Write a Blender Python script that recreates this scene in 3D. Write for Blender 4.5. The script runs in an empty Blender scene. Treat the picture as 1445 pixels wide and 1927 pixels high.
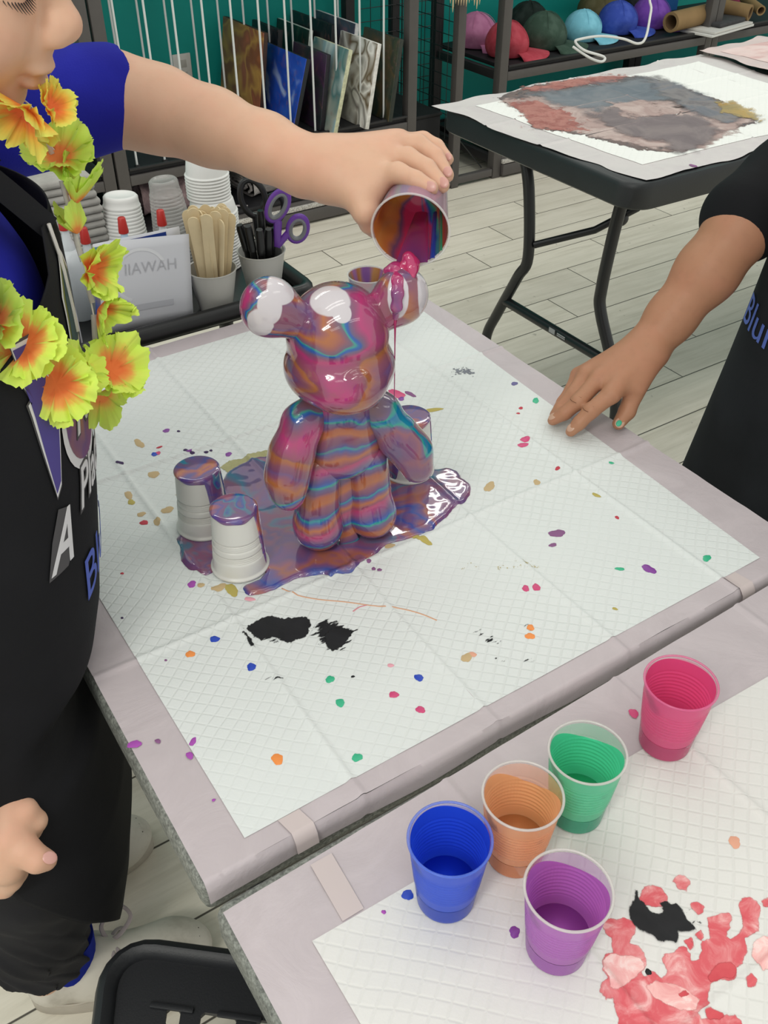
import bpy, bmesh, math, random
import numpy as np
from mathutils import Vector, Matrix, Quaternion
S = bpy.context.scene
C = S.collection
PI = math.pi
rnd = random.Random(7)

# ------------------------------------------------------------------ camera
EYE = np.array([0.0, 0.0, 1.435])          # eye height of the photographer, metres
FPX, CX, CY = 1786.0, 722.5, 963.5
PITCH, ROLL, YAW = 0.67225, -0.002644, 0.57735

def _axes():
    f = np.array([math.sin(YAW)*math.cos(PITCH), math.cos(YAW)*math.cos(PITCH), -math.sin(PITCH)])
    r = np.array([math.cos(YAW), -math.sin(YAW), 0.0])
    d = np.cross(f, r)
    c, s = math.cos(ROLL), math.sin(ROLL)
    return c*r + s*d, -s*r + c*d, f
RT, DN, FW = _axes()

def ray(px, py):
    return RT*((px-CX)/FPX) + DN*((py-CY)/FPX) + FW

def D(px, py, dist):                        # point at a given distance along the optical axis
    return EYE + ray(px, py)*dist

def PZ(px, py, z):                          # point on a horizontal plane
    r = ray(px, py)
    return EYE + r*((z-EYE[2])/r[2])

def PY(px, py, y):                          # point on a wall-parallel plane
    r = ray(px, py)
    return EYE + r*(y/r[1])

cam_d = bpy.data.cameras.new('camera')
cam = bpy.data.objects.new('camera', cam_d)
C.objects.link(cam)
cam_d.sensor_width = 36.0
cam_d.lens = FPX*36.0/1927.0
cam_d.clip_start = 0.02
m = Matrix.Identity(4)
for i in range(3):
    m[i][0], m[i][1], m[i][2], m[i][3] = RT[i], -DN[i], -FW[i], EYE[i]
cam.matrix_world = m
S.camera = cam

# ------------------------------------------------------------------ colour + materials
def lin(c):
    if isinstance(c, str):
        c = c.lstrip('#'); c = [int(c[i:i+2], 16)/255 for i in (0, 2, 4)]
    return tuple(x/12.92 if x <= 0.04045 else ((x+0.055)/1.055)**2.4 for x in c)

def rgba(c):
    return (*lin(c), 1.0)

MATS = {}
def mat(name, col, rough=0.6, spec=0.5, metal=0.0, noise=0.0, nscale=40.0, bump=0.0, bscale=120.0,
        sss=0.0, coat=0.0, trans=0.0, alpha=1.0, sheen=0.0, translucent=0.0):
    if name in MATS: return MATS[name]
    m = bpy.data.materials.new(name); m.use_nodes = True
    nt = m.node_tree; b = nt.nodes['Principled BSDF']
    b.inputs['Base Color'].default_value = rgba(col)
    b.inputs['Roughness'].default_value = rough
    b.inputs['Specular IOR Level'].default_value = spec
    b.inputs['Metallic'].default_value = metal
    if coat: b.inputs['Coat Weight'].default_value = coat; b.inputs['Coat Roughness'].default_value = 0.04
    if trans: b.inputs['Transmission Weight'].default_value = trans
    if sheen: b.inputs['Sheen Weight'].default_value = sheen
    if sss:
        b.inputs['Subsurface Weight'].default_value = sss
        b.inputs['Subsurface Radius'].default_value = (0.010, 0.004, 0.002)
        b.inputs['Subsurface Scale'].default_value = 0.6
    b.inputs['Alpha'].default_value = alpha
    tc = None
    if noise or bump:
        tc = nt.nodes.new('ShaderNodeTexCoord')
    if noise:
        n = nt.nodes.new('ShaderNodeTexNoise'); n.inputs['Scale'].default_value = nscale
        n.inputs['Detail'].default_value = 5.0
        nt.links.new(tc.outputs['Object'], n.inputs['Vector'])
        mr = nt.nodes.new('ShaderNodeMapRange')
        mr.inputs['From Min'].default_value = 0.3; mr.inputs['From Max'].default_value = 0.7
        mr.inputs['To Min'].default_value = 1-noise; mr.inputs['To Max'].default_value = 1+noise
        nt.links.new(n.outputs['Fac'], mr.inputs['Value'])
        mx = nt.nodes.new('ShaderNodeVectorMath'); mx.operation = 'SCALE'
        mx.inputs[0].default_value = lin(col)
        nt.links.new(mr.outputs['Result'], mx.inputs['Scale'])
        nt.links.new(mx.outputs[0], b.inputs['Base Color'])
    if bump:
        n = nt.nodes.new('ShaderNodeTexNoise'); n.inputs['Scale'].default_value = bscale
        n.inputs['Detail'].default_value = 3.0
        nt.links.new(tc.outputs['Object'], n.inputs['Vector'])
        bp = nt.nodes.new('ShaderNodeBump'); bp.inputs['Strength'].default_value = bump
        bp.inputs['Distance'].default_value = 0.002
        nt.links.new(n.outputs['Fac'], bp.inputs['Height'])
        nt.links.new(bp.outputs['Normal'], b.inputs['Normal'])
    if translucent:
        t = nt.nodes.new('ShaderNodeBsdfTranslucent'); t.inputs['Color'].default_value = rgba(col)
        mxs = nt.nodes.new('ShaderNodeMixShader'); mxs.inputs[0].default_value = translucent
        nt.links.new(b.outputs[0], mxs.inputs[1]); nt.links.new(t.outputs[0], mxs.inputs[2])
        nt.links.new(mxs.outputs[0], nt.nodes['Material Output'].inputs['Surface'])
    MATS[name] = m
    return m

def film_mat(name, col, clear, rough=0.25):
    """thin see-through plastic: a mix of a glossy coloured sheet and clear film"""
    if name in MATS: return MATS[name]
    m = mat(name, col, rough=rough)
    nt = m.node_tree; b = nt.nodes['Principled BSDF']
    t = nt.nodes.new('ShaderNodeBsdfTransparent'); t.inputs['Color'].default_value = (0.97, 0.97, 0.97, 1)
    mx = nt.nodes.new('ShaderNodeMixShader'); mx.inputs[0].default_value = clear
    nt.links.new(b.outputs[0], mx.inputs[1]); nt.links.new(t.outputs[0], mx.inputs[2])
    nt.links.new(mx.outputs[0], nt.nodes['Material Output'].inputs['Surface'])
    return m

class NT:
    """small helper for writing node graphs"""
    def __init__(s, name):
        s.m = bpy.data.materials.new(name); s.m.use_nodes = True
        s.t = s.m.node_tree; s.b = s.t.nodes['Principled BSDF']; s.out = s.t.nodes['Material Output']
        MATS[name] = s.m
    def n(s, typ, **kw):
        x = s.t.nodes.new(typ)
        for k, v in kw.items(): setattr(x, k, v)
        return x
    def l(s, a, b): s.t.links.new(a, b)
    def val(s, x, sock):
        if isinstance(x, (int, float)): sock.default_value = x
        else: s.l(x, sock)
    def math(s, op, a, b=0.0, c=None):
        x = s.n('ShaderNodeMath', operation=op)
        s.val(a, x.inputs[0]); s.val(b, x.inputs[1])
        if c is not None: s.val(c, x.inputs[2])
        return x.outputs[0]
    def smooth(s, v, lo, hi, a=0.0, b=1.0):
        x = s.n('ShaderNodeMapRange', interpolation_type='SMOOTHSTEP')
        s.l(v, x.inputs[0])
        for i, q in enumerate((lo, hi, a, b)): x.inputs[i+1].default_value = q
        return x.outputs[0]
    def noise(s, vec, scale, detail=3.0, rough=0.5, out='Fac', dist=0.0):
        x = s.n('ShaderNodeTexNoise'); x.inputs['Scale'].default_value = scale
        x.inputs['Detail'].default_value = detail; x.inputs['Roughness'].default_value = rough
        x.inputs['Distortion'].default_value = dist
        if vec is not None: s.l(vec, x.inputs['Vector'])
        return x.outputs[out]
    def vec(s, op, a, b=None, scale=None):
        x = s.n('ShaderNodeVectorMath', operation=op)
        s.l(a, x.inputs[0]) if not isinstance(a, tuple) else setattr(x.inputs[0], 'default_value', a)
        if b is not None:
            s.l(b, x.inputs[1]) if not isinstance(b, tuple) else setattr(x.inputs[1], 'default_value', b)
        if scale is not None: s.val(scale, x.inputs['Scale'])
        return x.outputs[0]
    def mix(s, f, a, b, mode='MIX'):
        x = s.n('ShaderNodeMix', data_type='RGBA', blend_type=mode)
        s.val(f, x.inputs[0])
        for q, i in ((a, 6), (b, 7)):
            if isinstance(q, (str, tuple)): x.inputs[i].default_value = rgba(q)
            else: s.l(q, x.inputs[i])
        return x.outputs[2]
    def ramp(s, f, stops, interp='LINEAR'):
        x = s.n('ShaderNodeValToRGB'); e = x.color_ramp; e.interpolation = interp
        e.elements[0].position = stops[0][0]; e.elements[0].color = rgba(stops[0][1])
        e.elements[1].position = stops[-1][0]; e.elements[1].color = rgba(stops[-1][1])
        for p, c in stops[1:-1]:
            q = e.elements.new(p); q.color = rgba(c)
        s.l(f, x.inputs[0])
        return x.outputs[0]
    def bump(s, h, strength=0.5, dist=0.002):
        x = s.n('ShaderNodeBump'); x.inputs['Strength'].default_value = strength
        x.inputs['Distance'].default_value = dist
        s.l(h, x.inputs['Height']); s.l(x.outputs[0], s.b.inputs['Normal'])
    def attr(s, name):
        x = s.n('ShaderNodeAttribute'); x.attribute_name = name
        return x.outputs['Fac']
    def set(s, col=None, rough=None, spec=None, coat=None):
        if col is not None:
            if isinstance(col, (str, tuple)): s.b.inputs['Base Color'].default_value = rgba(col)
            else: s.l(col, s.b.inputs['Base Color'])
        if rough is not None: s.val(rough, s.b.inputs['Roughness'])
        if spec is not None: s.b.inputs['Specular IOR Level'].default_value = spec
        if coat is not None:
            s.b.inputs['Coat Weight'].default_value = coat; s.b.inputs['Coat Roughness'].default_value = 0.03
        return s.m

# ------------------------------------------------------------------ objects
def tag(o, label=None, cat=None, group=None, kind=None):
    if label: o['label'] = label
    if cat: o['category'] = cat
    if group: o['group'] = group
    if kind: o['kind'] = kind
    return o

def thing(name, label, cat, loc=(0, 0, 0), rz=0.0, group=None):
    o = bpy.data.objects.new(name, None); C.objects.link(o)
    o.empty_display_size = 0.05
    o.location = [float(v) for v in loc]; o.rotation_euler = (0, 0, rz)
    return tag(o, label, cat, group)

class MB:
    def __init__(s): s.v = []; s.f = []; s.mi = []; s.a = {}
    def add(s, vs, fs, mi=0):
        k = len(s.v); s.v += [tuple(float(c) for c in p) for p in vs]
        s.f += [tuple(i+k for i in f) for f in fs]; s.mi += [mi]*len(fs)
        return s
    def box(s, c, d, R=None, mi=0):
        vs = []
        for x in (-.5, .5):
            for y in (-.5, .5):
                for z in (-.5, .5):
                    p = Vector((x*d[0], y*d[1], z*d[2]))
                    if R is not None: p = R @ p
                    vs.append((p[0]+c[0], p[1]+c[1], p[2]+c[2]))
        return s.add(vs, [(0,1,3,2),(4,6,7,5),(0,4,5,1),(2,3,7,6),(0,2,6,4),(1,5,7,3)], mi)
    def bbox(s, lo, hi, mi=0):
        return s.box([(a+b)/2 for a, b in zip(lo, hi)], [b-a for a, b in zip(lo, hi)], None, mi)
    def rbox(s, c, d, r=0.003, seg=2, R=None, mi=0):
        bm = bmesh.new(); bmesh.ops.create_cube(bm, size=1.0)
        for v in bm.verts: v.co = Vector((v.co.x*d[0], v.co.y*d[1], v.co.z*d[2]))
        bmesh.ops.bevel(bm, geom=bm.edges[:], offset=min(r, min(d)*.49), segments=seg, profile=0.5, affect='EDGES')
        bm.verts.index_update()
        vs = []
        for v in bm.verts:
            p = R @ v.co if R is not None else v.co
            vs.append((p[0]+c[0], p[1]+c[1], p[2]+c[2]))
        fs = [tuple(v.index for v in f.verts) for f in bm.faces]; bm.free()
        return s.add(vs, fs, mi)
    def tube(s, pts, r, n=10, cap=True, mi=0, flat=None, closed=False):
        P = [Vector([float(c) for c in p]) for p in pts]
        N = len(P)
        rs = r if isinstance(r, (list, tuple)) else [r]*N
        T = []
        for i in range(N):
            if closed: t = P[(i+1) % N]-P[i-1]
            else: t = P[min(i+1, N-1)]-P[max(i-1, 0)]
            T.append(t.normalized() if t.length > 1e-9 else Vector((0, 0, 1)))
        u = T[0].orthogonal().normalized()
        if flat is not None:
            u = Vector(flat[0]); u = (u - T[0]*u.dot(T[0])).normalized()
        vs = []; fs = []
        for i in range(N):
            if i: u = (u - T[i]*u.dot(T[i])).normalized()
            w = T[i].cross(u)
            k = flat[1] if flat is not None else 1.0
            for j in range(n):
                a = 2*PI*j/n
                vs.append(P[i] + u*(math.cos(a)*rs[i]*k) + w*(math.sin(a)*rs[i]))
        for i in range(N if closed else N-1):
            for j in range(n):
                a, b = i*n+j, i*n+(j+1) % n
                c, d = ((i+1) % N)*n+(j+1) % n, ((i+1) % N)*n+j
                fs.append((a, b, c, d))
        if cap and not closed:
            fs.append(tuple(range(n-1, -1, -1))); fs.append(tuple((N-1)*n+j for j in range(n)))
        return s.add(vs, fs, mi)
    def cyl(s, a, b, r, r2=None, n=16, mi=0, cap=True):
        return s.tube([a, b], [r, r if r2 is None else r2], n, cap, mi)
    def lathe(s, prof, n=40, c=(0, 0, 0), R=None, mi=0, closed=False, ends=True):
        vs = []; fs = []; m = len(prof)
        for i in range(n):
            a = 2*PI*i/n
            for r, z in prof:
                p = Vector((r*math.cos(a), r*math.sin(a), z))
                if R is not None: p = R @ p
                vs.append((p[0]+c[0], p[1]+c[1], p[2]+c[2]))
        for i in range(n):
            k = (i+1) % n
            for j in range(m if closed else m-1):
                q = (j+1) % m
                fs.append((i*m+j, k*m+j, k*m+q, i*m+q))
        if not closed and ends:
            if prof[0][0] > 1e-6: fs.append(tuple(i*m for i in range(n-1, -1, -1)))
            if prof[-1][0] > 1e-6: fs.append(tuple(i*m+m-1 for i in range(n)))
        return s.add(vs, fs, mi)
    def grid(s, nu, nv, fn, mi=0, wrap=False):
        vs = [fn(i/(nu-1 if not wrap else nu), j/(nv-1)) for i in range(nu) for j in range(nv)]
        fs = []
        for i in range(nu if wrap else nu-1):
            for j in range(nv-1):
                k = (i+1) % nu
                fs.append((i*nv+j, k*nv+j, k*nv+j+1, i*nv+j+1))
        return s.add(vs, fs, mi)
    def prism(s, poly, z0, z1, mi=0, R=None, c=(0, 0, 0)):
        n = len(poly); vs = []
        for z in (z0, z1):
            for x, y in poly:
                p = Vector((x, y, z))
                if R is not None: p = R @ p
                vs.append((p[0]+c[0], p[1]+c[1], p[2]+c[2]))
        fs = [tuple(range(n-1, -1, -1)), tuple(range(n, 2*n))]
        for i in range(n): fs.append((i, (i+1) % n, n+(i+1) % n, n+i))
        return s.add(vs, fs, mi)
    def sphere(s, c, r, nu=20, nv=12, R=None, mi=0):
        rr = r if isinstance(r, (tuple, list)) else (r, r, r)
        prof = [(math.sin(PI*j/nv), -math.cos(PI*j/nv)) for j in range(nv+1)]
        vs = []; fs = []; m = nv+1
        for i in range(nu):
            a = 2*PI*i/nu
            for q, z in prof:
                p = Vector((q*math.cos(a)*rr[0], q*math.sin(a)*rr[1], z*rr[2]))
                if R is not None: p = R @ p
                vs.append((p[0]+c[0], p[1]+c[1], p[2]+c[2]))
        for i in range(nu):
            k = (i+1) % nu
            for j in range(nv): fs.append((i*m+j, k*m+j, k*m+j+1, i*m+j+1))
        return s.add(vs, fs, mi)
    def build(s, name, mats, parent=None, world=False, smooth=True, weld=False, angle=40, solid=0.0, label=None):
        off = np.zeros(3)
        if parent is not None and world:
            q = parent
            while q is not None: off += np.array(q.location); q = q.parent
        me = bpy.data.meshes.new(name)
        vs = [(p[0]-off[0], p[1]-off[1], p[2]-off[2]) for p in s.v]
        me.from_pydata(vs, [], s.f)
        ms = mats if isinstance(mats, (list, tuple)) else [mats]
        for q in ms: me.materials.append(q)
        if len(ms) > 1: me.polygons.foreach_set('material_index', s.mi)
        for k, arr in s.a.items():
            at = me.attributes.new(k, 'FLOAT', 'POINT'); at.data.foreach_set('value', [float(x) for x in arr])
        bm = bmesh.new(); bm.from_mesh(me)
        if weld: bmesh.ops.remove_doubles(bm, verts=bm.verts, dist=1e-5)
        bmesh.ops.recalc_face_normals(bm, faces=bm.faces)
        bm.to_mesh(me); bm.free()
        if smooth:
            me.polygons.foreach_set('use_smooth', [True]*len(me.polygons))
            if angle < 179: me.set_sharp_from_angle(angle=math.radians(angle))
        me.update()
        o = bpy.data.objects.new(name, me); C.objects.link(o)
        if parent is not None: o.parent = parent
        if solid:
            md = o.modifiers.new('thick', 'SOLIDIFY'); md.thickness = solid; md.offset = -1
        if label: o['label'] = label
        return o

def struct(name, mb, m, **kw):
    o = mb.build(name, m, None, **kw); o['kind'] = 'structure'
    return o

def dup(root, loc=None, rz=None, label=None, group=None):
    r = root.copy(); C.objects.link(r)
    if loc is not None: r.location = [float(v) for v in loc]
    if rz is not None: r.rotation_euler = (0, 0, rz)
    if label: r['label'] = label
    if group: r['group'] = group
    for ch in list(root.children):
        c = ch.copy(); C.objects.link(c); c.parent = r
        for g in list(ch.children):
            d = g.copy(); C.objects.link(d); d.parent = c
    return r

def text_mesh(txt, size, name, m, parent, M4, extrude=0.0004, shear=0.0, font_scale=(1, 1), align='LEFT', warp=None, bold=0.0):
    """letters as a mesh; M4 places the text plane; warp(x, y) -> point overrides placement"""
    cu = bpy.data.curves.new(name, 'FONT'); cu.body = txt; cu.size = size
    cu.extrude = extrude; cu.shear = shear; cu.align_x = align; cu.offset = bold
    cu.resolution_u = 4
    o = bpy.data.objects.new(name, cu); C.objects.link(o)
    dg = bpy.context.evaluated_depsgraph_get(); dg.update()
    me = bpy.data.meshes.new_from_object(o.evaluated_get(dg))
    bpy.data.objects.remove(o); bpy.data.curves.remove(cu)
    me.name = name
    if warp is not None:
        bm = bmesh.new(); bm.from_mesh(me)
        es = [e for e in bm.edges if e.calc_length() > 0.006]
        if es: bmesh.ops.subdivide_edges(bm, edges=es, cuts=3)
        bmesh.ops.triangulate(bm, faces=bm.faces)
        bm.to_mesh(me); bm.free()
    for v in me.vertices:
        x, y, z = v.co.x*font_scale[0], v.co.y*font_scale[1], v.co.z
        v.co = warp(x, y, z) if warp is not None else M4 @ Vector((x, y, z))
    me.materials.clear(); me.materials.append(m)
    o = bpy.data.objects.new(name, me); C.objects.link(o)
    if parent is not None:
        o.parent = parent
    return o

# ------------------------------------------------------------------ blended bodies (distance field -> mesh)
class Field:
    def __init__(s): s.p = []
    def cone(s, a, b, ra, rb=None, k=0.008, flat=None, op='+'):
        a = np.array(a, float); b = np.array(b, float); rb = ra if rb is None else rb
        r = max(ra, rb)
        if flat is not None:
            n = np.array(flat[0], float); n /= np.linalg.norm(n); flat = (n, flat[1])
        s.p.append(('c', np.minimum(a, b)-r, np.maximum(a, b)+r, (a, b, ra, rb, flat), k, op)); return s
    def chain(s, pts, rs, k=0.008, flat=None):
        for i in range(len(pts)-1): s.cone(pts[i], pts[i+1], rs[i], rs[i+1], k, flat)
        return s
    def ell(s, c, r, R=None, k=0.01, op='+'):
        c = np.array(c, float); r = np.array(r, float)
        R = np.eye(3) if R is None else np.array(R, float)
        e = np.sqrt(((R*r)**2).sum(1))
        s.p.append(('e', c-e, c+e, (c, r, R), k, op)); return s
    def half(s, c, n, k=0.001):             # keep only the side the normal points away from
        s.p.append(('h', None, None, (np.array(c, float), np.array(n, float)/np.linalg.norm(n)), k, 'x')); return s
    def mesh(s, res):
        lo = np.min([q[1] for q in s.p if q[1] is not None and q[5] == '+'], 0)-3*res-0.004
        hi = np.max([q[2] for q in s.p if q[2] is not None and q[5] == '+'], 0)+3*res+0.004
        nn = np.ceil((hi-lo)/res).astype(int)+1
        G = np.full(nn, 0.05, np.float32)
        for typ, a, b, par, k, op in s.p:
            if typ == 'h':
                i0 = np.zeros(3, int); i1 = nn
            else:
                ex = k+3*res+(0.012 if op == '+' else 0.004)
                i0 = np.maximum(0, np.floor((a-ex-lo)/res).astype(int))
                i1 = np.minimum(nn, np.ceil((b+ex-lo)/res).astype(int)+1)
            if np.any(i1 <= i0): continue
            ax = [(lo[d]+res*np.arange(i0[d], i1[d])).astype(np.float32) for d in range(3)]
            X, Y, Z = ax[0][:, None, None], ax[1][None, :, None], ax[2][None, None, :]
            if typ == 'c':
                pa, pb, ra, rb, flat = par
                ab = pb-pa; L2 = float(ab @ ab)+1e-12
                dx, dy, dz = X-pa[0], Y-pa[1], Z-pa[2]
                t = np.clip((dx*ab[0]+dy*ab[1]+dz*ab[2])/L2, 0, 1)
                ex, ey, ez = dx-t*ab[0], dy-t*ab[1], dz-t*ab[2]
                q = ex*ex+ey*ey+ez*ez
                if flat is not None:
                    n_, f_ = flat
                    h = ex*n_[0]+ey*n_[1]+ez*n_[2]
                    q = q+(f_*f_-1)*h*h
                d = np.sqrt(q)-(ra+(rb-ra)*t)
            elif typ == 'e':
                c, r, R = par
                dx, dy, dz = X-c[0], Y-c[1], Z-c[2]
                u = [dx*R[0, i]+dy*R[1, i]+dz*R[2, i] for i in range(3)]
                k0 = np.sqrt(sum((u[i]/r[i])**2 for i in range(3)))
                k1 = np.sqrt(sum((u[i]/r[i]**2)**2 for i in range(3)))+1e-6
                d = k0*(k0-1)/k1
                d = np.where(k0 < 1e-3, -float(min(r)), d)
            else:
                c, n_ = par
                d = (X-c[0])*n_[0]+(Y-c[1])*n_[1]+(Z-c[2])*n_[2]
            sl = tuple(slice(i0[j], i1[j]) for j in range(3))
            g = G[sl]
            if op == '+':
                h = np.maximum(k-np.abs(g-d), 0)/max(k, 1e-6)
                G[sl] = np.minimum(g, d)-h*h*k*0.25
            else:
                e = d if op == 'x' else -d
                h = np.maximum(k-np.abs(g-e), 0)/max(k, 1e-6)
                G[sl] = np.maximum(g, e)+h*h*k*0.25
        return surface(G, lo, res)

def surface(G, lo, res):
    ins = G < 0
    nx, ny, nz = G.shape
    cnt = np.zeros((nx-1, ny-1, nz-1), np.int8)
    offs = [(i, j, k) for i in (0, 1) for j in (0, 1) for k in (0, 1)]
    for i, j, k in offs: cnt += ins[i:nx-1+i, j:ny-1+j, k:nz-1+k]
    act = np.argwhere((cnt > 0) & (cnt < 8))
    idx = np.full((nx-1, ny-1, nz-1), -1, np.int32)
    idx[act[:, 0], act[:, 1], act[:, 2]] = np.arange(len(act))
    val = np.stack([G[act[:, 0]+i, act[:, 1]+j, act[:, 2]+k] for i, j, k in offs], 1)
    P = np.zeros((len(act), 3)); W = np.zeros(len(act))
    for a in range(8):
        for b in range(a+1, 8):
            o1, o2 = np.array(offs[a]), np.array(offs[b])
            if np.abs(o1-o2).sum() != 1: continue
            va, vb = val[:, a], val[:, b]
            cr = (va < 0) != (vb < 0)
            t = np.where(cr, va/np.where(cr, va-vb, 1), 0)
            P += np.where(cr[:, None], o1+(o2-o1)*t[:, None], 0); W += cr
    V = lo+(act+P/W[:, None])*res
    F = []
    for d in range(3):
        a = np.take(ins, range(0, G.shape[d]-1), d); b = np.take(ins, range(1, G.shape[d]), d)
        e = np.argwhere(a != b)
        e1, e2 = [(1, 2), (2, 0), (0, 1)][d]
        ok = (e[:, e1] > 0) & (e[:, e2] > 0) & (e[:, e1] < G.shape[e1]-1) & (e[:, e2] < G.shape[e2]-1)
        e = e[ok]; s = a[e[:, 0], e[:, 1], e[:, 2]]
        def cell(p, q):
            c = e.copy(); c[:, e1] -= p; c[:, e2] -= q
            return idx[c[:, 0], c[:, 1], c[:, 2]]
        q = np.stack([cell(1, 1), cell(0, 1), cell(0, 0), cell(1, 0)], 1)
        q[~s] = q[~s][:, ::-1]
        F.append(q)
    return V, np.concatenate(F)

def fast_mesh(name, V, F, m, parent=None, attrs=None, relax=0, smooth=True):
    if relax:
        for _ in range(relax):
            acc = np.zeros_like(V); n = np.zeros(len(V))
            for i in range(4):
                for j in (1, 3):
                    np.add.at(acc, F[:, i], V[F[:, (i+j) % 4]]); np.add.at(n, F[:, i], 1)
            V = V*0.5+0.5*acc/np.maximum(n, 1)[:, None]
    off = np.zeros(3); q = parent
    while q is not None: off += np.array(q.location); q = q.parent
    me = bpy.data.meshes.new(name)
    Vl = (V-off).astype(np.float32)
    me.vertices.add(len(Vl)); me.vertices.foreach_set('co', Vl.ravel())
    me.loops.add(F.size); me.loops.foreach_set('vertex_index', F.astype(np.int32).ravel())
    me.polygons.add(len(F))
    me.polygons.foreach_set('loop_start', np.arange(0, F.size, 4, dtype=np.int32))
    me.polygons.foreach_set('loop_total', np.full(len(F), 4, np.int32))
    me.update(calc_edges=True); me.validate()
    me.materials.append(m)
    if smooth: me.polygons.foreach_set('use_smooth', np.ones(len(F), bool))
    for k, arr in (attrs or {}).items():
        at = me.attributes.new(k, 'FLOAT', 'POINT'); at.data.foreach_set('value', np.asarray(arr, np.float32))
    o = bpy.data.objects.new(name, me); C.objects.link(o)
    if parent is not None: o.parent = parent
    return o

def catmull(pts, n=8, closed=False):
    P = [np.array(p, float) for p in pts]; out = []; N = len(P)
    for i in range(N if closed else N-1):
        if closed: p0, p1, p2, p3 = P[i-1], P[i], P[(i+1) % N], P[(i+2) % N]
        else: p0, p1, p2, p3 = P[max(i-1, 0)], P[i], P[i+1], P[min(i+2, N-1)]
        for j in range(n):
            t = j/n
            out.append(0.5*((2*p1)+(-p0+p2)*t+(2*p0-5*p1+4*p2-p3)*t*t+(-p0+3*p1-3*p2+p3)*t**3))
    if not closed: out.append(P[-1])
    return out
# ------------------------------------------------------------------ light
S.view_settings.view_transform = 'Standard'; S.view_settings.look = 'None'
S.view_settings.gamma = 1.0; S.view_settings.use_curve_mapping = False
S.view_settings.exposure = -0.07
w = bpy.data.worlds.new('world'); S.world = w; w.use_nodes = True
w.node_tree.nodes['Background'].inputs[0].default_value = rgba('#e9ece8')
w.node_tree.nodes['Background'].inputs[1].default_value = 0.90

def lamp(name, loc, size, power, col='#fbfaf2', rz=0.0):
    ld = bpy.data.lights.new(name, 'AREA'); ld.shape = 'RECTANGLE'
    ld.size, ld.size_y = size; ld.energy = power*0.175; ld.color = lin(col)
    o = bpy.data.objects.new(name, ld); C.objects.link(o)
    o.location = loc; o.rotation_euler = (0, 0, rz)
    return o
for x, y, p in ((-0.45, -0.25, 24), (-1.0, -1.3, 8), (-1.7, -0.55, 100), (1.3, -1.0, 8), (0.35, 0.75, 8), (2.4, 0.9, 22), (0.5, 2.5, 18), (2.15, 2.75, 26), (3.4, 2.4, 16), (4.8, 1.6, 24), (-1.5, 2.3, 16)):  # strong far-left pair and pair by the camera: added fill for the lower-left floor
    for dy in (-0.11, 0.11):
        lamp('ceiling_and_fill_lamp', (x, y+dy, 2.75), (1.2, 0.09), p)

# ------------------------------------------------------------------ floor and wall
f = NT('floor_planks')
tc = f.n('ShaderNodeTexCoord'); sp = f.n('ShaderNodeSeparateXYZ'); f.l(tc.outputs['Object'], sp.inputs[0])
ROWH, ROW0, LEN = 0.1525, 0.8075, 0.914
row = f.math('DIVIDE', f.math('SUBTRACT', sp.outputs[1], ROW0), ROWH)
ri = f.math('FLOOR', row); rf = f.math('FRACT', row)
md = f.math('FLOORED_MODULO', ri, 3.0)
# joint offsets of the three repeating courses
is1 = f.math('COMPARE', md, 1.0, 0.1); is2 = f.math('COMPARE', md, 2.0, 0.1)
off = f.math('ADD', 2.30, f.math('ADD', f.math('MULTIPLY', is1, 1.637-2.30), f.math('MULTIPLY', is2, 2.077-2.30)))
col_ = f.math('DIVIDE', f.math('SUBTRACT', sp.outputs[0], off), LEN)
ci = f.math('FLOOR', col_); cf = f.math('FRACT', col_)
ey = f.math('MULTIPLY', f.math('MINIMUM', rf, f.math('SUBTRACT', 1.0, rf)), ROWH)
ex = f.math('MULTIPLY', f.math('MINIMUM', cf, f.math('SUBTRACT', 1.0, cf)), LEN)
ed = f.math('MINIMUM', ex, ey)
groove = f.smooth(ed, 0.0010, 0.0026, 1.0, 0.0)
cb = f.n('ShaderNodeCombineXYZ'); f.l(ci, cb.inputs[0]); f.l(ri, cb.inputs[1])
wn = f.n('ShaderNodeTexWhiteNoise', noise_dimensions='2D'); f.l(cb.outputs[0], wn.inputs['Vector'])
mp = f.n('ShaderNodeMapping'); mp.inputs['Scale'].default_value = (2.2, 26, 1)
sh = f.vec('ADD', tc.outputs['Object'], f.vec('SCALE', wn.outputs['Color'], scale=9.0))
f.l(sh, mp.inputs['Vector'])
g1 = f.noise(mp.outputs[0], 1.6, 6.0, 0.62, dist=0.6)
g2 = f.noise(tc.outputs['Object'], 5.0, 4.0)
base = f.ramp(g1, [(0.25, '#cfc7b6'), (0.45, '#e0d9c9'), (0.62, '#e9e2d3'), (0.8, '#d6cebe')])
base = f.mix(f.smooth(g2, 0.45, 0.7, 0.0, 0.25), base, '#cac2b1')
hv = f.n('ShaderNodeHueSaturation'); f.l(base, hv.inputs['Color'])
f.l(f.math('ADD', 0.93, f.math('MULTIPLY', wn.outputs['Value'], 0.12)), hv.inputs['Value'])
spk = f.noise(tc.outputs['Object'], 30.0, 2.0)
colr = f.mix(f.smooth(spk, 0.70, 0.76, 0.0, 0.4), hv.outputs[0], '#7d776c')
colr = f.mix(groove, colr, '#57524a')
f.bump(f.math('SUBTRACT', f.math('MULTIPLY', g1, 0.1), groove), 0.35, 0.0015)
FLOOR_M = f.set(colr, 0.42, 0.35)
struct('floor', MB().bbox((-3.0, -2.5, -0.06), (7.5, 4.2, 0.0)), FLOOR_M, smooth=False)

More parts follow.
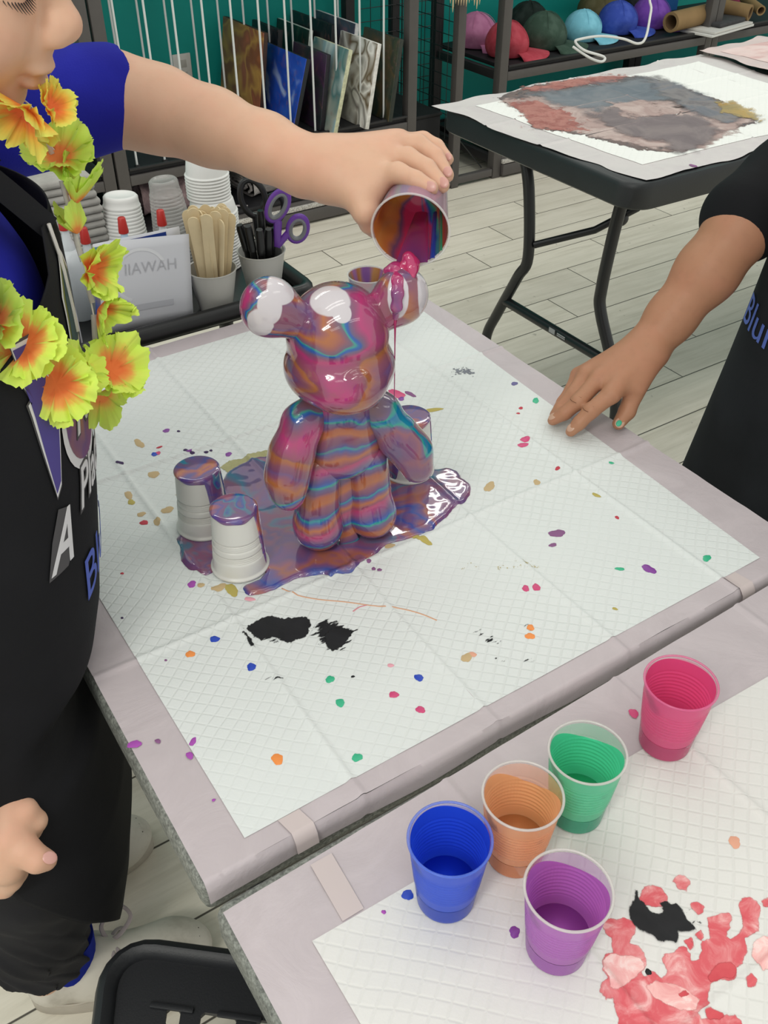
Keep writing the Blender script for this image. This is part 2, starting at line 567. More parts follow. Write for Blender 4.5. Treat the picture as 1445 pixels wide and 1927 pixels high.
WALL_M = mat('teal_paint', '#0a948b', 0.6, 0.35, noise=0.06, nscale=3.0, bump=0.06, bscale=260)
struct('wall_back', MB().bbox((-3.0, 3.78, 0.0), (7.5, 3.90, 3.0)), WALL_M, smooth=False)
struct('baseboard_back', MB().bbox((-3.0, 3.768, 0.0), (7.5, 3.78, 0.09)), mat('baseboard_black', '#1f2021', 0.5), smooth=False)

WHITE_P = mat('outlet_plastic', '#d8d6d0', 0.4)
p = PY(344, 131, 3.775)
t = thing('wall_outlet', 'pale wall outlet plate on the teal wall behind the rack wires', 'outlet', (p[0], 3.78, p[2]))
MB().rbox((0, -0.004, 0), (0.075, 0.008, 0.115), 0.003).build('cover_plate', WHITE_P, t)
for dz in (-0.022, 0.022):
    MB().rbox((0, -0.0085, dz), (0.034, 0.003, 0.028), 0.006).build('socket', mat('outlet_socket', '#bdbab2', 0.4), t)

# ------------------------------------------------------------------ worktables
GRANITE = NT('speckled_grey')
tc = GRANITE.n('ShaderNodeTexCoord')
n1 = GRANITE.noise(tc.outputs['Object'], 260.0, 3.0, 0.7)
GRANITE = GRANITE.set(GRANITE.ramp(n1, [(0.35, '#5e605c'), (0.5, '#7d807a'), (0.65, '#9a9d96')]), 0.55)
STEEL_D = mat('dark_steel', '#2e2f31', 0.4, 0.5)

def worktable(name, label, x0, x1, y0, y1, z=0.74, top=0.042, inset=0.08):
    t = thing(name, label, 'table', ((x0+x1)/2, (y0+y1)/2, 0))
    MB().rbox(((x0+x1)/2, (y0+y1)/2, z-top/2), (x1-x0, y1-y0, top), 0.010, 3).build('tabletop', GRANITE, t, world=True)
    fr = MB()
    for y in (y0+0.08, y1-inset):
        fr.cyl((x0+0.06, y, z-top-0.012), (x1-0.06, y, z-top-0.012), 0.012)
    fr.build('frame', STEEL_D, t, world=True)
    for x in (x0+0.075, x1-0.075):
        for y in (y0+0.08, y1-inset):
            MB().cyl((x, y, 0.0), (x, y, z-top), 0.0135).build('leg', STEEL_D, t, world=True)
    return t
TZ = 0.74
worktable('craft_table', 'speckled grey craft table under the absorbent pad carrying the bear', 0.098, 0.848, 0.411, 1.258)
worktable('craft_table', 'speckled grey craft table nearest the viewer carrying the five open paint cups', 0.099, 0.845, -0.62, 0.3945, inset=0.52)

# ------------------------------------------------------------------ absorbent pads
from mathutils import noise as mnoise
def nz(x, y, s, seed=0.0):
    return mnoise.noise(Vector((x*s+seed, y*s-seed, seed*1.7)))

def quilt_mat(name, col, pitch=0.0118, strength=0.45):
    q = NT(name); tc = q.n('ShaderNodeTexCoord'); s = q.n('ShaderNodeSeparateXYZ')
    wob = q.vec('SCALE', q.vec('SUBTRACT', q.noise(tc.outputs['Object'], 9.0, 2.0, out='Color'), (0.5, 0.5, 0.5)), scale=0.012)
    q.l(q.vec('ADD', tc.outputs['Object'], wob), s.inputs[0])
    def line(a, b):
        u = q.math('DIVIDE', q.math('ADD', q.math('MULTIPLY', s.outputs[0], a), q.math('MULTIPLY', s.outputs[1], b)), pitch)
        d = q.math('ABSOLUTE', q.math('SUBTRACT', q.math('FRACT', u), 0.5))
        return q.smooth(d, 0.0, 0.14, 1.0, 0.0)
    g = q.math('MAXIMUM', line(0.7071, 0.7071), line(0.64, -0.77))
    fade = q.smooth(q.noise(tc.outputs['Object'], 4.0, 2.0), 0.35, 0.6, 0.35, 1.0)
    g = q.math('MULTIPLY', g, fade)
    fib = q.noise(tc.outputs['Object'], 420.0, 3.0)
    h = q.math('ADD', q.math('MULTIPLY', g, -1.0), q.math('MULTIPLY', fib, 0.35))
    h = q.math('ADD', h, q.math('MULTIPLY', q.noise(tc.outputs['Object'], 45.0, 3.0), 0.8))
    q.bump(h, strength, 0.0011)
    c = q.mix(q.math('MULTIPLY', g, 0.09), col, '#b9bab2')
    return q.set(c, 0.85, 0.2)
PAD_W = quilt_mat('quilted_white', '#dfe2e0')
PAD_W2 = quilt_mat('quilted_white_warm', '#e0deda', 0.0125, 0.38)
def film(name, col):
    q = NT(name); tc = q.n('ShaderNodeTexCoord')
    wr = q.noise(tc.outputs['Object'], 14.0, 5.0, 0.65, dist=1.2)
    q.bump(q.math('ADD', wr, q.math('MULTIPLY', q.noise(tc.outputs['Object'], 160.0, 2.0), 0.12)), 0.35, 0.004)
    c = q.mix(q.smooth(wr, 0.35, 0.7, 0.0, 0.5), col, '#cdc2c5')
    return q.set(c, 0.5, 0.35)
PAD_F = film('lavender_film', '#c0b5b8')

class PadH:
    """height field of one pad: gentle wrinkles and the folds it was packed along"""
    def __init__(s, z, fx=(), fy=(), amp=0.0007, seed=1.0):
        s.z, s.fx, s.fy, s.amp, s.seed = z, fx, fy, amp, seed
    def __call__(s, x, y):
        h = s.z + s.amp*(nz(x, y, 6, s.seed)+0.6*nz(x, y, 17, s.seed+3)) + s.amp
        for c in s.fx: h += 0.0026*math.exp(-((x-c-0.004*nz(x, y, 5, c))/0.0030)**2)
        for c in s.fy: h += 0.0026*math.exp(-((y-c-0.004*nz(x, y, 5, c))/0.0030)**2)
        return h

def bil(c, u, v):       # corners: near-left, near-right, far-right, far-left
    a = np.array(c[0])*(1-u)+np.array(c[1])*u; b = np.array(c[3])*(1-u)+np.array(c[2])*u
    return a*(1-v)+b*v

def pad(name, label, sheet, core, H, mw, mf, drape=0.0, nu=120, nv=150, edge_wave=0.0):
    cx, cy = sheet[0]
    t = thing(name, label, 'absorbent pad', (cx, cy, H.z))
    def fs(u, v):
        p = bil(sheet, u, v); x, y = p
        if edge_wave:
            e = edge_wave*min(1, 8*max(0, .06-min(u, 1-u, v, 1-v))/0.48+0.0)
            x += e*nz(x, y, 9, 2.0); y += e*nz(x, y, 9, 7.0)
        z = H(x, y)-0.0009
        z += 0.0011*max(0.0, nz(x, y, 22, 5.0)+0.35*nz(x, y, 60, 8.0))*(1.0 if min(u, 1-u, v, 1-v) < 0.07 else 0.0)
        return (x, y, z)
    b = MB().grid(nu, nv, fs)
    if drape:
        def dr(u, w_):
            p = bil(sheet, u, 0.0); x, y = p
            a = w_
            yy = y-0.004*math.sin(min(a*2.2, 1)*PI/2)-0.006*a*(0.4+0.6*nz(x, 0, 8, 3.0))
            return (x, yy, H(x, y)-0.0009-drape*a*(1+0.10*nz(x, 2.0, 4, 9.0)))
        b.grid(nu, 8, dr)
    b.build('backing_film', mf, t, world=True, weld=True, angle=180)
    MB().grid(nu, nv, lambda u, v: (lambda p: (p[0], p[1], H(p[0], p[1])))(bil(core, u, v))).build('absorbent_core', mw, t, world=True, angle=180)
    return t

H_MAIN = PadH(0.7416, (0.248, 0.393, 0.555, 0.718), (0.668, 0.967))
PADM = pad('absorbent_pad', 'white quilted absorbent pad with grey lavender border lying under the paint covered bear',
    [(0.1015, 0.414), (0.840, 0.414), (0.840, 1.2575), (0.102, 1.245)],
    [(0.146, 0.432), (0.781, 0.436), (0.812, 1.226), (0.143, 1.205)], H_MAIN, PAD_W, PAD_F, drape=0.021, nu=260, nv=280)
H_NEAR = PadH(0.7416, (0.315, 0.520, 0.70), (0.13, -0.2), seed=4.0)
PADN = pad('absorbent_pad', 'white quilted absorbent pad with a red paint blotch in front of the five paint cups',
    [(0.097, -0.60), (0.840, -0.60), (0.840, 0.4035), (0.1035, 0.3835)],
    [(0.139, -0.55), (0.79, -0.55), (0.80, 0.312), (0.1495, 0.3265)], H_NEAR, PAD_W2, PAD_F, nu=220, nv=260)

# light tape strips across the two border films
TAPE = mat('pale_pink_strip', '#ccbebc', 0.5, 0.3)
def strip(quad, H, parent, dz=0.0006, drop=0.0):
    b = MB().grid(6, 14, lambda u, v: (lambda p: (p[0], p[1], H(p[0], p[1])+dz))(bil(quad, u, v)))
    if drop:
        b.grid(6, 6, lambda u, v: (lambda p: (p[0], p[1]-0.0048*min(1, v*3)-0.004*v, H(p[0], p[1])+dz-drop*v))(bil(quad, u, 0.0)))
    return b.build('border_strip', TAPE, parent, world=True, weld=True, angle=180, label='pale pink strip across the border')
strip([(0.180, 0.414), (0.2005, 0.414), (0.1965, 0.4315), (0.1765, 0.4315)], H_MAIN, PADM, drop=0.0185)
strip([(0.1765, 0.327), (0.1955, 0.327), (0.1985, 0.381), (0.1790, 0.381)], H_NEAR, PADN)
strip([(0.722, 0.414), (0.742, 0.414), (0.739, 0.4345), (0.719, 0.4345)], H_MAIN, PADM, drop=0.0185)
# ------------------------------------------------------------------ poured paint
PAINT = ['#74496a', '#9c6148', '#b0663e', '#8b4f67', '#b33a73', '#a34a78', '#6c4a86', '#3f4f9e', '#2b55a4', '#3f9a8c', '#5d5c86', '#7d5070', '#a96448', '#7a4a72']
def marble(name, seed, zf=0.0, warp=(5.0, 0.09, 17.0, 0.03), sc=9.0, amp=1.6, stops=None, bare=False, rough=0.10, squash=(1, 1, 1), coat=0.8, transl=0.0):
    q = NT(name); tc = q.n('ShaderNodeTexCoord')
    mp = q.n('ShaderNodeMapping'); mp.inputs['Location'].default_value = (seed*1.3, seed*0.7, seed*2.1)
    mp.inputs['Scale'].default_value = squash
    q.l(tc.outputs['Object'], mp.inputs['Vector'])
    v = mp.outputs[0]
    half = (0.5, 0.5, 0.5)
    v1 = q.vec('ADD', v, q.vec('SCALE', q.vec('SUBTRACT', q.noise(v, warp[0], 2.0, out='Color'), half), scale=warp[1]*2))
    v2 = q.vec('ADD', v1, q.vec('SCALE', q.vec('SUBTRACT', q.noise(v1, warp[2], 2.0, out='Color'), half), scale=warp[3]*2))
    fac = q.math('MULTIPLY', q.noise(v2, sc, 1.0), amp)
    if zf:
        s = q.n('ShaderNodeSeparateXYZ'); q.l(v2, s.inputs[0])
        fac = q.math('ADD', fac, q.math('MULTIPLY', s.outputs[2], zf))
    fac = q.math('FRACT', fac)
    cols = stops or PAINT
    n = len(cols)
    st = [(i/n, c) for i, c in enumerate(cols)] + [(1.0, cols[0])] if isinstance(cols[0], str) else cols
    c = q.ramp(fac, st, 'B_SPLINE' if not stops else 'LINEAR')
    fine = q.noise(v2, sc*5, 3.0)
    c = q.mix(q.smooth(fine, 0.52, 0.75, 0.0, 0.35), c, '#8a5d55')
    if bare:
        a = q.attr('bare')
        e = q.math('ADD', a, q.math('MULTIPLY', q.math('SUBTRACT', q.noise(v1, 26.0, 2.0), 0.5), 0.35))
        c = q.mix(q.smooth(e, 0.47, 0.53), c, '#cfc8cd')
    q.set(c, rough, 0.5, coat)
    if transl:
        t = q.n('ShaderNodeBsdfTranslucent'); q.l(c, t.inputs[0])
        mx = q.n('ShaderNodeMixShader'); mx.inputs[0].default_value = transl
        q.l(q.b.outputs[0], mx.inputs[1]); q.l(t.outputs[0], mx.inputs[2]); q.l(mx.outputs[0], q.out.inputs['Surface'])
    return q.m
BAND = [(0, '#74496a'), (.07, '#8a5266'), (.13, '#b0663e'), (.22, '#a85c3c'), (.28, '#6f4a6e'), (.35, '#5d5c86'), (.385, '#2b9a8c'), (.41, '#2b62a8'), (.45, '#4a4a90'), (.52, '#70507c'), (.60, '#a04a78'), (.66, '#b0406c'), (.71, '#8f4a60'), (.79, '#b46a40'), (.85, '#7d5070'), (.90, '#3f5a9a'), (.93, '#2f8f94'), (.955, '#4f4a86'), (1., '#74496a')]
HEADB = [(0, '#7a4a6a'), (.10, '#8a5262'), (.17, '#a36048'), (.23, '#a8683f'), (.28, '#8b4f5c'), (.42, '#a04470'), (.50, '#b53c74'), (.56, '#8a4a70'), (.61, '#665a7c'), (.635, '#2b55a4'), (.655, '#2f6aa4'), (.67, '#3f9a8c'), (.69, '#6d5c74'), (.76, '#94585c'), (.84, '#b06a3e'), (.90, '#8a5066'), (.96, '#70507c'), (1., '#7a4a6a')]
M_BODY = marble('poured_paint_banded', 1.0, zf=15.0, warp=(9.0, 0.022, 34.0, 0.008), sc=6.0, amp=0.9, stops=BAND)
M_HEAD = marble('poured_paint_blobs', 6.2, zf=3.0, warp=(9.0, 0.050, 26.0, 0.014), sc=11.0, amp=2.3, stops=HEADB, bare=True, squash=(0.8, 0.8, 1.35))
M_ARM = marble('poured_paint_arm', 5.1, zf=10.0, warp=(9.0, 0.030, 32.0, 0.012), sc=8.0, amp=1.4, stops=HEADB)
M_ARM2 = marble('poured_paint_arm_teal', 7.7, zf=5.0, warp=(11.0, 0.045, 30.0, 0.014), sc=11.0, amp=2.0,
    stops=[(0, '#6a5478'), (.15, '#7a4d70'), (.28, '#8f5864'), (.40, '#6a5a80'), (.46, '#2f9a8c'), (.49, '#1f7f9c'), (.55, '#0f6fa0'), (.58, '#2f9a8c'), (.60, '#6a5a80'), (.75, '#94604f'), (.88, '#764a72'), (1., '#6a5478')])
M_PUD = marble('poured_paint_pool', 9.3, zf=0.0, warp=(6.0, 0.06, 26.0, 0.030), sc=9.0, amp=2.2,
    stops=['#7a4f78', '#68507f', '#8c5570', '#a2604f', '#79517a', '#5e5390', '#39509c', '#6b5183', '#9a5a5c', '#b06a48', '#7c4f74', '#6b5280', '#4d6f8c', '#84506f'], rough=0.07, coat=1.0)
def top_mat(k): return marble('poured_paint_cup_top'+str(k), 12.0+3.7*k, warp=(14.0, 0.03, 40.0, 0.012), sc=(22.0, 26.0, 24.0)[k], amp=2.0,
    stops=[(0, '#7a4f80'), (.12, '#5c4f96'), (.25, '#a85a60'), (.36, '#c2703f'), (.44, '#a8506c'), (.6, '#7a4f78'), (.74, '#38509f'), (.82, '#3f7f98'), (.88, '#6e4f80'), (1, '#7a4f80')], rough=0.07, coat=1.0)
BEAR_RZ = math.radians(-13)
BEAR_AT = (0.4115, 0.7155, 0.7455)
BEAR = thing('bear_figurine', 'glossy bear figurine coated in swirling purple pink orange and teal paint', 'figurine', BEAR_AT, BEAR_RZ)
BEAR.scale = (1.0, 1.0, 1.03)
bc, bs = math.cos(BEAR_RZ), math.sin(BEAR_RZ)
def bear_world(p): return np.array([BEAR_AT[0]+bc*p[0]-bs*p[1], BEAR_AT[1]+bs*p[0]+bc*p[1], BEAR_AT[2]+1.03*p[2]])
def local(name, fld, res, m, parent, attrs=None, relax=1):
    V, F = fld.mesh(res)
    a = {'bare': attrs(V)} if attrs else None
    q = fast_mesh(name, V, F, m, None, a, relax)
    q.parent = parent
    return q

def bare_attr(spots):
    """bare vinyl left uncovered: list of (centre, radii)"""
    def fn(V):
        a = np.zeros(len(V))
        for c, r in spots:
            d = np.sqrt((((V-np.array(c))/np.array(r))**2).sum(1))
            a = np.maximum(a, np.clip(1.0-0.5*d, 0, 1))
        return a
    return fn
# head: dome on a wider jaw, small nose
F1 = Field()
F1.ell((0.001, 0.002, 0.2435), (0.0505, 0.049, 0.050))
F1.ell((0.001, -0.001, 0.213), (0.0555, 0.0540, 0.0395), k=0.006)
F1.ell((0.003, -0.053, 0.2255), (0.0085, 0.006, 0.0065), k=0.006)
F1.ell((0.0, -0.040, 0.205), (0.030, 0.018, 0.020), k=0.016)
local('head', F1, 0.0014, M_HEAD, BEAR, bare_attr([((-0.010, -0.014, 0.290), (0.019, 0.021, 0.015)), ((-0.004, -0.030, 0.283), (0.009, 0.010, 0.010)), ((0.026, 0.018, 0.286), (0.022, 0.010, 0.014))]))
def ear(x, z, y, spots):
    f_ = Field()
    f_.ell((x, y, z), (0.0275, 0.021, 0.0285))
    f_.cone((x*0.9, y, z-0.004), (x*0.62, y+0.001, z-0.016), 0.014, 0.018, k=0.014)
    return local('ear', f_, 0.0012, M_HEAD, BEAR, bare_attr(spots))
ear(-0.0645, 0.2835, 0.0, [((-0.054, -0.014, 0.305), (0.015, 0.026, 0.012)), ((-0.068, -0.016, 0.292), (0.011, 0.02, 0.014)), ((-0.078, -0.014, 0.277), (0.011, 0.02, 0.015))])
ear(0.0655, 0.2735, 0.0, [((0.056, -0.018, 0.284), (0.0105, 0.016, 0.022)), ((0.085, -0.008, 0.278), (0.011, 0.022, 0.024))])
# torso and hips
F2 = Field()
F2.ell((0.003, 0.0, 0.155), (0.0315, 0.0275, 0.033))
F2.ell((0.003, 0.001, 0.1125), (0.0405, 0.0290, 0.0325), k=0.03)
F2.cone((0.002, 0, 0.165), (0.001, 0, 0.19), 0.026, 0.024, k=0.01)
local('torso', F2, 0.0014, M_BODY, BEAR)
for sx in (-1, 1):
    f_ = Field(); x = 0.0305*sx+0.001
    f_.cone((x*0.86+0.001, 0.001, 0.098), (x*1.02, -0.002, 0.030), 0.0235, 0.0250, k=0.01)
    f_.ell((x*1.02, -0.005, 0.024), (0.0258, 0.0285, 0.0245), k=0.012)
    local('leg', f_, 0.0013, M_BODY, BEAR)
f_ = Field().chain([(-0.029, 0.0, 0.166), (-0.0415, -0.006, 0.158), (-0.056, -0.012, 0.130), (-0.064, -0.018, 0.108), (-0.065, -0.022, 0.090)], [0.0165, 0.0195, 0.0215, 0.021, 0.0185], k=0.012)
local('arm', f_, 0.0013, M_ARM, BEAR)
f_ = Field().chain([(0.029, 0.0, 0.166), (0.042, -0.006, 0.154), (0.060, -0.012, 0.124), (0.074, -0.016, 0.106), (0.079, -0.020, 0.088)], [0.0165, 0.0190, 0.0208, 0.0205, 0.018], k=0.012)
local('arm', f_, 0.0013, M_ARM2, BEAR)
# sagging web of paint between the legs
f_ = Field().chain([(0.001, -0.006, 0.095), (0.001, -0.011, 0.05), (0.001, -0.012, 0.02), (0.002, -0.014, 0.002)], [0.011, 0.0085, 0.008, 0.012], k=0.004, flat=((0, 1, 0), 4.5))
local('paint_web', f_, 0.0013, M_BODY, BEAR)

# ------------------------------------------------------------------ pool of paint
from mathutils.geometry import tessellate_polygon
def smooth_outline(px, z, n=4, jitter=0.0):
    pts = [PZ(x, y, z)[:2] for x, y in px]
    out = [np.array(p)[:2] for p in catmull([(p[0], p[1], 0) for p in pts], n, True)]
    if jitter: out = [p+jitter*np.array([nz(p[0], p[1], 180, 1.0), nz(p[0], p[1], 180, 5.0)]) for p in out]
    return out
def poly_sd(P, Q):
    """signed distance (inside positive) of points P to closed polygon Q"""
    P = np.asarray(P, float); Q = np.asarray(Q, float)
    d = np.full(len(P), 1e9); ins = np.zeros(len(P), bool)
    for i in range(len(Q)):
        a, b = Q[i-1], Q[i]; e = b-a; wv = P-a
        t = np.clip((wv@e)/max(e@e, 1e-14), 0, 1)
        d = np.minimum(d, ((wv-t[:, None]*e)**2).sum(1))
        c = (a[1] > P[:, 1]) != (b[1] > P[:, 1])
        with np.errstate(divide='ignore', invalid='ignore'):
            xx = (b[0]-a[0])*(P[:, 1]-a[1])/(b[1]-a[1])+a[0]
        ins ^= c & (P[:, 0] < xx)
    return np.where(ins, 1, -1)*np.sqrt(d)
POOL_PX = [(335,1010),(339,1034),(340,1052),(352,1069),(372,1078),(386,1083),(398,1078),(420,1062),(470,1072),(497,1075),(490,1090),(470,1098),(458,1106),(463,1118),(478,1120),(516,1109),(549,1092),(572,1086),(607,1081),(622,1087),(634,1081),(661,1078),(678,1062),(699,1049),(728,1026),(761,1016),(798,1003),(815,996),(826,984),(840,974),(856,955),(877,941),(886,916),(868,899),(862,889),(840,882),(815,884),(770,868),(720,850),(640,835),(560,842),(508,858),(483,861),(466,868),(445,879),(425,893),(410,930),(380,975)]
OUT = smooth_outline(POOL_PX, 0.7425, 5, 0.0012)
def pool_height(sd): 
    t = np.clip(sd/0.006, 0, 1)
    return 0.0034*np.sqrt(np.clip(1-(1-t)**2, 0, 1))
def pool_mesh(name, outline, m, H, parent=None, step=0.0022, hf=pool_height, ripple=0.0004):
    Q = np.array(outline)
    t = thing_or = None
    lo, hi = Q.min(0), Q.max(0)
    xs = np.arange(lo[0], hi[0]+step, step); ys = np.arange(lo[1], hi[1]+step, step)
    gx, gy = np.meshgrid(xs, ys, indexing='ij')
    P = np.stack([gx.ravel(), gy.ravel()], 1)
    sd = poly_sd(P, Q)
    ins = sd > step*0.55
    ids = -np.ones(len(P), int); ids[ins] = np.arange(ins.sum())
    V2 = [tuple(p) for p in P[ins]]
    n0 = len(V2)
    # boundary ring joined by constrained triangulation
    from mathutils.geometry import delaunay_2d_cdt
    ring = [tuple(p) for p in Q]
    allp = [Vector(p) for p in V2+ring]
    edges = [(n0+i, n0+(i+1) % len(ring)) for i in range(len(ring))]
    vv, ee, ff, ov, oe, of = delaunay_2d_cdt(allp, edges, [], 1, 1e-7)
    vv = np.array([(p.x, p.y) for p in vv]); sdv = np.maximum(poly_sd(vv, Q), 0)
    cen = np.array([vv[list(f)].mean(0) for f in ff]); keep = poly_sd(cen, Q) > -1e-6
    hz = hf(sdv)
    zz = [H(x, y)+h+(ripple*(nz(x, y, 42, 2.0)+0.35*nz(x, y, 95, 6.0))*min(1, s/0.008)) for (x, y), h, s in zip(vv, hz, sdv)]
    mb = MB(); mb.v = [(x, y, z) for (x, y), z in zip(vv, zz)]; mb.f = [tuple(f) for f, k in zip(ff, keep) if k]; mb.mi = [0]*len(mb.f)
    # underside
    k = len(mb.v); mb.v += [(x, y, H(x, y)+0.0001) for x, y in vv]
    mb.f += [tuple(k+i for i in reversed(f)) for f in mb.f[:]]; mb.mi = [0]*len(mb.f)
    return mb.build(name, m, parent, world=True, angle=180)
H_POOL = lambda x, y: H_MAIN(x, y)+0.0003
o = pool_mesh('paint_puddle', OUT, M_PUD, H_POOL)
tag(o, 'glossy purple and orange puddle of poured paint spreading around the bear', 'paint')

# ------------------------------------------------------------------ cups standing upside down as supports
CUP_W = NT('white_cup_plastic')
CUP_W.b.inputs['Transmission Weight'].default_value = 0.0
CUP_W = CUP_W.set('#d9d7d1', 0.32, 0.45)
def inv_profile(rb=0.031, rt=0.0240, h=0.078):
    pr = [(rb-0.0018, 0.0), (rb+0.0006, 0.0003), (rb+0.0010, 0.0016), (rb+0.0002, 0.0028), (rb-0.0012, 0.0034)]
    for z in np.linspace(0.005, h-0.004, 60):
        t = z/h; r = rb-0.0012+(rt-rb+0.0012)*t
        d = 0
        for c in (0.017, 0.0195, 0.022, 0.0245, 0.033, 0.0355, 0.038, 0.0405): d += math.exp(-((z-c-0.004)/0.0006)**2)
        pr.append((r-0.0019*d, z))
    pr += [(rt-0.0005, h-0.002), (rt-0.002, h), (rt-0.004, h+0.0002), (0.0, h+0.0002)]
    return pr
def drip_coat(rt, rb, h, runs, over=0.0012, n=120):
    """paint pooled on the cup's upturned base with runs down its side: runs = (angle, half width, length 0..1)"""
    mb = MB(); m_ = 26
    def L(a):
        v = 0.004+0.0012*math.sin(3*a+1)+0.0008*math.sin(7*a)
        for c, wd, ln in runs:
            d = abs((a-c+PI) % (2*PI)-PI)
            e = 1/(1+math.exp((d-wd)/0.045))
            v = max(v, ln*h*e)
        return min(v, h-0.001)
    def fn(u, v):
        a = u*2*PI
        if v < 0.4:
            s = v/0.4; r = s*(rt-0.0012); z = h+0.0004+over*(1.1-0.3*s**4)
            return (r*math.cos(a), r*math.sin(a), z)
        s = (v-0.4)/0.6; ln = L(a); d = ln*s
        t = (h-d)/h; r = rb-0.0012+(rt-rb+0.0012)*t
        thick = 0.0013*math.sqrt(max(0, 1-s**4))*(1.0) if s < 1 else -0.0006
        rr = r+thick-(0.0022*(1-min(1, s/0.12))**2 if s < .12 else 0)
        z = h-d+(0.0012*(1-min(1, s/0.12)) if s < .12 else 0)
        return (rr*math.cos(a), rr*math.sin(a), z)
    mb.grid(n, m_*2, fn, wrap=True)
    return mb
SUPN = [0]
def support_cup(loc, label, runs, grey=1.0):
    t = thing('plastic_cup', label, 'cup', loc, group='upturned plastic cups around the bear')
    MB().lathe(inv_profile(), 56).build('cup_wall', CUP_W, t, weld=True, angle=60)
    drip_coat(0.0240, 0.031, 0.078, runs).build('paint_coat', top_mat(SUPN[0]), t, weld=True, angle=180); SUPN[0] += 1
    return t
support_cup((0.288, 0.8185, 0.7458), 'upturned white cup left of the bear with a wide dark paint run down its side', [(-1.2, 0.36, 1.0), (-0.32, 0.07, 1.0)])
support_cup((0.2925, 0.7365, 0.7442), 'upturned white cup with orange swirled base nearest the viewer by the bear', [(-0.72, 0.16, 1.0), (0.6, 0.4, 0.9)])
support_cup((0.5435, 0.7795, 0.7458), 'upturned white cup behind the bear at the right edge of the puddle', [(-2.1, 0.20, 1.0), (-2.9, 0.35, 1.0), (-0.50, 0.06, 1.0)])

# ------------------------------------------------------------------ open cups of mixed colour
def cup_profile(rb=0.0222, rr=0.0302, h=0.080, z0=0.0, z1=None, dr=0.0, ribs=True):
    z1 = h-0.002 if z1 is None else z1
    pr = []
    for z in np.arange(z0, z1+1e-9, 0.0007):
        t = z/h; r = rb+(rr-rb)*t+dr
        if ribs and 0.030 < z < 0.064: r += 0.00032*math.sin((z-0.030)/0.0040*2*PI)
        pr.append((r, z))
    return pr
CLEAR = film_mat('clear_cup_plastic', '#e6e4e2', 0.62, 0.18)
def paint_cup(loc, word, label, deep, pale, low, top, rot):
    t = thing('paint_cup', label, 'cup', loc, rot, 'open cups of mixed paint colours')
    pr = cup_profile()
    lo = [(0.0, 0.0006), (0.0195, 0.0), (0.0215, 0.0006)]+[q for q in pr if q[1] <= 0.0205 and q[1] > 0.001]
    hi = [q for q in pr if q[1] >= 0.0205]
    wall = MB().lathe(lo, 56, mi=1)
    wall.lathe([(r, z) for r, z in hi], 56, mi=0)
    mw = film_mat(word+'_tinted_cup', pale, 0.55, 0.25); ml = film_mat(word+'_filled_cup', low, 0.35, 0.25)
    wall.f = [f for f in wall.f]
    # drop the flat caps of the open band
    keep = [i for i, f in enumerate(wall.f) if len(f) <= 4]
    wall.f = [wall.f[i] for i in keep]; wall.mi = [wall.mi[i] for i in keep]
    wall.build('cup_wall', [mw, ml], t, angle=180)
    rim = [(0.0302+0.0011*math.cos(a)+0.0003, 0.0797+0.0010*math.sin(a)) for a in np.linspace(0, 2*PI, 12, endpoint=False)]
    MB().lathe(rim, 64, closed=True).build('rim', film_mat(word+'_rim', pale if word in ('blue', 'pink') else '#dcd6d2', 0.5, 0.18), t, weld=True, angle=180)
    mp = mat(word+'_paint', deep, 0.28, 0.5, translucent=0.5)
    def coat(u, v):
        a = u*2*PI
        zt = 0.0772-top*max(0.0, math.cos(a))**1.6-0.0008*math.sin(3*a+1)
        z = 0.019+(zt-0.019)*v
        r = 0.0222+(0.0302-0.0222)*z/0.080-0.0009
        if 0.030 < z < 0.064: r += 0.0004*math.sin((z-0.030)/0.0040*2*PI)
        return (r*math.cos(a), r*math.sin(a), z)
    MB().grid(64, 90, coat, wrap=True).build('paint_coat', mp, t, angle=180)
    sm = mat(word+'_dried_smear', {'blue': '#16256e', 'orange': '#a86a3c', 'green': '#2f7f6a', 'pink': '#a83a66', 'purple': '#5f2f78'}[word], 0.4)
    for a0, a1, za, zb in ((2.55-rot, 3.15-rot, 0.066, 0.0735), (2.85-rot, 3.35-rot, 0.058, 0.068), (-1.75-rot, -1.55-rot, 0.050, 0.057)):
        def sfn(u, v):
            a = a0+(a1-a0)*(0.5+(u-0.5)*(0.55+0.45*math.sin(PI*v))+0.06*math.sin(9*v)); z = za+(zb-za)*v+0.0012*math.sin(7*u*PI)
            r = 0.0222+(0.0302-0.0222)*z/0.080-0.0016
            return (r*math.cos(a), r*math.sin(a), z)
        MB().grid(14, 8, sfn).build('paint_smear', sm, t, angle=180)
    MB().lathe([(0.0, 0.0190), (0.0150, 0.0190), (0.0212, 0.0192), (0.0230, 0.0203)], 48).build('paint', mat(word+'_wet_paint', deep, 0.06, 0.5, coat=1.0), t, weld=True, angle=180)
    return t
Z0 = 0.7432
paint_cup((0.2535, 0.3005, Z0), 'blue', 'open plastic cup of deep blue paint, leftmost of the five', '#2f5cf2', '#5a7ae0', '#2f52cc', 0.0, 0.3)
paint_cup((0.3215, 0.3005, Z0), 'orange', 'open plastic cup of orange paint between the blue and green cups', '#ffc894', '#f2b082', '#e89462', 0.017, 0.5)
paint_cup((0.3895, 0.3035, Z0), 'green', 'open plastic cup of mint green paint with clear rim', '#5fe8b6', '#7fd6b2', '#43b08c', 0.014, 0.6)
paint_cup((0.5050, 0.3140, Z0), 'pink', 'open plastic cup of hot pink paint, rightmost of the five on the grey border', '#f8609c', '#e66f9e', '#cf4e7e', 0.0, 0.2)
paint_cup((0.2990, 0.2240, Z0), 'purple', 'open plastic cup of purple paint, nearest the viewer of the five', '#d07cd6', '#c484cc', '#b065be', 0.012, 0.5)

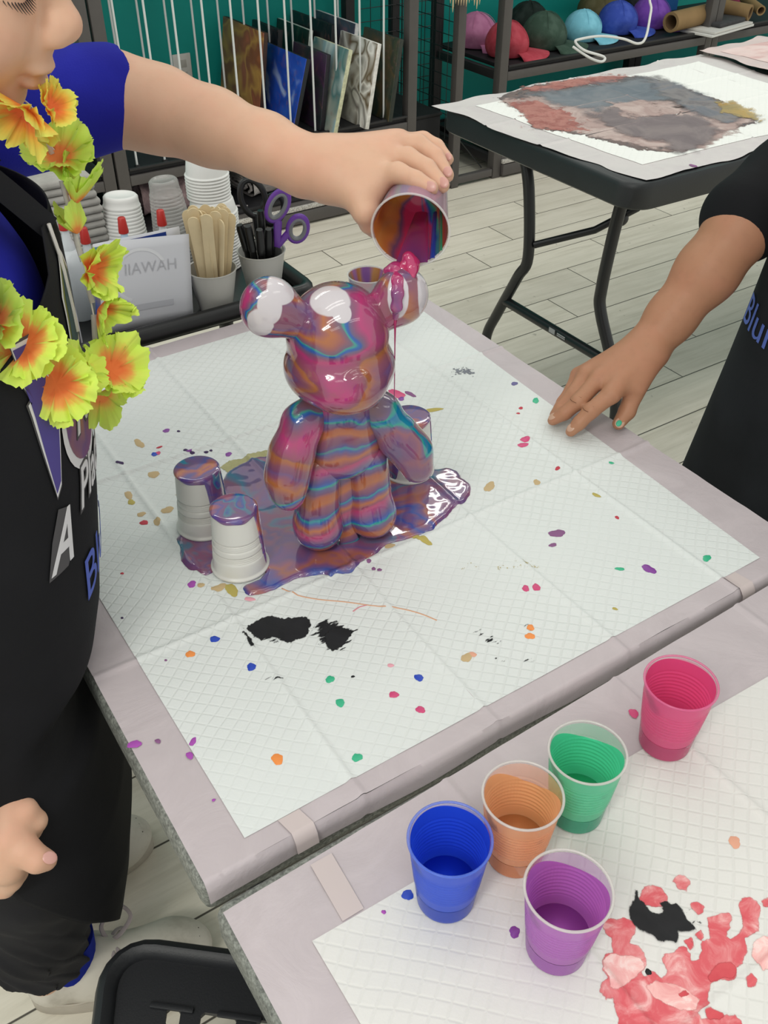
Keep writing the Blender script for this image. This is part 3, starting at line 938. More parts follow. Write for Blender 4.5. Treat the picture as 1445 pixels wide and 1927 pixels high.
# cup with paint left in it, on the far corner of the pad
M_MIX = marble('mixed_cup_streaks', 21.0, zf=6.0, warp=(16.0, 0.02, 40.0, 0.008), sc=16.0, amp=2.2,
    stops=['#c97f4a', '#d89a5a', '#a069b0', '#9a60a8', '#6f79b0', '#3f5fb0', '#5aa08a', '#c77f58', '#b07ab8'], rough=0.2, squash=(1, 1, 0.25))
q = NT('mixed_cup_inside'); tc = q.n('ShaderNodeTexCoord'); s_ = q.n('ShaderNodeSeparateXYZ'); q.l(tc.outputs['Object'], s_.inputs[0])
ag = q.math('ADD', q.math('DIVIDE', q.math('ARCTAN2', s_.outputs[1], s_.outputs[0]), 2*PI), 0.5)
ag = q.math('ADD', ag, q.math('MULTIPLY', q.math('SUBTRACT', q.noise(tc.outputs['Object'], 26.0, 2.0), 0.5), 0.10))
ag = q.math('ADD', ag, q.math('MULTIPLY', q.math('SUBTRACT', 0.08, s_.outputs[2]), 0.5))
c_ = q.ramp(q.math('FRACT', ag), [(0.0, '#e0893c'), (0.08, '#e89a4c'), (0.14, '#d8804a'), (0.17, '#7a5278'), (0.20, '#d63a68'), (0.31, '#d8386a'), (0.325, '#6a4f88'), (0.345, '#d03a66'), (0.37, '#2f55ae'), (0.40, '#3f9f88'), (0.42, '#b0503c'), (0.52, '#a84a4a'), (0.60, '#c05a3a'), (0.66, '#c22f4c'), (0.76, '#c8304f'), (0.785, '#34349a'), (0.81, '#34349a'), (0.83, '#4fb27c'), (0.86, '#9a4a78'), (0.89, '#d8743a'), (0.94, '#7f4f70'), (1.0, '#e0893c')])
q.set(c_, 0.14, 0.5, 0.8)
t_ = q.n('ShaderNodeBsdfTranslucent'); q.l(c_, t_.inputs[0]); mx_ = q.n('ShaderNodeMixShader'); mx_.inputs[0].default_value = 0.5
q.l(q.b.outputs[0], mx_.inputs[1]); q.l(t_.outputs[0], mx_.inputs[2]); q.l(mx_.outputs[0], q.out.inputs['Surface'])
M_MIXIN = q.m
def mixing_cup(name, label, M4, rb, rr, h):
    t = bpy.data.objects.new(name, None); C.objects.link(t); t.empty_display_size = 0.05
    t.matrix_world = M4; tag(t, label, 'cup')
    pr = [(0.0, 0.0)]+[(rb+(rr-rb)*z/h, z) for z in np.linspace(0.0005, h-0.001, 24)]
    MB().lathe(pr, 56, ends=False).build('cup_wall', film_mat('streaked_cup_film', '#cbb6cc', 0.55, 0.15), t, angle=60)
    rim = [(rr+0.0004+0.0011*math.cos(a), h-0.0006+0.0010*math.sin(a)) for a in np.linspace(0, 2*PI, 12, endpoint=False)]
    MB().lathe(rim, 64, closed=True).build('rim', CLEAR, t, weld=True, angle=180)
    return t
q = PZ(692, 517, 0.822)
t = mixing_cup('mixing_cup', 'emptied mixing cup with orange and purple streaks standing behind the bear', Matrix.Translation((q[0], q[1], 0.7434)), 0.0222, 0.0302, 0.080)
MB().lathe([(0.0, 0.002)]+[(0.0222+0.008*z/0.08-0.0009, z) for z in np.linspace(0.002, 0.078, 30)], 56, ends=False).build('paint_coat', M_MIX, t, angle=180)
# ------------------------------------------------------------------ black folding table at the back
BLACK_P = mat('black_table_plastic', '#25282a', 0.45, 0.5, bump=0.12, bscale=420, noise=0.12, nscale=9)
TUBE_K = mat('black_tube_steel', '#1d1e20', 0.32, 0.5)
BT = thing('folding_table', 'black folding table by the shelves under the grey stained pad', 'table', (2.4, 1.7, 0))
c0 = np.array([1.498, 1.352]); ang = math.radians(-1.0)
ux = np.array([math.cos(ang), math.sin(ang)]); uy = np.array([0.0, 1.0])
TW, TL, TT, RAD = 0.70, 1.83, 0.058, 0.055
poly = []
for (a, b, s0) in ((RAD, RAD, PI), (TL-RAD, RAD, 1.5*PI), (TL-RAD, TW-RAD, 0), (RAD, TW-RAD, 0.5*PI)):
    for i in range(9):
        t_ = s0+i*PI/16
        p = c0+ux*(a+RAD*math.cos(t_))+uy*(b+RAD*math.sin(t_)); poly.append((p[0], p[1]))
mb = MB(); n = len(poly); cen = np.mean(poly, 0)
rings = [(0.985, TZ-TT), (1.0, TZ-TT+0.006), (1.0, TZ-0.012), (0.996, TZ-0.004), (0.988, TZ)]
vs = []
for s_, z in rings:
    for p in poly:
        d = np.array(p)-cen; l_ = np.linalg.norm(d)
        q = cen+d*(1-(1-s_)*0.55/l_ if l_ else 1); vs.append((q[0], q[1], z))
fs = []
for k in range(len(rings)-1):
    for i in range(n): fs.append((k*n+i, k*n+(i+1) % n, (k+1)*n+(i+1) % n, (k+1)*n+i))
fs.append(tuple(range(n-1, -1, -1))); fs.append(tuple((len(rings)-1)*n+i for i in range(n)))
mb.add(vs, fs); mb.build('tabletop', BLACK_P, BT, world=True, angle=50)
def tube_path(name, pts, r, parent, m=TUBE_K, n=12, sm=6):
    return MB().tube(catmull(pts, sm), r, n).build(name, m, parent, world=True)
for X, sg in ((1.575, 1), (3.15, -1)):
    tube_path('leg', [(X, 1.80, 0.683), (X, 1.765, 0.60), (X, 1.742, 0.43), (X, 1.775, 0.36), (X+0.01*sg, 1.855, 0.22), (X+0.01*sg, 1.895, 0.13), (X+0.01*sg, 1.90, 0.0)], 0.0145, BT)
    tube_path('leg', [(X, 1.45, 0.683), (X, 1.462, 0.60), (X, 1.474, 0.45), (X, 1.465, 0.39), (X+0.01*sg, 1.405, 0.26), (X+0.01*sg, 1.372, 0.15), (X+0.01*sg, 1.368, 0.0)], 0.0145, BT)
    cb_ = MB().tube([(X+0.006*sg, 1.825, 0.272), (X+0.006*sg, 1.415, 0.272)], 0.013, 10).build('crossbar', TUBE_K, BT, world=True)
    if sg == 1:
        tg = mat('label_grey', '#9fa1a3', 0.6)
        MB().box((X-0.0075, 1.615, 0.276), (0.0012, 0.022, 0.013)).build('label_tag', tg, cb_, world=True)
        for dy, dz in ((0.03, 0.003), (0.03, -0.002)):
            MB().box((X-0.0076, 1.615-dy-0.005, 0.275+dz), (0.0010, 0.030, 0.0028)).build('label_tag', tg, cb_, world=True)
    MB().tube([(X, 1.80, 0.683), (X, 1.45, 0.683)], 0.012, 10).build('top_rail', TUBE_K, BT, world=True)
    br = MB().tube([(X+0.004*sg, 1.728, 0.465), (X+0.10*sg, 1.62, 0.52), (X+0.16*sg, 1.55, 0.585), (X+0.22*sg, 1.50, 0.685)], 0.009, 10).build('brace', TUBE_K, BT, world=True)
    MB().sphere((X+0.135*sg, 1.575, 0.558), 0.020, 14, 10).build('brace_collar', TUBE_K, br, world=True)

H_BACK = PadH(0.7416, (1.95, 2.3), (1.66, 1.84), amp=0.0022, seed=6.0)
PAD_W3 = quilt_mat('pad_white_back', '#f3f2ee', 0.016, 0.25)
PAD_F3 = film('pad_border_back', '#d9d2d0')
PADB = pad('absorbent_pad', 'white pad with a big grey and red dried paint stain on the black folding table',
    [(1.535, 1.372), (2.40, 1.362), (2.46, 2.06), (1.475, 2.055)], [(1.605, 1.44), (2.335, 1.425), (2.385, 1.995), (1.565, 1.985)], H_BACK, PAD_W3, PAD_F3, nu=130, nv=110, edge_wave=0.03)
H_BACK2 = PadH(0.7485, (2.9,), (1.7,), amp=0.008, seed=12.0)
PAD_PINK = NT('pad_pink_wash'); tc = PAD_PINK.n('ShaderNodeTexCoord')
nn = PAD_PINK.noise(tc.outputs['Object'], 5.0, 5.0, 0.6, dist=1.0)
PAD_PINK = PAD_PINK.set(PAD_PINK.ramp(nn, [(0.3, '#ead9d5'), (0.5, '#e3c9c5'), (0.62, '#d2a9a6'), (0.75, '#eadfdb')]), 0.8, 0.2)
pad('absorbent_pad', 'crumpled pink washed pad at the far end of the black folding table',
    [(2.42, 1.375), (3.22, 1.37), (3.22, 2.05), (2.43, 2.05)], [(2.47, 1.42), (3.17, 1.42), (3.17, 2.00), (2.48, 2.00)], H_BACK2, PAD_PINK, film('pad_border_pink', '#dcc6c2'), nu=90, nv=90, edge_wave=0.03)

# ------------------------------------------------------------------ shelving along the teal wall
RACK = mat('rack_steel', '#55514f', 0.45, 0.45, noise=0.05, nscale=20)
RACK_D = mat('rack_steel_dark', '#2b2a2b', 0.5, 0.4)
DECK = mat('black_shelf_board', '#232225', 0.55, 0.35, noise=0.15, nscale=14)
STONE = NT('terrazzo_edge'); tc = STONE.n('ShaderNodeTexCoord')
STONE = STONE.set(STONE.ramp(STONE.noise(tc.outputs['Object'], 180, 3, 0.7), [(0.35, '#8f8b86'), (0.5, '#bcb8b1'), (0.65, '#d6d3cc')]), 0.5)
FY, BY = 3.205, 3.70
def rack(name, label, x0, x1, decks, h=1.5):
    t = thing(name, label, 'shelf', ((x0+x1)/2, (FY+BY)/2, 0))
    for x in (x0+0.02, x1-0.02):
        for y in (FY+0.02, BY-0.02):
            MB().rbox((x, y, h/2), (0.042, 0.042, h), 0.003).build('post', RACK if y < 3.4 else RACK_D, t, world=True)
    for z in decks:
        MB().rbox(((x0+x1)/2, (FY+BY)/2+0.004, z-0.008), (x1-x0-0.086, BY-FY-0.012, 0.016), 0.002).build('shelf_board', DECK, t, world=True)
        if z > 1.0: continue
        MB().rbox(((x0+x1)/2, FY+0.010, z-0.034), (x1-x0-0.084, 0.020, 0.034), 0.002).build('front_rail', RACK, t, world=True)
        for x in (x0+0.02, x1-0.02):
            MB().rbox((x, (FY+BY)/2, z-0.034), (0.026, BY-FY-0.084, 0.034), 0.002).build('side_rail', RACK_D, t, world=True)
        if z > 0.2:
            MB().rbox(((x0+x1)/2, FY+0.004, z+0.004), (x1-x0-0.086, 0.012, 0.008), 0.001).build('shelf_lip', RACK_D, t, world=True)
    return t
def low_trim(x0, x1, t):
    MB().rbox(((x0+x1)/2, FY-0.002, 0.067), (x1-x0-0.086, 0.020, 0.016), 0.001).build('stone_strip', STONE, t, world=True, label='pale speckled strip above the bottom rail')
    MB().rbox(((x0+x1)/2, FY-0.004, 0.032), (x1-x0-0.086, 0.026, 0.046), 0.002).build('bottom_rail', RACK, t, world=True)
LZ, RZ_ = 0.325, 0.445
rk = rack('shelf_rack', 'dark steel shelf rack holding the dried paint canvases', 1.005, 2.235, (0.105, LZ, 1.22)); low_trim(1.005, 2.235, rk)
rk2 = rack('shelf_rack', 'dark steel shelf rack holding the row of coloured caps', 2.645, 3.895, (0.105, RZ_, 1.35)); low_trim(2.645, 3.895, rk2)
rk3 = rack('shelf_rack', 'dark steel shelf rack at the far right holding cardboard tubes', 3.90, 5.1, (0.105, RZ_))
rk4 = rack('shelf_rack', 'dark steel shelf rack at the far left behind the blue shirt', -0.25, 0.995, (0.105, LZ, 1.22))

# gap between the racks: slim post frame with wire grid panel
GR = thing('grid_stand', 'slim dark stand with wire grid panel between the two shelf racks', 'stand', (2.44, 3.4, 0))
for x, y in ((2.44, FY+0.015), (2.44, BY-0.02)):
    MB().rbox((x, y, 0.75), (0.036, 0.036, 1.5), 0.002).build('post', RACK if y < 3.4 else RACK_D, GR, world=True)
MB().rbox((2.44, FY+0.012, 0.028), (0.40, 0.026, 0.030), 0.002).build('bottom_bar', RACK, GR, world=True)
MB().rbox((2.44, (FY+BY)/2, 0.028), (0.026, BY-FY-0.07, 0.030), 0.002).build('side_bar', RACK_D, GR, world=True)
WIRE = mat('black_wire', '#15191a', 0.4)
for (X0, Y0, X1, Y1, nm) in ((2.44, FY+0.03, 2.44, BY-0.03, 'grid_panel'), (2.26, BY-0.04, 2.62, BY-0.04, 'grid_panel')):
    g = MB(); L_ = math.hypot(X1-X0, Y1-Y0); k = int(L_/0.05)
    for i in range(k+1):
        u = i/k; g.tube([(X0+(X1-X0)*u, Y0+(Y1-Y0)*u, 0.18), (X0+(X1-X0)*u, Y0+(Y1-Y0)*u, 1.45)], 0.0016, 5)
    for i in range(26):
        z = 0.18+i*0.05; g.tube([(X0, Y0, z), (X1, Y1, z)], 0.0016, 5)
    g.build(nm, WIRE, GR, world=True)
CB = mat('black_board', '#141416', 0.6)
t = thing('storage_box', 'tall black storage box standing between the racks behind the folding table', 'box', (2.335, 3.46, 0))
MB().rbox((2.335, 3.46, 0.14), (0.165, 0.34, 0.28), 0.006).build('body', CB, t, world=True)
MB().rbox((2.335, 3.46, 0.287), (0.172, 0.35, 0.014), 0.004).build('lid', CB, t, world=True)
tag(MB().tube(catmull([(2.46, 3.23, 0.20), (2.53, 3.24, 0.13), (2.60, 3.23, 0.05)], 6), 0.0025, 6).build('cable', WIRE, None), 'thin black cable slanting in the open bay under the caps rack', 'cable')

# ------------------------------------------------------------------ wire dividers and canvases
ROD = mat('white_coated_wire', '#dcdedd', 0.35, 0.5)
xs_px = [(209, 0), (268, 0), (323, 0), (378, 0), (432, 0), (484, 0), (534, 0), (583, 0), (630, 0), (676, 0), (722, 0)]
for i, (px, py) in enumerate(xs_px):
    q = PY(px, py, 3.235)
    t = thing('wire_divider', 'white wire divider standing in the canvas rack', 'divider', (q[0], 3.40, LZ), group='white wire dividers in the canvas rack')
    MB().tube(catmull([(0, -0.165, 0), (0, -0.165, 0.40), (0, -0.165, 0.74), (0, -0.15, 0.76), (0, 0.0, 0.76), (0, 0.15, 0.76), (0, 0.165, 0.74), (0, 0.165, 0.40), (0, 0.165, 0)], 4), 0.0040, 8).build('wire_loop', ROD, t)
    MB().rbox((0, -0.165, 0.004), (0.016, 0.016, 0.008), 0.002).build('foot', RACK_D, t)

def canvas_mat(name, cols, seed, sc=5.0, warp=(3.0, 0.12, 9.0, 0.04), zf=0.0):
    return marble(name, seed, zf=zf, warp=warp, sc=sc, amp=1.6, stops=cols, rough=0.35, coat=0.15)
CV = [  # base x, front y, depth, height, lean, colours, edge colour, words
    (1.640, 3.40, 0.34, 0.325, 0.050, ['#8a5030', '#a8623a', '#b8784a', '#b06244', '#96563c', '#c09048', '#8f5434'], '#3a2418', 'orange brown swirled', 1.2),
    (1.763, 3.50, 0.22, 0.305, 0.040, ['#14181f', '#1c2530', '#18202a', '#2a2f38'], '#121417', 'near black', 2.0),
    (1.690, 3.230, 0.31, 0.261, 0.078, ['#2450bc', '#2f60cc', '#4a7ad8', '#a8bce8', '#2a54c0', '#2048b0'], '#14181f', 'bright blue with white veins', 3.1),
    (1.896, 3.52, 0.30, 0.285, 0.048, ['#18332c', '#21453a', '#2f5a48', '#183028'], '#c8cfc6', 'dark green with a pale edge', 4.2),
    (1.818, 3.240, 0.25, 0.262, 0.040, ['#35303c', '#4a3442', '#55303f', '#2f3a3c', '#3f4046', '#4d3352'], '#221f26', 'dusky maroon and grey', 5.3),
    (1.838, 3.178, 0.25, 0.284, 0.076, ['#90b0b8', '#c8d8d4', '#5b7f90', '#8a6a40', '#d4ded8', '#4f7878', '#a0a59a'], '#c9c9a8', 'striped pale blue and brown with a dripped edge', 6.6),
    (1.944, 3.419, 0.33, 0.315, 0.045, ['#12151c', '#1b2230', '#20222c', '#161a22'], '#101216', 'midnight navy', 7.4),
    (1.993, 3.346, 0.30, 0.326, 0.053, ['#3d3f52', '#4c4c60', '#57556a', '#3c4656'], '#cfcfd0', 'dull purple with a white edge', 8.8),
    (1.972, 3.167, 0.26, 0.292, 0.058, ['#f0eeea', '#e0ddd8', '#4a4a4a', '#a8a5a0', '#f2f0ec', '#6a5a40', '#e6e3de', '#85827e'], '#dddad4', 'white and grey marbled', 9.1),
    (2.098, 3.197, 0.25, 0.288, 0.050, ['#2f3a30', '#3d4430', '#4a4a34', '#2d3f38', '#554a30'], '#2c322b', 'dark olive', 10.5)]
for i, (x, y, d, h, ln, cols, ec, words, sd) in enumerate(CV):
    t = thing('canvas', words+' poured paint canvas leaning in the rack', 'canvas', (x, y, LZ+0.001), group='poured canvases in the rack')
    th = 0.017
    face = canvas_mat('canvas_paint_'+words.split()[0]+str(i), cols, sd, sc=9.0 if i not in (5,) else 6.0, zf=0.0)
    R = Matrix.Rotation(math.atan2(ln, h), 3, 'Y')
    hh = math.hypot(ln, h)
    MB().rbox(R @ Vector((0.0, d/2, hh/2)), (0.003, d-0.001, hh-0.001), 0.0008, R=R).build('painted_face', face, t)
    MB().rbox(R @ Vector((th/2+0.0015, d/2, hh/2)), (th, d, hh), 0.002, R=R).build('stretched_edge', mat('canvas_edge_'+str(i), ec, 0.6, noise=0.25, nscale=60), t)

# ------------------------------------------------------------------ caps
def cap_field(s=1.0):
    f_ = Field()
    f_.ell((0, 0, 0.048), (0.088, 0.098, 0.075))
    f_.ell((0, 0.004, 0.066), (0.082, 0.088, 0.080), k=0.02)
    f_.half((0, 0, 0.004), (0, 0, -1))
    return f_
CAPV, CAPF = cap_field().mesh(0.0045)
def cap(label, loc, col, rz, s=1.0, tilt=0.0):
    t = thing('baseball_cap', label, 'cap', loc, rz, 'coloured caps on the shelf'); t.scale = (s, s, s)
    nm = label.split(' cap')[0].replace(' ', '_')
    m_ = NT('cap_'+nm); tc = m_.n('ShaderNodeTexCoord')
    m_.bump(m_.noise(tc.outputs['Object'], 300, 2), 0.4, 0.001)
    hv = m_.mix(m_.smooth(m_.noise(tc.outputs['Object'], 22, 4), 0.4, 0.65, 0.0, 0.35), col, tuple(min(1, c+0.14) for c in [int(col[i:i+2], 16)/255 for i in (1, 3, 5)]))
    m_ = m_.set(hv, 0.85, 0.2)
    V = CAPV.copy()
    d = 0.004*np.clip((0.03-V[:, 2])/0.03, 0, 1)
    V[:, 0] *= 1-0.05*np.sin(V[:, 2]*60)
    o = fast_mesh('crown', V, CAPF, m_, None, None, 2); o.parent = t
    def brim(u, v):
        a = (u-0.5)*2*1.12
        r0 = 0.086; ext = 0.102*max(0.0, math.cos(a*1.25))**0.5
        r = r0-0.006+(ext+0.006)*v
        z = -0.004-0.022*v*v*(0.25+0.75*abs(math.sin(a)))-0.004*v
        return (r*math.sin(a), -r*math.cos(a)*1.03, z+0.030)
    MB().grid(26, 10, brim).build('brim', m_, t, solid=0.003)
    MB().sphere((0, 0.004, 0.146), (0.007, 0.007, 0.004), 10, 6).build('button', m_, t)
    for k in range(3):
        a = k*PI/3
        pts = [(0.0905*math.cos(a)*math.cos(q), 0.0995*math.sin(a)*math.cos(q), 0.058+0.0885*math.sin(q)) for q in np.linspace(0.1, PI-0.1, 15)]
        MB().tube(pts, 0.0011, 5).build('seam', m_, o)
    return t
def hat_at(px, py, **k): 
    q = PZ(px, py, RZ_+0.002); return (q[0], q[1], RZ_+0.002)
cap('pink cap at the left end of the shelf behind the hanging sticks', (2.79, 3.56, RZ_), '#b8749a', math.radians(40), 0.94)
cap('red cap partly behind the steel post of the rack', (2.80, 3.36, RZ_), '#b2424f', math.radians(62), 0.94)
cap('dark green cap in the row between red and light blue', (3.02, 3.38, RZ_), '#3b5044', math.radians(58), 1.0)
cap('light blue cap with white cable looped across it', (3.26, 3.40, RZ_), '#7cc0d4', math.radians(66), 0.86)
cap('royal blue cap between the light blue and purple caps', (3.49, 3.42, RZ_), '#3a50ac', math.radians(64), 0.92)
cap('purple cap at the right end of the row', (3.70, 3.42, RZ_), '#7646a8', math.radians(66), 0.92)
cap('olive brown cap behind the light blue and royal blue caps', (3.54, 3.60, RZ_), '#5f583c', math.radians(0), 1.06)
cap('charcoal cap behind the purple cap', (3.80, 3.59, RZ_), '#26282c', math.radians(10), 1.04)
cap('black cap in the shade behind the dark green cap', (3.10, 3.58, RZ_), '#1f2a26', math.radians(0), 1.0)

CORD = mat('white_cord', '#e4e3df', 0.4)
def pp(pts, y): return [PY(a, b, y) for a, b in pts]
pts = [(3.72, 3.20, 1.34), (3.71, 3.19, 1.0), D(1233, -30, 3.93), D(1225, 20, 3.93), D(1215, 70, 3.93), D(1200, 82, 3.93), D(1172, 73, 3.90), D(1130, 68, 3.86), D(1090, 74, 3.83), D(1083, 80, 3.82), D(1100, 95, 3.80), D(1136, 107, 3.79), D(1132, 116, 3.78), D(1110, 109, 3.80), D(1078, 88, 3.82)]
tag(MB().tube(catmull(pts, 7), 0.0052, 8).build('charging_cable', CORD, None), 'white cable dangling in a loop across the light blue cap', 'cable')

# items at the right end
KRAFT = mat('kraft_paper', '#8f7450', 0.7, 0.2, noise=0.12, nscale=12)
def roll(label, a, b, r):
    t = thing('paper_roll', label, 'paper roll', a); A = Vector((0, 0, 0)); B = Vector(b)-Vector(a)
    d = B.normalized(); R = d.to_track_quat('Z', 'Y').to_matrix(); L_ = B.length
    MB().lathe([(r*0.72, 0), (r, 0), (r, L_), (r*0.72, L_)], 32, R=R, closed=True).build('tube', KRAFT, t, angle=50)
    MB().lathe([(r*0.66, 0.004), (r*0.7, 0.004), (r*0.7, L_-0.004), (r*0.66, L_-0.004)], 24, R=R, closed=True).build('core', mat('kraft_core', '#6b5238', 0.8), t, angle=50)
roll('brown paper roll lying on the shelf behind the right steel post', tuple(PZ(1262, 42, 0.505)), tuple(PZ(1345, 22, 0.505)), 0.042)
roll('short brown cardboard tube right of the steel post', tuple(PZ(1352, 12, 0.51)), tuple(PZ(1412, 24, 0.50)), 0.034)
roll('thin brown cardboard tube end poking out at the far right', tuple(PZ(1432, 20, 0.50)), tuple(PZ(1400, -4, 0.52)), 0.022)
a = PZ(1352, 50, RZ_+0.012)
t = thing('magazine_stack', 'white booklets under a dark folded sheet on the far right shelf', 'booklets', (a[0], a[1], RZ_), math.radians(10))
for k, (w_, c) in enumerate(((0.36, '#d9d8d4'), (0.33, '#cfcdc8'))):
    MB().rbox((0, 0.03, 0.006+0.011*k), (w_, 0.22, 0.010), 0.002).build('booklet', mat('booklet'+str(k), c, 0.5), t)
MB().rbox((0.03, 0.03, 0.032), (0.22, 0.17, 0.018), 0.007).build('folded_sheet', mat('charcoal_cloth', '#3a3a3c', 0.8, noise=0.2), t)
a = PZ(1265, 5, RZ_+0.05)
t = thing('blue_box', 'blue box at the back of the caps shelf', 'box', (a[0], 3.66, RZ_))
MB().rbox((0, 0, 0.09), (0.20, 0.05, 0.18), 0.003).build('body', mat('blue_card', '#1d5fa0', 0.5), t)
MB().rbox((0, 0, 0.184), (0.204, 0.054, 0.010), 0.002).build('lid', mat('blue_card_lid', '#1a548f', 0.5), t)
a = PZ(1435, 10, RZ_+0.10)
f_ = Field(); r2 = random.Random(4)
for k in range(16):
    f_.ell((r2.uniform(-.09, .09), r2.uniform(-.05, .05), 0.04+r2.uniform(0, .05)), (0.035, 0.03, 0.03), k=0.02)
V, F = f_.mesh(0.006)
o = fast_mesh('ribbon_bundle', V+np.array([4.40, 3.52, RZ_]), F, mat('pink_foil', '#b0466a', 0.5, noise=0.3, nscale=25, bump=0.6, bscale=60), None, None, 1)
tag(o, 'crumpled pink bundle at the far right end of the shelf', 'ribbon')

# hanging craft sticks in front of the caps rack
WOOD = mat('pale_wood', '#c9b48f', 0.6, 0.3, noise=0.1, nscale=30)
hp = PY(872, 15, 3.17)
t = thing('stick_bundle', 'bundle of pointed wooden sticks hanging in a bag above the caps', 'sticks', (hp[0], 3.165, 0.70))
r3 = random.Random(2)
for k in range(12):
    x = -0.068+0.0125*k; b_ = -0.015+0.035*r3.random()
    MB().tube([(x, 0.006*r3.random(), 0.22), (x+0.002, 0, b_+0.02), (x+0.002, 0, b_)], [0.0032, 0.0032, 0.0006], 7).build('skewer', WOOD, t)
MB().rbox((0, 0.012, 0.12), (0.165, 0.014, 0.16), 0.004).build('bag', film_mat('clear_bag', '#d8d2c4', 0.5, 0.2), t)
MB().tube(catmull([(-0.04, 0.012, 0.20), (-0.02, 0.03, 0.40), (0.0, 0.045, 0.66)], 5), 0.003, 8).build('hanging_cord', RACK_D, t)

# low shelf: rolled pads and a spoon
def roll_pad(label, c, L_, W_, Hh, m_, rz):
    t = thing('folded_pad', label, 'pad', c, rz)
    mb = MB()
    def fn(u, v):
        a = u*2*PI
        x = (v-0.5)*L_
        w_ = W_/2*(1+0.05*nz(v*3, u*2, 2.0, 3.0)); h_ = Hh/2*(1+0.16*nz(v*5, u*3, 2.0, 1.0))
        ca, sa = math.cos(a), math.sin(a)
        e = 0.5
        return (x, w_*abs(ca)**e*(1 if ca > 0 else -1), Hh/2+h_*abs(sa)**e*(1 if sa > 0 else -1)*(1 if sa > 0 else 1.0))
    mb.grid(40, 36, fn, wrap=True)
    mb.build('roll', m_, t, weld=False, angle=60)
    for sgn in (-1, 1):
        pts = []
        for i in range(40):
            a = i*0.42; r = 0.15+0.85*i/40
            pts.append((sgn*L_/2, W_/2*0.9*r*math.cos(a), Hh/2+Hh/2*0.85*r*math.sin(a)))
        MB().tube(pts, 0.006, 6).build('rolled_edge', m_, t)
    return t
GP = NT('grey_crushed_pad'); tc = GP.n('ShaderNodeTexCoord')
gn = GP.noise(tc.outputs['Object'], 12, 5, 0.65, dist=1.5); GP.bump(gn, 0.8, 0.02)
GP = GP.set(GP.ramp(gn, [(0.3, '#77706f'), (0.5, '#a19a98'), (0.7, '#c4bdba')]), 0.7, 0.3)
PKP = NT('pink_crushed_pad'); tc = PKP.n('ShaderNodeTexCoord')
gn = PKP.noise(tc.outputs['Object'], 8, 5, 0.65, dist=1.2); PKP.bump(gn, 0.8, 0.02)
PKP = PKP.set(PKP.ramp(gn, [(0.3, '#54474b'), (0.5, '#8a7478'), (0.7, '#b59a9c')]), 0.7, 0.3)
a = PZ(525, 372, 0.106)
roll_pad('rolled grey pad bundle on the bottom shelf right of the cup stack', (1.60+0.10, 3.42, 0.106), 0.34, 0.24, 0.075, GP, math.radians(6))
roll_pad('pinkish folded pad bundle on the bottom shelf behind the cups', (1.28, 3.42, 0.106), 0.30, 0.26, 0.13, PKP, math.radians(-8))
roll_pad('flat grey pad bundle lying further back on the bottom shelf', (1.98, 3.55, 0.106), 0.30, 0.2, 0.06, GP, math.radians(2))
SP = film_mat('clear_spoon_plastic', '#cfc6c6', 0.35, 0.2)
a = PZ(466, 388, 0.112)
t = thing('plastic_spoon', 'clear plastic spoon handle poking out beside the white cup stack', 'spoon', (a[0], a[1], 0.108), math.radians(-35))
MB().tube([(-0.13, 0, 0.004), (-0.02, 0, 0.006), (0.0, 0, 0.006)], [0.004, 0.007, 0.006], 10, flat=((0, 0, 1), 0.35)).build('handle', SP, t)
MB().sphere((-0.155, 0, 0.006), (0.03, 0.019, 0.006), 18, 8).build('bowl', SP, t)
# ------------------------------------------------------------------ people
def skin_mat(name, base, red, dark):
    q = NT(name); tc = q.n('ShaderNodeTexCoord')
    a = q.noise(tc.outputs['Object'], 16, 4, 0.6); b = q.noise(tc.outputs['Object'], 90, 3)
    c = q.mix(q.smooth(a, 0.38, 0.68, 0.0, 0.55), base, red)
    c = q.mix(q.smooth(b, 0.45, 0.75, 0.0, 0.18), c, dark)
    q.bump(q.noise(tc.outputs['Object'], 420, 3), 0.10, 0.0006)
    q.b.inputs['Subsurface Weight'].default_value = 0.12
    q.b.inputs['Subsurface Radius'].default_value = (0.010, 0.0035, 0.0018)
    q.b.inputs['Subsurface Scale'].default_value = 0.5
    return q.set(c, 0.5, 0.35)
SKIN1 = skin_mat('light_skin', '#d7ad92', '#daa289', '#c69b81')
SKIN2 = skin_mat('tan_skin', '#b07f62', '#b87e64', '#9a6a52')
NAIL1 = mat('nail_light', '#cf9c92', 0.3, 0.5)
NAIL2 = mat('nail_tan', '#c29c86', 0.3, 0.5)
CLOTH_BLUE = NT('blue_cotton'); tc = CLOTH_BLUE.n('ShaderNodeTexCoord')
n1 = CLOTH_BLUE.noise(tc.outputs['Object'], 500, 2); n2 = CLOTH_BLUE.noise(tc.outputs['Object'], 9, 3)
CLOTH_BLUE.bump(n1, 0.25, 0.0008)
CLOTH_BLUE = CLOTH_BLUE.set(CLOTH_BLUE.mix(CLOTH_BLUE.smooth(n2, 0.35, 0.7), '#1d1f8e', '#262aa8'), 0.85, 0.2)
def black_cloth(name, c):
    q = NT(name); tc = q.n('ShaderNodeTexCoord')
    q.bump(q.noise(tc.outputs['Object'], 700, 2), 0.25, 0.0006)
    return q.set(q.mix(q.smooth(q.noise(tc.outputs['Object'], 8, 3), 0.35, 0.7), c, tuple(x*0.82 for x in [int(c[i:i+2], 16)/255 for i in (1, 3, 5)])), 0.85, 0.2)
APRON_M = black_cloth('black_apron_cloth', '#1e1e21')
APRON_M2 = black_cloth('black_apron_cloth_far', '#26282d')
PANTS_M = black_cloth('black_trouser_cloth', '#29292d')
TEE_K = black_cloth('black_tee_cloth', '#17171a')

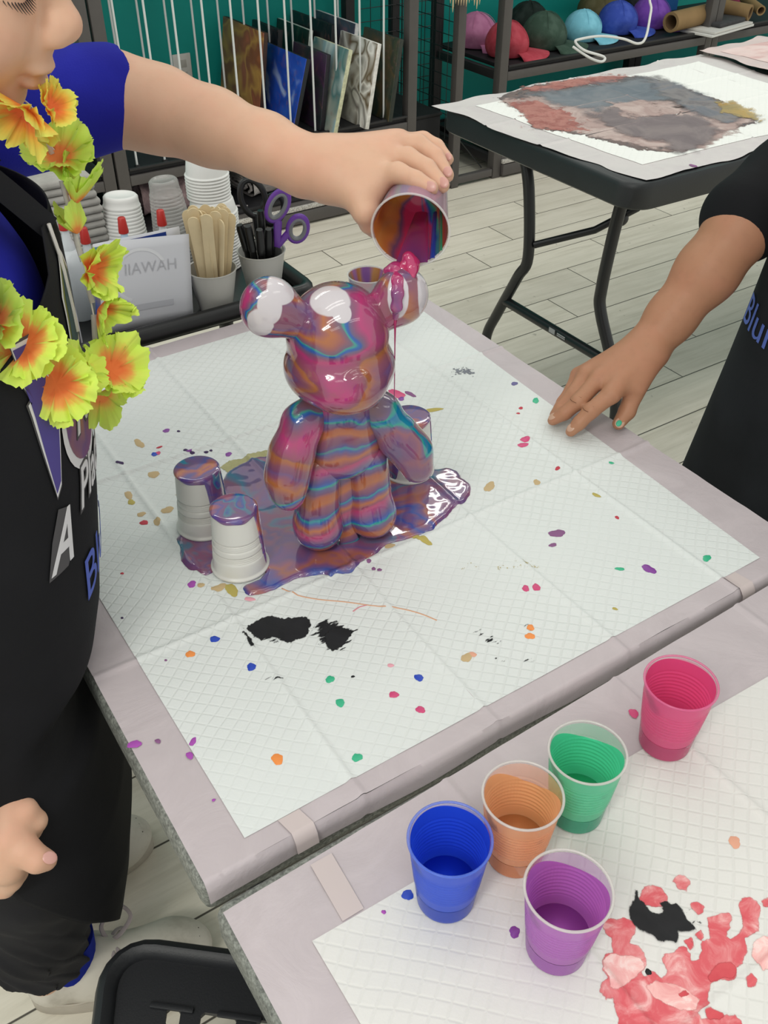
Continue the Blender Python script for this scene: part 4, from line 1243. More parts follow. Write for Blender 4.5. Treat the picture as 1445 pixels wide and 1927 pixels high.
def nail(parent, c, axis, up, w, l, m, label=None):
    axis = Vector(axis).normalized(); up = Vector(up); up = (up-axis*up.dot(axis)).normalized(); s = axis.cross(up)
    R = Matrix((s, axis, up)).transposed()
    o = MB().sphere(tuple(Vector(c)), (w/2, l/2, 0.0011), 14, 8, R=R).build('fingernail', m, parent, world=True)
    if label: o['label'] = label
    return o

# ---- child pouring the paint (standing at the left end of the table)
P1 = thing('person', 'person in blue tee and black apron wearing a flower garland, pouring paint on the bear', 'person', (0.02, 0.83, 0.0))
f1 = np.array([0.81, -0.527, -0.259]); f1 /= np.linalg.norm(f1)
s1 = np.array([-f1[1], f1[0], 0.0]); s1 /= np.linalg.norm(s1)
u1 = np.cross(f1, s1)
RH = np.stack([f1, s1, u1], 1)
tip1 = D(148, 54, 0.68)
HC = tip1-0.1135*f1+0.013*u1
def hd(a, b, c): return HC+f1*a+s1*b+u1*c
B = Field()
# torso, pelvis, legs
B.ell((0.070, 0.83, 1.07), (0.090, 0.132, 0.125))
B.ell((0.040, 0.815, 0.90), (0.095, 0.140, 0.140), k=0.03)
B.ell((-0.040, 0.805, 0.72), (0.100, 0.145, 0.120), k=0.03)
for ysh, sy in ((0.735, 0.0), (0.885, 0.0)):
    B.cone((-0.03, ysh, 0.66), (-0.02, ysh+0.02, 0.40), 0.075, 0.050, k=0.03)
B.chain([(-0.02, 0.755, 0.40), (-0.045, 0.795, 0.22), (-0.045, 0.808, 0.075)], [0.050, 0.045, 0.034], k=0.02)
B.chain([(-0.02, 0.905, 0.40), (-0.04, 0.955, 0.22), (-0.045, 0.975, 0.075)], [0.050, 0.045, 0.034], k=0.02)
B.cone((-0.045, 0.808, 0.05), (0.10, 0.768, 0.045), 0.028, 0.024, k=0.01)
B.cone((-0.045, 0.975, 0.05), (0.11, 0.975, 0.045), 0.028, 0.024, k=0.01)
# neck and head
B.cone((0.065, 0.84, 1.17), hd(-0.030, 0, -0.055), 0.058, 0.047, k=0.03)
B.ell(hd(-0.012, 0, 0.040), (0.092, 0.073, 0.083), RH, k=0.02)
B.ell(hd(0.028, 0, -0.014), (0.060, 0.059, 0.064), RH, k=0.025)
B.cone(hd(-0.02, 0.046, -0.048), hd(0.052, 0.013, -0.070), 0.016, 0.012, k=0.03)
B.cone(hd(-0.02, -0.046, -0.048), hd(0.052, -0.013, -0.070), 0.016, 0.012, k=0.03)
B.ell(hd(0.058, 0, -0.0705), (0.0155, 0.018, 0.0135), RH, k=0.018)               # chin
for q in (-1, 1):
    B.ell(hd(0.051, 0.030*q, -0.025), (0.031, 0.027, 0.028), RH, k=0.02)      # cheek
    B.ell(hd(0.071, 0.030*q, 0.021), (0.0145, 0.0175, 0.0125), RH, k=0.008)   # closed lid
    B.ell(hd(0.076, 0.027*q, 0.040), (0.015, 0.024, 0.010), RH, k=0.014)      # brow
    B.ell(hd(-0.012, 0.073*q, -0.002), (0.019, 0.007, 0.030), RH, k=0.005)    # ear
    B.ell(hd(0.098, 0.0095*q, -0.021), (0.0095, 0.0078, 0.0082), RH, k=0.007)  # nostril wing
B.chain([hd(0.079, 0, 0.030), hd(0.092, 0, 0.010), hd(0.1030, 0, -0.010)], [0.0085, 0.0085, 0.0105], k=0.010)
B.ell(hd(0.1010, 0, -0.0130), (0.0140, 0.0130, 0.0120), RH, k=0.008)          # nose tip
B.ell(hd(0.083, 0, -0.035), (0.012, 0.017, 0.013), RH, k=0.012)               # philtrum
B.ell(hd(0.0875, 0, -0.0455), (0.0105, 0.020, 0.0060), RH, k=0.005)           # upper lip
B.ell(hd(0.0835, 0, -0.0560), (0.0105, 0.018, 0.0060), RH, k=0.004)           # lower lip
B.cone(hd(0.093, -0.026, -0.0512), hd(0.093, 0.026, -0.0512), 0.0022, 0.0022, k=0.003, op='-')
for q in (-1, 1): B.ell(hd(0.099, 0.0065*q, -0.027), (0.004, 0.003, 0.004), RH, k=0.003, op='-')
# left arm reaching over the bear
B.chain([(0.085, 0.970, 1.165), D(212, 186, 0.950), D(300, 207, 0.952), D(400, 240, 0.947), D(500, 277, 0.937), D(575, 313, 0.928), D(622, 322, 0.922)],
        [0.050, 0.0415, 0.0385, 0.0340, 0.0290, 0.0258, 0.0245], k=0.02)
# left hand: back of the hand, thumb mound, four fingers lying over the cup
for (a, b, ra, rb) in ((D(622, 320, 0.922), D(716, 333, 0.905), 0.0235, 0.0135), (D(622, 312, 0.924), D(722, 297, 0.915), 0.022, 0.0135),
                       (D(626, 306, 0.928), D(738, 277, 0.925), 0.019, 0.0130), (D(630, 300, 0.934), D(752, 268, 0.935), 0.017, 0.0120),
                       (D(632, 338, 0.918), D(686, 372, 0.908), 0.0215, 0.0165)):
    B.cone(a, b, ra, rb, k=0.016)
FING1 = [([D(716, 331, 0.905), D(748, 325, 0.893), D(781, 339, 0.884), D(811, 354, 0.880)], [0.0120, 0.0098, 0.0088, 0.0074]),
         ([D(724, 298, 0.916), D(767, 297, 0.910), D(803, 317, 0.903), D(832, 349, 0.898)], [0.0120, 0.0100, 0.0090, 0.0075]),
         ([D(740, 278, 0.928), D(786, 271, 0.927), D(819, 294, 0.922), D(841, 330, 0.917)], [0.0118, 0.0098, 0.0086, 0.0072]),
         ([D(757, 270, 0.938), D(796, 264, 0.944), D(821, 276, 0.940), D(842, 300, 0.936)], [0.0105, 0.0085, 0.0076, 0.0064]),
         ([D(674, 370, 0.908), D(688, 398, 0.905), D(696, 420, 0.918), D(704, 432, 0.934)], [0.0165, 0.0128, 0.0102, 0.0085])]
for pts, rs in FING1: B.chain(pts, rs, k=0.0035)
# right arm hanging
B.chain([(0.055, 0.680, 1.150), (-0.100, 0.615, 0.930), (-0.068, 0.575, 0.742)], [0.048, 0.037, 0.025], k=0.02)
for (a, b, ra, rb) in ((D(-48, 1560, 0.845), D(15, 1528, 0.842), 0.023, 0.018), (D(-48, 1575, 0.845), D(20, 1580, 0.838), 0.024, 0.021), (D(-45, 1590, 0.848), D(12, 1625, 0.842), 0.022, 0.019)):
    B.cone(a, b, ra, rb, k=0.014)
for pts, rs in (([D(15, 1525, 0.842), D(46, 1526, 0.842), D(68, 1545, 0.850), D(62, 1566, 0.860)], [0.0155, 0.0115, 0.0095, 0.0080]),
                ([D(20, 1590, 0.838), D(48, 1602, 0.832), D(70, 1617, 0.832), D(88, 1619, 0.836)], [0.0170, 0.0135, 0.0118, 0.0092]),
                ([D(8, 1630, 0.845), D(20, 1655, 0.850), D(10, 1672, 0.860)], [0.014, 0.0105, 0.009]),
                ([D(2, 1600, 0.850), D(30, 1640, 0.860), D(22, 1660, 0.872)], [0.014, 0.0105, 0.009]),
                ([D(-8, 1640, 0.850), D(-4, 1668, 0.862), D(-14, 1676, 0.872)], [0.013, 0.010, 0.008])):
    B.chain(pts, rs, k=0.004)
V, F = B.mesh(0.0027)
fast_mesh('body', V, F, SKIN1, P1, None, 1)
tc_ = lambda a, b: np.array(b)-np.array(a)
for (c, ax, up, w_, l_) in ((D(810, 351, 0.8735), tc_(FING1[0][0][2], FING1[0][0][3]), -ray(811, 330), 0.0095, 0.012),
                            (D(834, 343, 0.8910), tc_(FING1[1][0][2], FING1[1][0][3]), -ray(840, 345), 0.0095, 0.012),
                            (D(842, 323, 0.9100), tc_(FING1[2][0][2], FING1[2][0][3]), -ray(850, 320), 0.009, 0.011),
                            (D(843, 295, 0.9300), tc_(FING1[3][0][2], FING1[3][0][3]), -ray(850, 290), 0.007, 0.009)):
    nail(P1, c, ax, up, w_, l_, NAIL1)
nail(P1, D(94, 1614, 0.8270), D(88, 1619, 0.836)-D(70, 1617, 0.832), -ray(94, 1600)-0.2*DN, 0.0110, 0.013, NAIL1)
nail(P1, D(74, 1560, 0.8510), D(62, 1566, 0.860)-D(68, 1545, 0.850), -ray(80, 1550)+0.6*RT, 0.0095, 0.012, NAIL1)
# lips, lashes, hair
LIP = mat('lip_rose', '#a8736a', 0.5, 0.4)
LASH = mat('lash_dark', '#2a211d', 0.7)
for q in (-1, 1):
    mb = MB()
    for i in range(15):
        t_ = i/14
        y = q*(0.016+0.028*t_); z = 0.0090-0.008*math.sin(t_*PI)
        x0 = 0.0835-0.020*(t_-0.3)**2*2.2
        a = hd(x0, y, z); b = hd(x0+0.004, y+q*(0.001+0.002*(t_-.3)), z-0.0035); c = hd(x0+0.007, y+q*(0.002+0.005*(t_-.3)), z-0.0052)
        mb.tube([a, b, c], [0.00055, 0.0004, 0.0001], 5)
    mb.build('eyelashes', LASH, P1, world=True)
HAIR1 = mat('brown_hair', '#4a3424', 0.6, 0.4, noise=0.3, nscale=60)
h_ = Field()
h_.ell(hd(-0.020, 0, 0.048), (0.094, 0.081, 0.088), RH)
h_.ell(hd(-0.055, 0, 0.000), (0.062, 0.074, 0.085), RH, k=0.02)
h_.half(hd(0.040, 0, 0.060), f1*0.9-u1*0.30)
V, F = h_.mesh(0.004); fast_mesh('hair', V, F, HAIR1, P1, None, 1)
mb = MB()
for q in (-1, 1):
    mb.tube([hd(0.086, q*0.012, 0.046), hd(0.087, q*0.026, 0.051), hd(0.076, q*0.044, 0.047)], [0.002, 0.003, 0.0012], 8)
    mb.build('eyebrow', HAIR1, P1, world=True); mb = MB()

# clothing: tee with short sleeves
T = Field()
T.ell((0.070, 0.83, 1.065), (0.102, 0.146, 0.135))
T.ell((0.040, 0.815, 0.90), (0.105, 0.152, 0.145), k=0.03)
T.ell((-0.045, 0.805, 0.78), (0.105, 0.155, 0.090), k=0.03)
s_in, s_out = np.array((0.085, 0.970, 1.165)), D(214, 184, 0.950)
sd_ = (s_out-s_in)/np.linalg.norm(s_out-s_in)
T.cone(s_in, s_out+sd_*0.03, 0.060, 0.0478, k=0.025)
T.cone((0.055, 0.695, 1.150), (-0.080, 0.625, 0.960), 0.058, 0.050, k=0.025)
T.cone((0.06, 0.76, 1.165), (0.06, 0.91, 1.165), 0.052, 0.052, k=0.03)
T.half(D(219, 185, 0.950)+sd_*0.004, sd_+0.10*np.array([0, 0, -1]))
T.half((-0.01, 0.66, 1.01), np.array([-0.5, -0.25, -0.85])) if False else None
V, F = T.mesh(0.0042)
wr = np.array([0.0030*math.sin(70*(v[2]+0.7*v[0]+0.02*nz(v[1], v[2], 20, 1.0))+8*v[1])*(0.5+0.5*nz(v[0], v[1], 9, 2.0))+0.0045*nz(v[0], v[2], 16, 3.0) for v in V])
ce = np.array([0.05, 0.82, 1.0]); dr = V-ce; dr /= np.linalg.norm(dr, axis=1)[:, None]
fast_mesh('tshirt', V+dr*wr[:, None], F, CLOTH_BLUE, P1, None, 1)

# apron: a sheet wrapped round the front
AP_Z = np.array([1.15, 1.12, 1.08, 1.04, 1.00, 0.95, 0.90, 0.85, 0.80, 0.765, 0.745, 0.72, 0.695, 0.68, 0.60, 0.52, 0.48, 0.445])
AP_X = np.array([0.190, 0.194, 0.194, 0.193, 0.189, 0.182, 0.174, 0.164, 0.153, 0.138, 0.098, 0.090, 0.096, 0.117, 0.131, 0.129, 0.118, 0.103])
AP_C = np.array([0.080, 0.080, 0.080, 0.075, 0.065, 0.055, 0.040, 0.030, 0.015, 0.005, -0.005, -0.01, -0.01, -0.01, -0.01, -0.01, -0.01, -0.01])
AP_B = np.array([0.150, 0.155, 0.162, 0.167, 0.172, 0.177, 0.182, 0.187, 0.192, 0.196, 0.198, 0.200, 0.203, 0.205, 0.210, 0.210, 0.208, 0.205])
AP_Y = np.array([0.83, 0.83, 0.83, 0.83, 0.825, 0.82, 0.815, 0.81, 0.805, 0.80, 0.795, 0.79, 0.786, 0.785, 0.78, 0.78, 0.78, 0.78])
AP_A = np.array([38, 46, 80, 111, 114, 114, 114, 112, 112, 112, 112, 112, 110, 108, 98, 80, 68, 58])
def itp(z, arr): return float(np.interp(-z, -AP_Z, arr))
def apron1(t, z, off=0.0):
    """point on the apron at angle t (rad, 0 = front, negative = wearer's right) and height z"""
    x0, b, y0 = itp(z, AP_C), itp(z, AP_B), itp(z, AP_Y); a = itp(z, AP_X)-x0
    fold = 0.0045*math.sin(5*t+3*z)*min(1, max(0, (0.72-z)/0.2))+0.0025*nz(t*2, z*7, 1.0, 2.0)
    return (x0+(a+off+fold)*math.cos(t), y0+(b+off+fold)*math.sin(t), z)
def ap_grid(u, v):
    z = 1.15-v*(1.15-0.445); A = math.radians(itp(z, AP_A))
    t = (u-0.5)*2*A
    p = apron1(t, z)
    return (p[0], p[1], p[2]-0.035*max(0, (0.5-z)/0.085)*(0.5-0.5*math.cos(2*t))*0.3)
MB().grid(90, 120, ap_grid).build('apron', APRON_M, P1, world=True, angle=180, solid=0.0016)
# neck strap with pale piping
for sgn in (-1, 1):
    a = apron1(math.radians(33*sgn), 1.145, 0.002)
    pts = [a, (0.115, 0.83+0.085*sgn, 1.215), (0.055, 0.83+0.065*sgn, 1.235), (0.03, 0.83, 1.235)]
    st = MB().tube(catmull(pts, 8), 0.010, 10, flat=((0, sgn, 0.4), 0.16)).build('neck_strap', APRON_M, P1, world=True)
pz_ = [apron1(math.radians(-34.5-(0 if z > 1.07 else 0)), z, 0.003) for z in np.linspace(1.15, 1.06, 8)]
MB().tube(pz_, 0.0016, 6).build('piping', mat('pale_piping', '#cfcac6', 0.6), P1, world=True)
# waist tie
MB().tube(catmull([(-0.06, 0.63, 0.965), (-0.10, 0.74, 0.95), (-0.105, 0.82, 0.945), (-0.10, 0.90, 0.95), (-0.06, 0.99, 0.965)], 6), 0.008, 8, flat=((0, 0, 1), 1.0)).build('waist_tie', APRON_M, P1, world=True)

# printing on the apron
INK_W = mat('print_white', '#d4d2d4', 0.7); INK_G = mat('print_grey', '#4a484a', 0.7); INK_B = mat('print_blue', '#4d60b8', 0.7)
INK_P = mat('print_purple', '#4a3f86', 0.7); INK_T = mat('print_teal', '#2f4a50', 0.7); INK_L = mat('print_lime', '#7d8040', 0.7)
def apw(t0, z0, lift, rot=0.0, sc=1.0, R_=0.165):
    c, s = math.cos(rot), math.sin(rot)
    def w_(x, y, z):
        X, Y = sc*(c*x-s*y), sc*(s*x+c*y)
        return apron1(math.radians(t0)+X/R_, z0+Y, 0.0012+lift+z)
    return w_
def print_text(txt, size, m, t0, z0, lift, rot=0.0, shear=0.0, fs=(1, 1), bold=0.0):
    return text_mesh(txt, size, 'print', m, P1, None, extrude=0.0002, shear=shear, font_scale=fs, warp=lambda x, y, z: tuple(np.array(apw(t0, z0, lift, rot)(x, y, z))-np.array(P1.location)), bold=bold)
def print_poly(poly, m, t0, z0, lift, rot=0.0):
    bm = bmesh.new(); vs = [bm.verts.new((x, y, 0)) for x, y in poly]; bm.faces.new(vs)
    bmesh.ops.triangulate(bm, faces=bm.faces[:])
    for _ in range(3):
        bmesh.ops.subdivide_edges(bm, edges=[e for e in bm.edges if e.calc_length() > 0.007], cuts=1); bmesh.ops.triangulate(bm, faces=bm.faces[:])
    bm.verts.index_update()
    w_ = apw(t0, z0, lift, rot)
    mb = MB(); mb.add([w_(v.co.x, v.co.y, 0) for v in bm.verts], [tuple(v.index for v in f.verts) for f in bm.faces]); bm.free()
    return mb.build('print', m, P1, world=True, angle=180)
def ofs(poly, d):
    c = np.mean(poly, 0); return [tuple(np.array(p)+d*(np.array(p)-c)/np.linalg.norm(np.array(p)-c)) for p in poly]
print_text('Blurp', 0.060, INK_B, -51, 0.838, 0.0006, 0.10, 0.0, (1.0, 1.0))
print_poly([(-0.010, -0.006), (0.018, -0.006), (0.023, 0.0), (0.025, 0.044), (0.006, 0.050), (-0.004, 0.026)], INK_G, -67, 0.900, 0.0002)
print_text('A', 0.068, INK_W, -69, 0.898, 0.0006, 0.0, 0.35, (0.7, 1.0), 0.0010)
print_text('Place', 0.050, INK_G, -52, 0.928, 0.0003, 0.12, 0.3, (0.8, 1.0), 0.0030)
print_text('Place', 0.050, INK_W, -52, 0.928, 0.0007, 0.12, 0.3, (0.8, 1.0), 0.0004)
disc = [(0.046*math.cos(a), 0.050*math.sin(a)) for a in np.linspace(0, 2*PI, 30, endpoint=False)]
print_poly(disc, INK_W, -43, 1.008, 0.0003)
print_poly([(x*0.84, y*0.84) for x, y in disc], marble('print_swirl', 31.0, warp=(12, 0.04, 30, 0.01), sc=12.0, amp=2.0, stops=['#8a3f66', '#a85a4a', '#5a4a70', '#9a4a70', '#b0783f', '#6a4a78'], rough=0.7, coat=0.0), -43, 1.008, 0.0006)
blade = [(-0.022, 0.060), (-0.013, 0.046), (-0.018, 0.044), (0.003, -0.036), (0.010, -0.028), (0.020, 0.060), (0.026, 0.090), (-0.026, 0.090)]
print_poly(ofs(blade, 0.0060), INK_G, -66, 1.000, 0.0006)
print_poly(ofs(blade, 0.0036), INK_W, -66, 1.000, 0.0009)
print_poly(blade, INK_P, -66, 1.000, 0.0012)
print_poly([(0.006, 0.022), (0.013, 0.036), (0.010, 0.050), (0.002, 0.034)], INK_W, -66, 1.000, 0.0015)
print_text('Fun', 0.056, INK_G, -51, 0.992, 0.0010, 0.10, 0.35, (0.8, 1.0), 0.003)
print_text('Fun', 0.056, INK_W, -51, 0.992, 0.0014, 0.10, 0.35, (0.8, 1.0), 0.0006)
tealp = [(-0.012, -0.040), (0.022, -0.028), (0.034, 0.016), (0.018, 0.040), (-0.001, 0.008)]
print_poly(ofs(tealp, 0.009), INK_W, -39, 1.085, 0.0003)
print_poly(ofs(tealp, 0.004), INK_L, -39, 1.085, 0.0006)
print_poly(tealp, INK_T, -39, 1.085, 0.0009)

# trousers, socks, shoes
TR = Field()
TR.ell((-0.035, 0.805, 0.70), (0.105, 0.165, 0.10))
TR.chain([(-0.03, 0.740, 0.66), (-0.02, 0.765, 0.40), (-0.035, 0.795, 0.24), (-0.042, 0.808, 0.118)], [0.088, 0.074, 0.070, 0.062], k=0.02)
TR.chain([(-0.03, 0.880, 0.66), (-0.02, 0.905, 0.40), (-0.035, 0.955, 0.24), (-0.042, 0.975, 0.118)], [0.088, 0.074, 0.070, 0.062], k=0.012)
TR.half((0, 0, 0.120), np.array([-0.25, 0.0, -1.0]))
V, F = TR.mesh(0.0045)
wr = np.array([0.0045*math.sin(70*v[2]+14*math.atan2(v[1]-0.8, v[0]))*max(0, min(1, (0.42-v[2])/0.2))+0.003*nz(v[0]*1.0+v[1], v[2], 18, 5.0) for v in V])
V[:, 0] += wr*np.sign(V[:, 0]+0.04); V[:, 1] -= np.abs(wr)*0.6
fast_mesh('trousers', V, F, PANTS_M, P1, None, 1)
SHOE = NT('worn_white_leather'); tc = SHOE.n('ShaderNodeTexCoord')
a = SHOE.noise(tc.outputs['Object'], 14, 5, 0.6)
SHOE = SHOE.set(SHOE.mix(SHOE.smooth(a, 0.42, 0.7, 0, 0.7), '#cfc9bd', '#a29a8c'), 0.6, 0.3)
SOLE = mat('shoe_sole', '#b5ada0', 0.7, 0.3, noise=0.12, nscale=30)
LACE = mat('grey_lace', '#a79c9c', 0.8, 0.2)
SOCK = mat('blue_sock', '#1c2a8c', 0.9, 0.1)
HOLE = mat('perforation', '#3b3630', 0.8)
def shoe(cx, cy, rz, label):
    R = Matrix.Rotation(rz, 3, 'Z')
    def W(x, y, z): p = R @ Vector((x, y, z)); return (p[0]+cx, p[1]+cy, p[2])
    s = Field()
    A = lambda *p: np.array(W(*p))
    s.cone(A(-0.085, 0, 0.050), A(-0.03, 0, 0.052), 0.036, 0.037, k=0.02)
    s.cone(A(-0.03, 0, 0.050), A(0.075, 0.002, 0.040), 0.038, 0.040, k=0.03)
    s.ell(A(0.090, 0.003, 0.036), (0.052, 0.043, 0.028), np.array(R), k=0.03)
    s.cone(A(-0.085, 0, 0.06), A(-0.035, 0, 0.080), 0.033, 0.031, k=0.02)
    s.cone(A(-0.02, 0, 0.075), A(0.045, 0.001, 0.052), 0.022, 0.018, k=0.03)
    s.cone(A(-0.058, 0, 0.10), A(-0.052, 0, 0.06), 0.031, 0.026, k=0.01, op='-')
    s.half((0, 0, 0.018), (0, 0, -1))
    V, F = s.mesh(0.0032)
    o = fast_mesh('shoe', V, F, SHOE, P1, None, 1); o['label'] = label
    out = []
    for a in np.linspace(0, 2*PI, 48, endpoint=False):
        x = 0.132*math.cos(a); w_ = 0.046-0.006*max(0, -math.cos(a))+0.002*math.cos(2*a)
        out.append((0.008+x, w_*math.copysign(abs(math.sin(a))**0.75, math.sin(a))))
    mb = MB(); rr = [(0.97, 0.0), (1.0, 0.004), (1.0, 0.022), (0.985, 0.027), (0.9, 0.028)]
    vs = [W(x*k, y*k, z) for k, z in rr for x, y in out]; n = len(out)
    fs = [(k*n+i, k*n+(i+1) % n, (k+1)*n+(i+1) % n, (k+1)*n+i) for k in range(len(rr)-1) for i in range(n)]
    fs += [tuple(range(n-1, -1, -1)), tuple((len(rr)-1)*n+i for i in range(n))]
    mb.add(vs, fs).build('sole', SOLE, o, world=True, angle=50)
    for k in range(5):
        x = 0.048-0.019*k; z = 0.069+0.0052*k; y = 0.022
        for sg in (-1, 1):
            MB().tube(catmull([W(x, -y*sg, z-0.003), W(x-0.006, 0, z+0.009), W(x-0.013, y*sg, z+0.002)], 5), 0.0030, 7, flat=((0, 0, 1), 0.55)).build('lace', LACE, o, world=True)
    b = W(0.000, 0.010, 0.092)
    for pts in ([(0, 0, 0), (-0.006, 0.014, 0.022), (0.020, 0.030, 0.036), (0.036, 0.016, 0.026), (0.018, 0.004, 0.006), (0, 0, 0)],
                [(0, 0, 0), (0.006, -0.030, 0.002), (0.002, -0.056, -0.022), (0.010, -0.068, -0.036), (0.020, -0.056, -0.026), (0.016, -0.028, 0.0), (0, 0, 0)],
                [(0, 0, 0), (-0.004, -0.026, 0.0), (-0.008, -0.050, -0.026), (-0.004, -0.062, -0.050)], [(0, 0, 0), (0.010, 0.016, -0.004), (0.016, 0.034, -0.030)]):
        MB().tube(catmull([tuple(np.array(R @ Vector(p))+np.array(b)) for p in pts], 6), 0.0034, 7, flat=((0, 0, 1), 0.55)).build('lace', LACE, o, world=True)
    mb = MB()
    for i in range(7):
        for j in range(4):
            x = 0.080+0.009*i; y = -0.021+0.014*j+(0.007 if i % 2 else 0)
            r2_ = ((x-0.090)/0.052)**2+((y-0.003)/0.043)**2
            if r2_ < 0.72 and abs(y) < 0.026:
                z = 0.036+0.028*math.sqrt(1-r2_)
                mb.sphere(W(x, y, z+0.0016), 0.0016, 8, 5)
    mb.build('perforations', HOLE, o, world=True)
    for (x, y) in ((-0.02, -0.0335), (0.0, -0.034), (0.02, -0.035)):
        MB().sphere(W(x, y-0.002, 0.072-0.25*(x+0.02)), 0.0024, 8, 6).build('eyelet', HOLE, o, world=True)
    mb = MB().tube(catmull([W(-0.11, -0.030, 0.045), W(-0.06, -0.0395, 0.036), W(0.0, -0.0415, 0.042), W(0.05, -0.0430, 0.040)], 6), 0.0016, 6)
    mb.build('seam', SOLE, o, world=True)
    MB().cyl(W(-0.055, 0, 0.055), W(-0.052, 0, 0.150), 0.034, 0.040, 24).build('sock', SOCK, P1, world=True)
    return o
shoe(0.040, 0.783, math.radians(-17), 'worn white sneaker nearest the viewer with loose grey laces')
shoe(0.030, 0.975, math.radians(0), 'worn white sneaker half hidden behind the apron hem')

# ---- second person resting a hand on the table corner
P2 = thing('person', 'person in black tee and black apron resting one hand on the right table edge', 'person', (1.12, 0.50, 0.0))
B = Field()
B.ell((1.17, 0.50, 1.06), (0.10, 0.155, 0.14)); B.ell((1.14, 0.50, 0.88), (0.11, 0.165, 0.14), k=0.05)
B.ell((1.13, 0.50, 0.72), (0.11, 0.165, 0.12), k=0.05)
for yy in (0.42, 0.58):
    B.chain([(1.13, yy, 0.66), (1.12, yy, 0.40), (1.15, yy, 0.08)], [0.08, 0.055, 0.036], k=0.03)
    B.cone((1.15, yy, 0.05), (1.01, yy, 0.04), 0.03, 0.025, k=0.01)
B.cone((1.17, 0.50, 1.16), (1.13, 0.50, 1.29), 0.058, 0.050, k=0.03)
f2 = np.array([-0.86, 0.0, -0.5]); s2 = np.array([0.0, -1.0, 0.0]); u2 = np.cross(f2, s2); RH2 = np.stack([f2, s2, u2], 1)
HC2 = np.array([1.09, 0.50, 1.385])
def hd2(a, b, c): return HC2+f2*a+s2*b+u2*c
B.ell(hd2(-0.012, 0, 0.040), (0.092, 0.073, 0.083), RH2, k=0.02); B.ell(hd2(0.030, 0, -0.022), (0.060, 0.059, 0.072), RH2, k=0.025)
B.ell(hd2(0.058, 0, -0.080), (0.020, 0.022, 0.016), RH2, k=0.025)
for q in (-1, 1):
    B.ell(hd2(0.053, 0.030*q, -0.028), (0.030, 0.026, 0.030), RH2, k=0.02); B.ell(hd2(0.071, 0.030*q, 0.021), (0.0145, 0.0175, 0.0125), RH2, k=0.008)
    B.ell(hd2(-0.012, 0.073*q, -0.002), (0.019, 0.007, 0.030), RH2, k=0.005)
B.chain([hd2(0.079, 0, 0.030), hd2(0.103, 0, -0.012)], [0.0085, 0.0115], k=0.010)
B.ell(hd2(0.086, 0, -0.0455), (0.0105, 0.020, 0.006), RH2, k=0.005); B.ell(hd2(0.083, 0, -0.056), (0.0105, 0.018, 0.006), RH2, k=0.004)
# right arm down to the table
W2 = PZ(1221, 650, 0.828)
B.chain([(1.215, 0.665, 1.130), (1.130, 0.752, 0.995), PZ(1392, 430, 0.962), PZ(1330, 512, 0.912), PZ(1262, 598, 0.858), W2], [0.050, 0.043, 0.0405, 0.0385, 0.0300, 0.0268], k=0.02)
PMC = {'i': PZ(1150, 742, 0.797), 'm': PZ(1128, 712, 0.803), 'r': PZ(1104, 704, 0.798), 'p': PZ(1088, 706, 0.788)}
for k_, ra, rb in (('i', 0.0235, 0.0128), ('m', 0.0225, 0.0128), ('r', 0.0200, 0.0120), ('p', 0.0170, 0.0105)):
    B.cone(W2, PMC[k_], ra, rb, k=0.014)
B.cone(PZ(1222, 668, 0.824), PZ(1196, 728, 0.797), 0.0215, 0.0150, k=0.014)
FING2 = [([PMC['i'], PZ(1112, 773, 0.781), PZ(1090, 796, 0.766), PZ(1074, 812, 0.7555)], [0.0118, 0.0104, 0.0090, 0.0072]),
         ([PMC['m'], PZ(1088, 756, 0.783), PZ(1062, 778, 0.767), PZ(1040, 791, 0.7555)], [0.0120, 0.0104, 0.0090, 0.0072]),
         ([PMC['r'], PZ(1078, 741, 0.781), PZ(1054, 768, 0.765), PZ(1043, 781, 0.7555)], [0.0112, 0.0096, 0.0082, 0.0068]),
         ([PMC['p'], PZ(1074, 734, 0.773), PZ(1058, 756, 0.760), PZ(1049, 768, 0.7545)], [0.0100, 0.0084, 0.0074, 0.0062]),
         ([PZ(1198, 722, 0.797), PZ(1192, 742, 0.787), PZ(1180, 774, 0.767), PZ(1164, 797, 0.7565)], [0.0150, 0.0122, 0.0112, 0.0085])]
for pts, rs in FING2: B.chain(pts, rs, k=0.0035)
# left arm behind the frame
B.chain([(1.215, 0.335, 1.130), (1.24, 0.27, 0.92), (1.10, 0.30, 0.80)], [0.048, 0.038, 0.026], k=0.02)
B.cone((1.10, 0.30, 0.80), (1.03, 0.33, 0.775), 0.024, 0.020, k=0.01)
for j in range(4): B.chain([(1.035, 0.310+0.016*j, 0.775), (0.99, 0.318+0.017*j, 0.768), (0.97, 0.322+0.017*j, 0.745)], [0.010, 0.009, 0.007], k=0.003)
B.chain([(1.07, 0.36, 0.785), (1.03, 0.385, 0.78), (1.0, 0.388, 0.77)], [0.013, 0.011, 0.009], k=0.004)
V, F = B.mesh(0.0027)
fast_mesh('body', V, F, SKIN2, P2, None, 1)
UP = np.array([0, 0, 1.0])
for i, (lab, w_) in enumerate(((None, 0.0105), (None, 0.0105), (None, 0.0095), (None, 0.008))):
    pts = FING2[i][0]; ax = pts[3]-pts[2]
    nail(P2, pts[3]+0.10*ax+np.array([0, 0, 0.0072 if i < 2 else 0.0064])-0.0016*FW, ax, UP*1.0-FW*0.3, w_, 0.0125, NAIL2)
ax = FING2[4][0][3]-FING2[4][0][2]
tn = nail(P2, FING2[4][0][3]+0.10*ax+0.0072*np.array([-0.2, -0.55, 0.8])/1.0, ax, np.array([-0.2, -0.55, 0.8]), 0.0125, 0.0145, NAIL2)
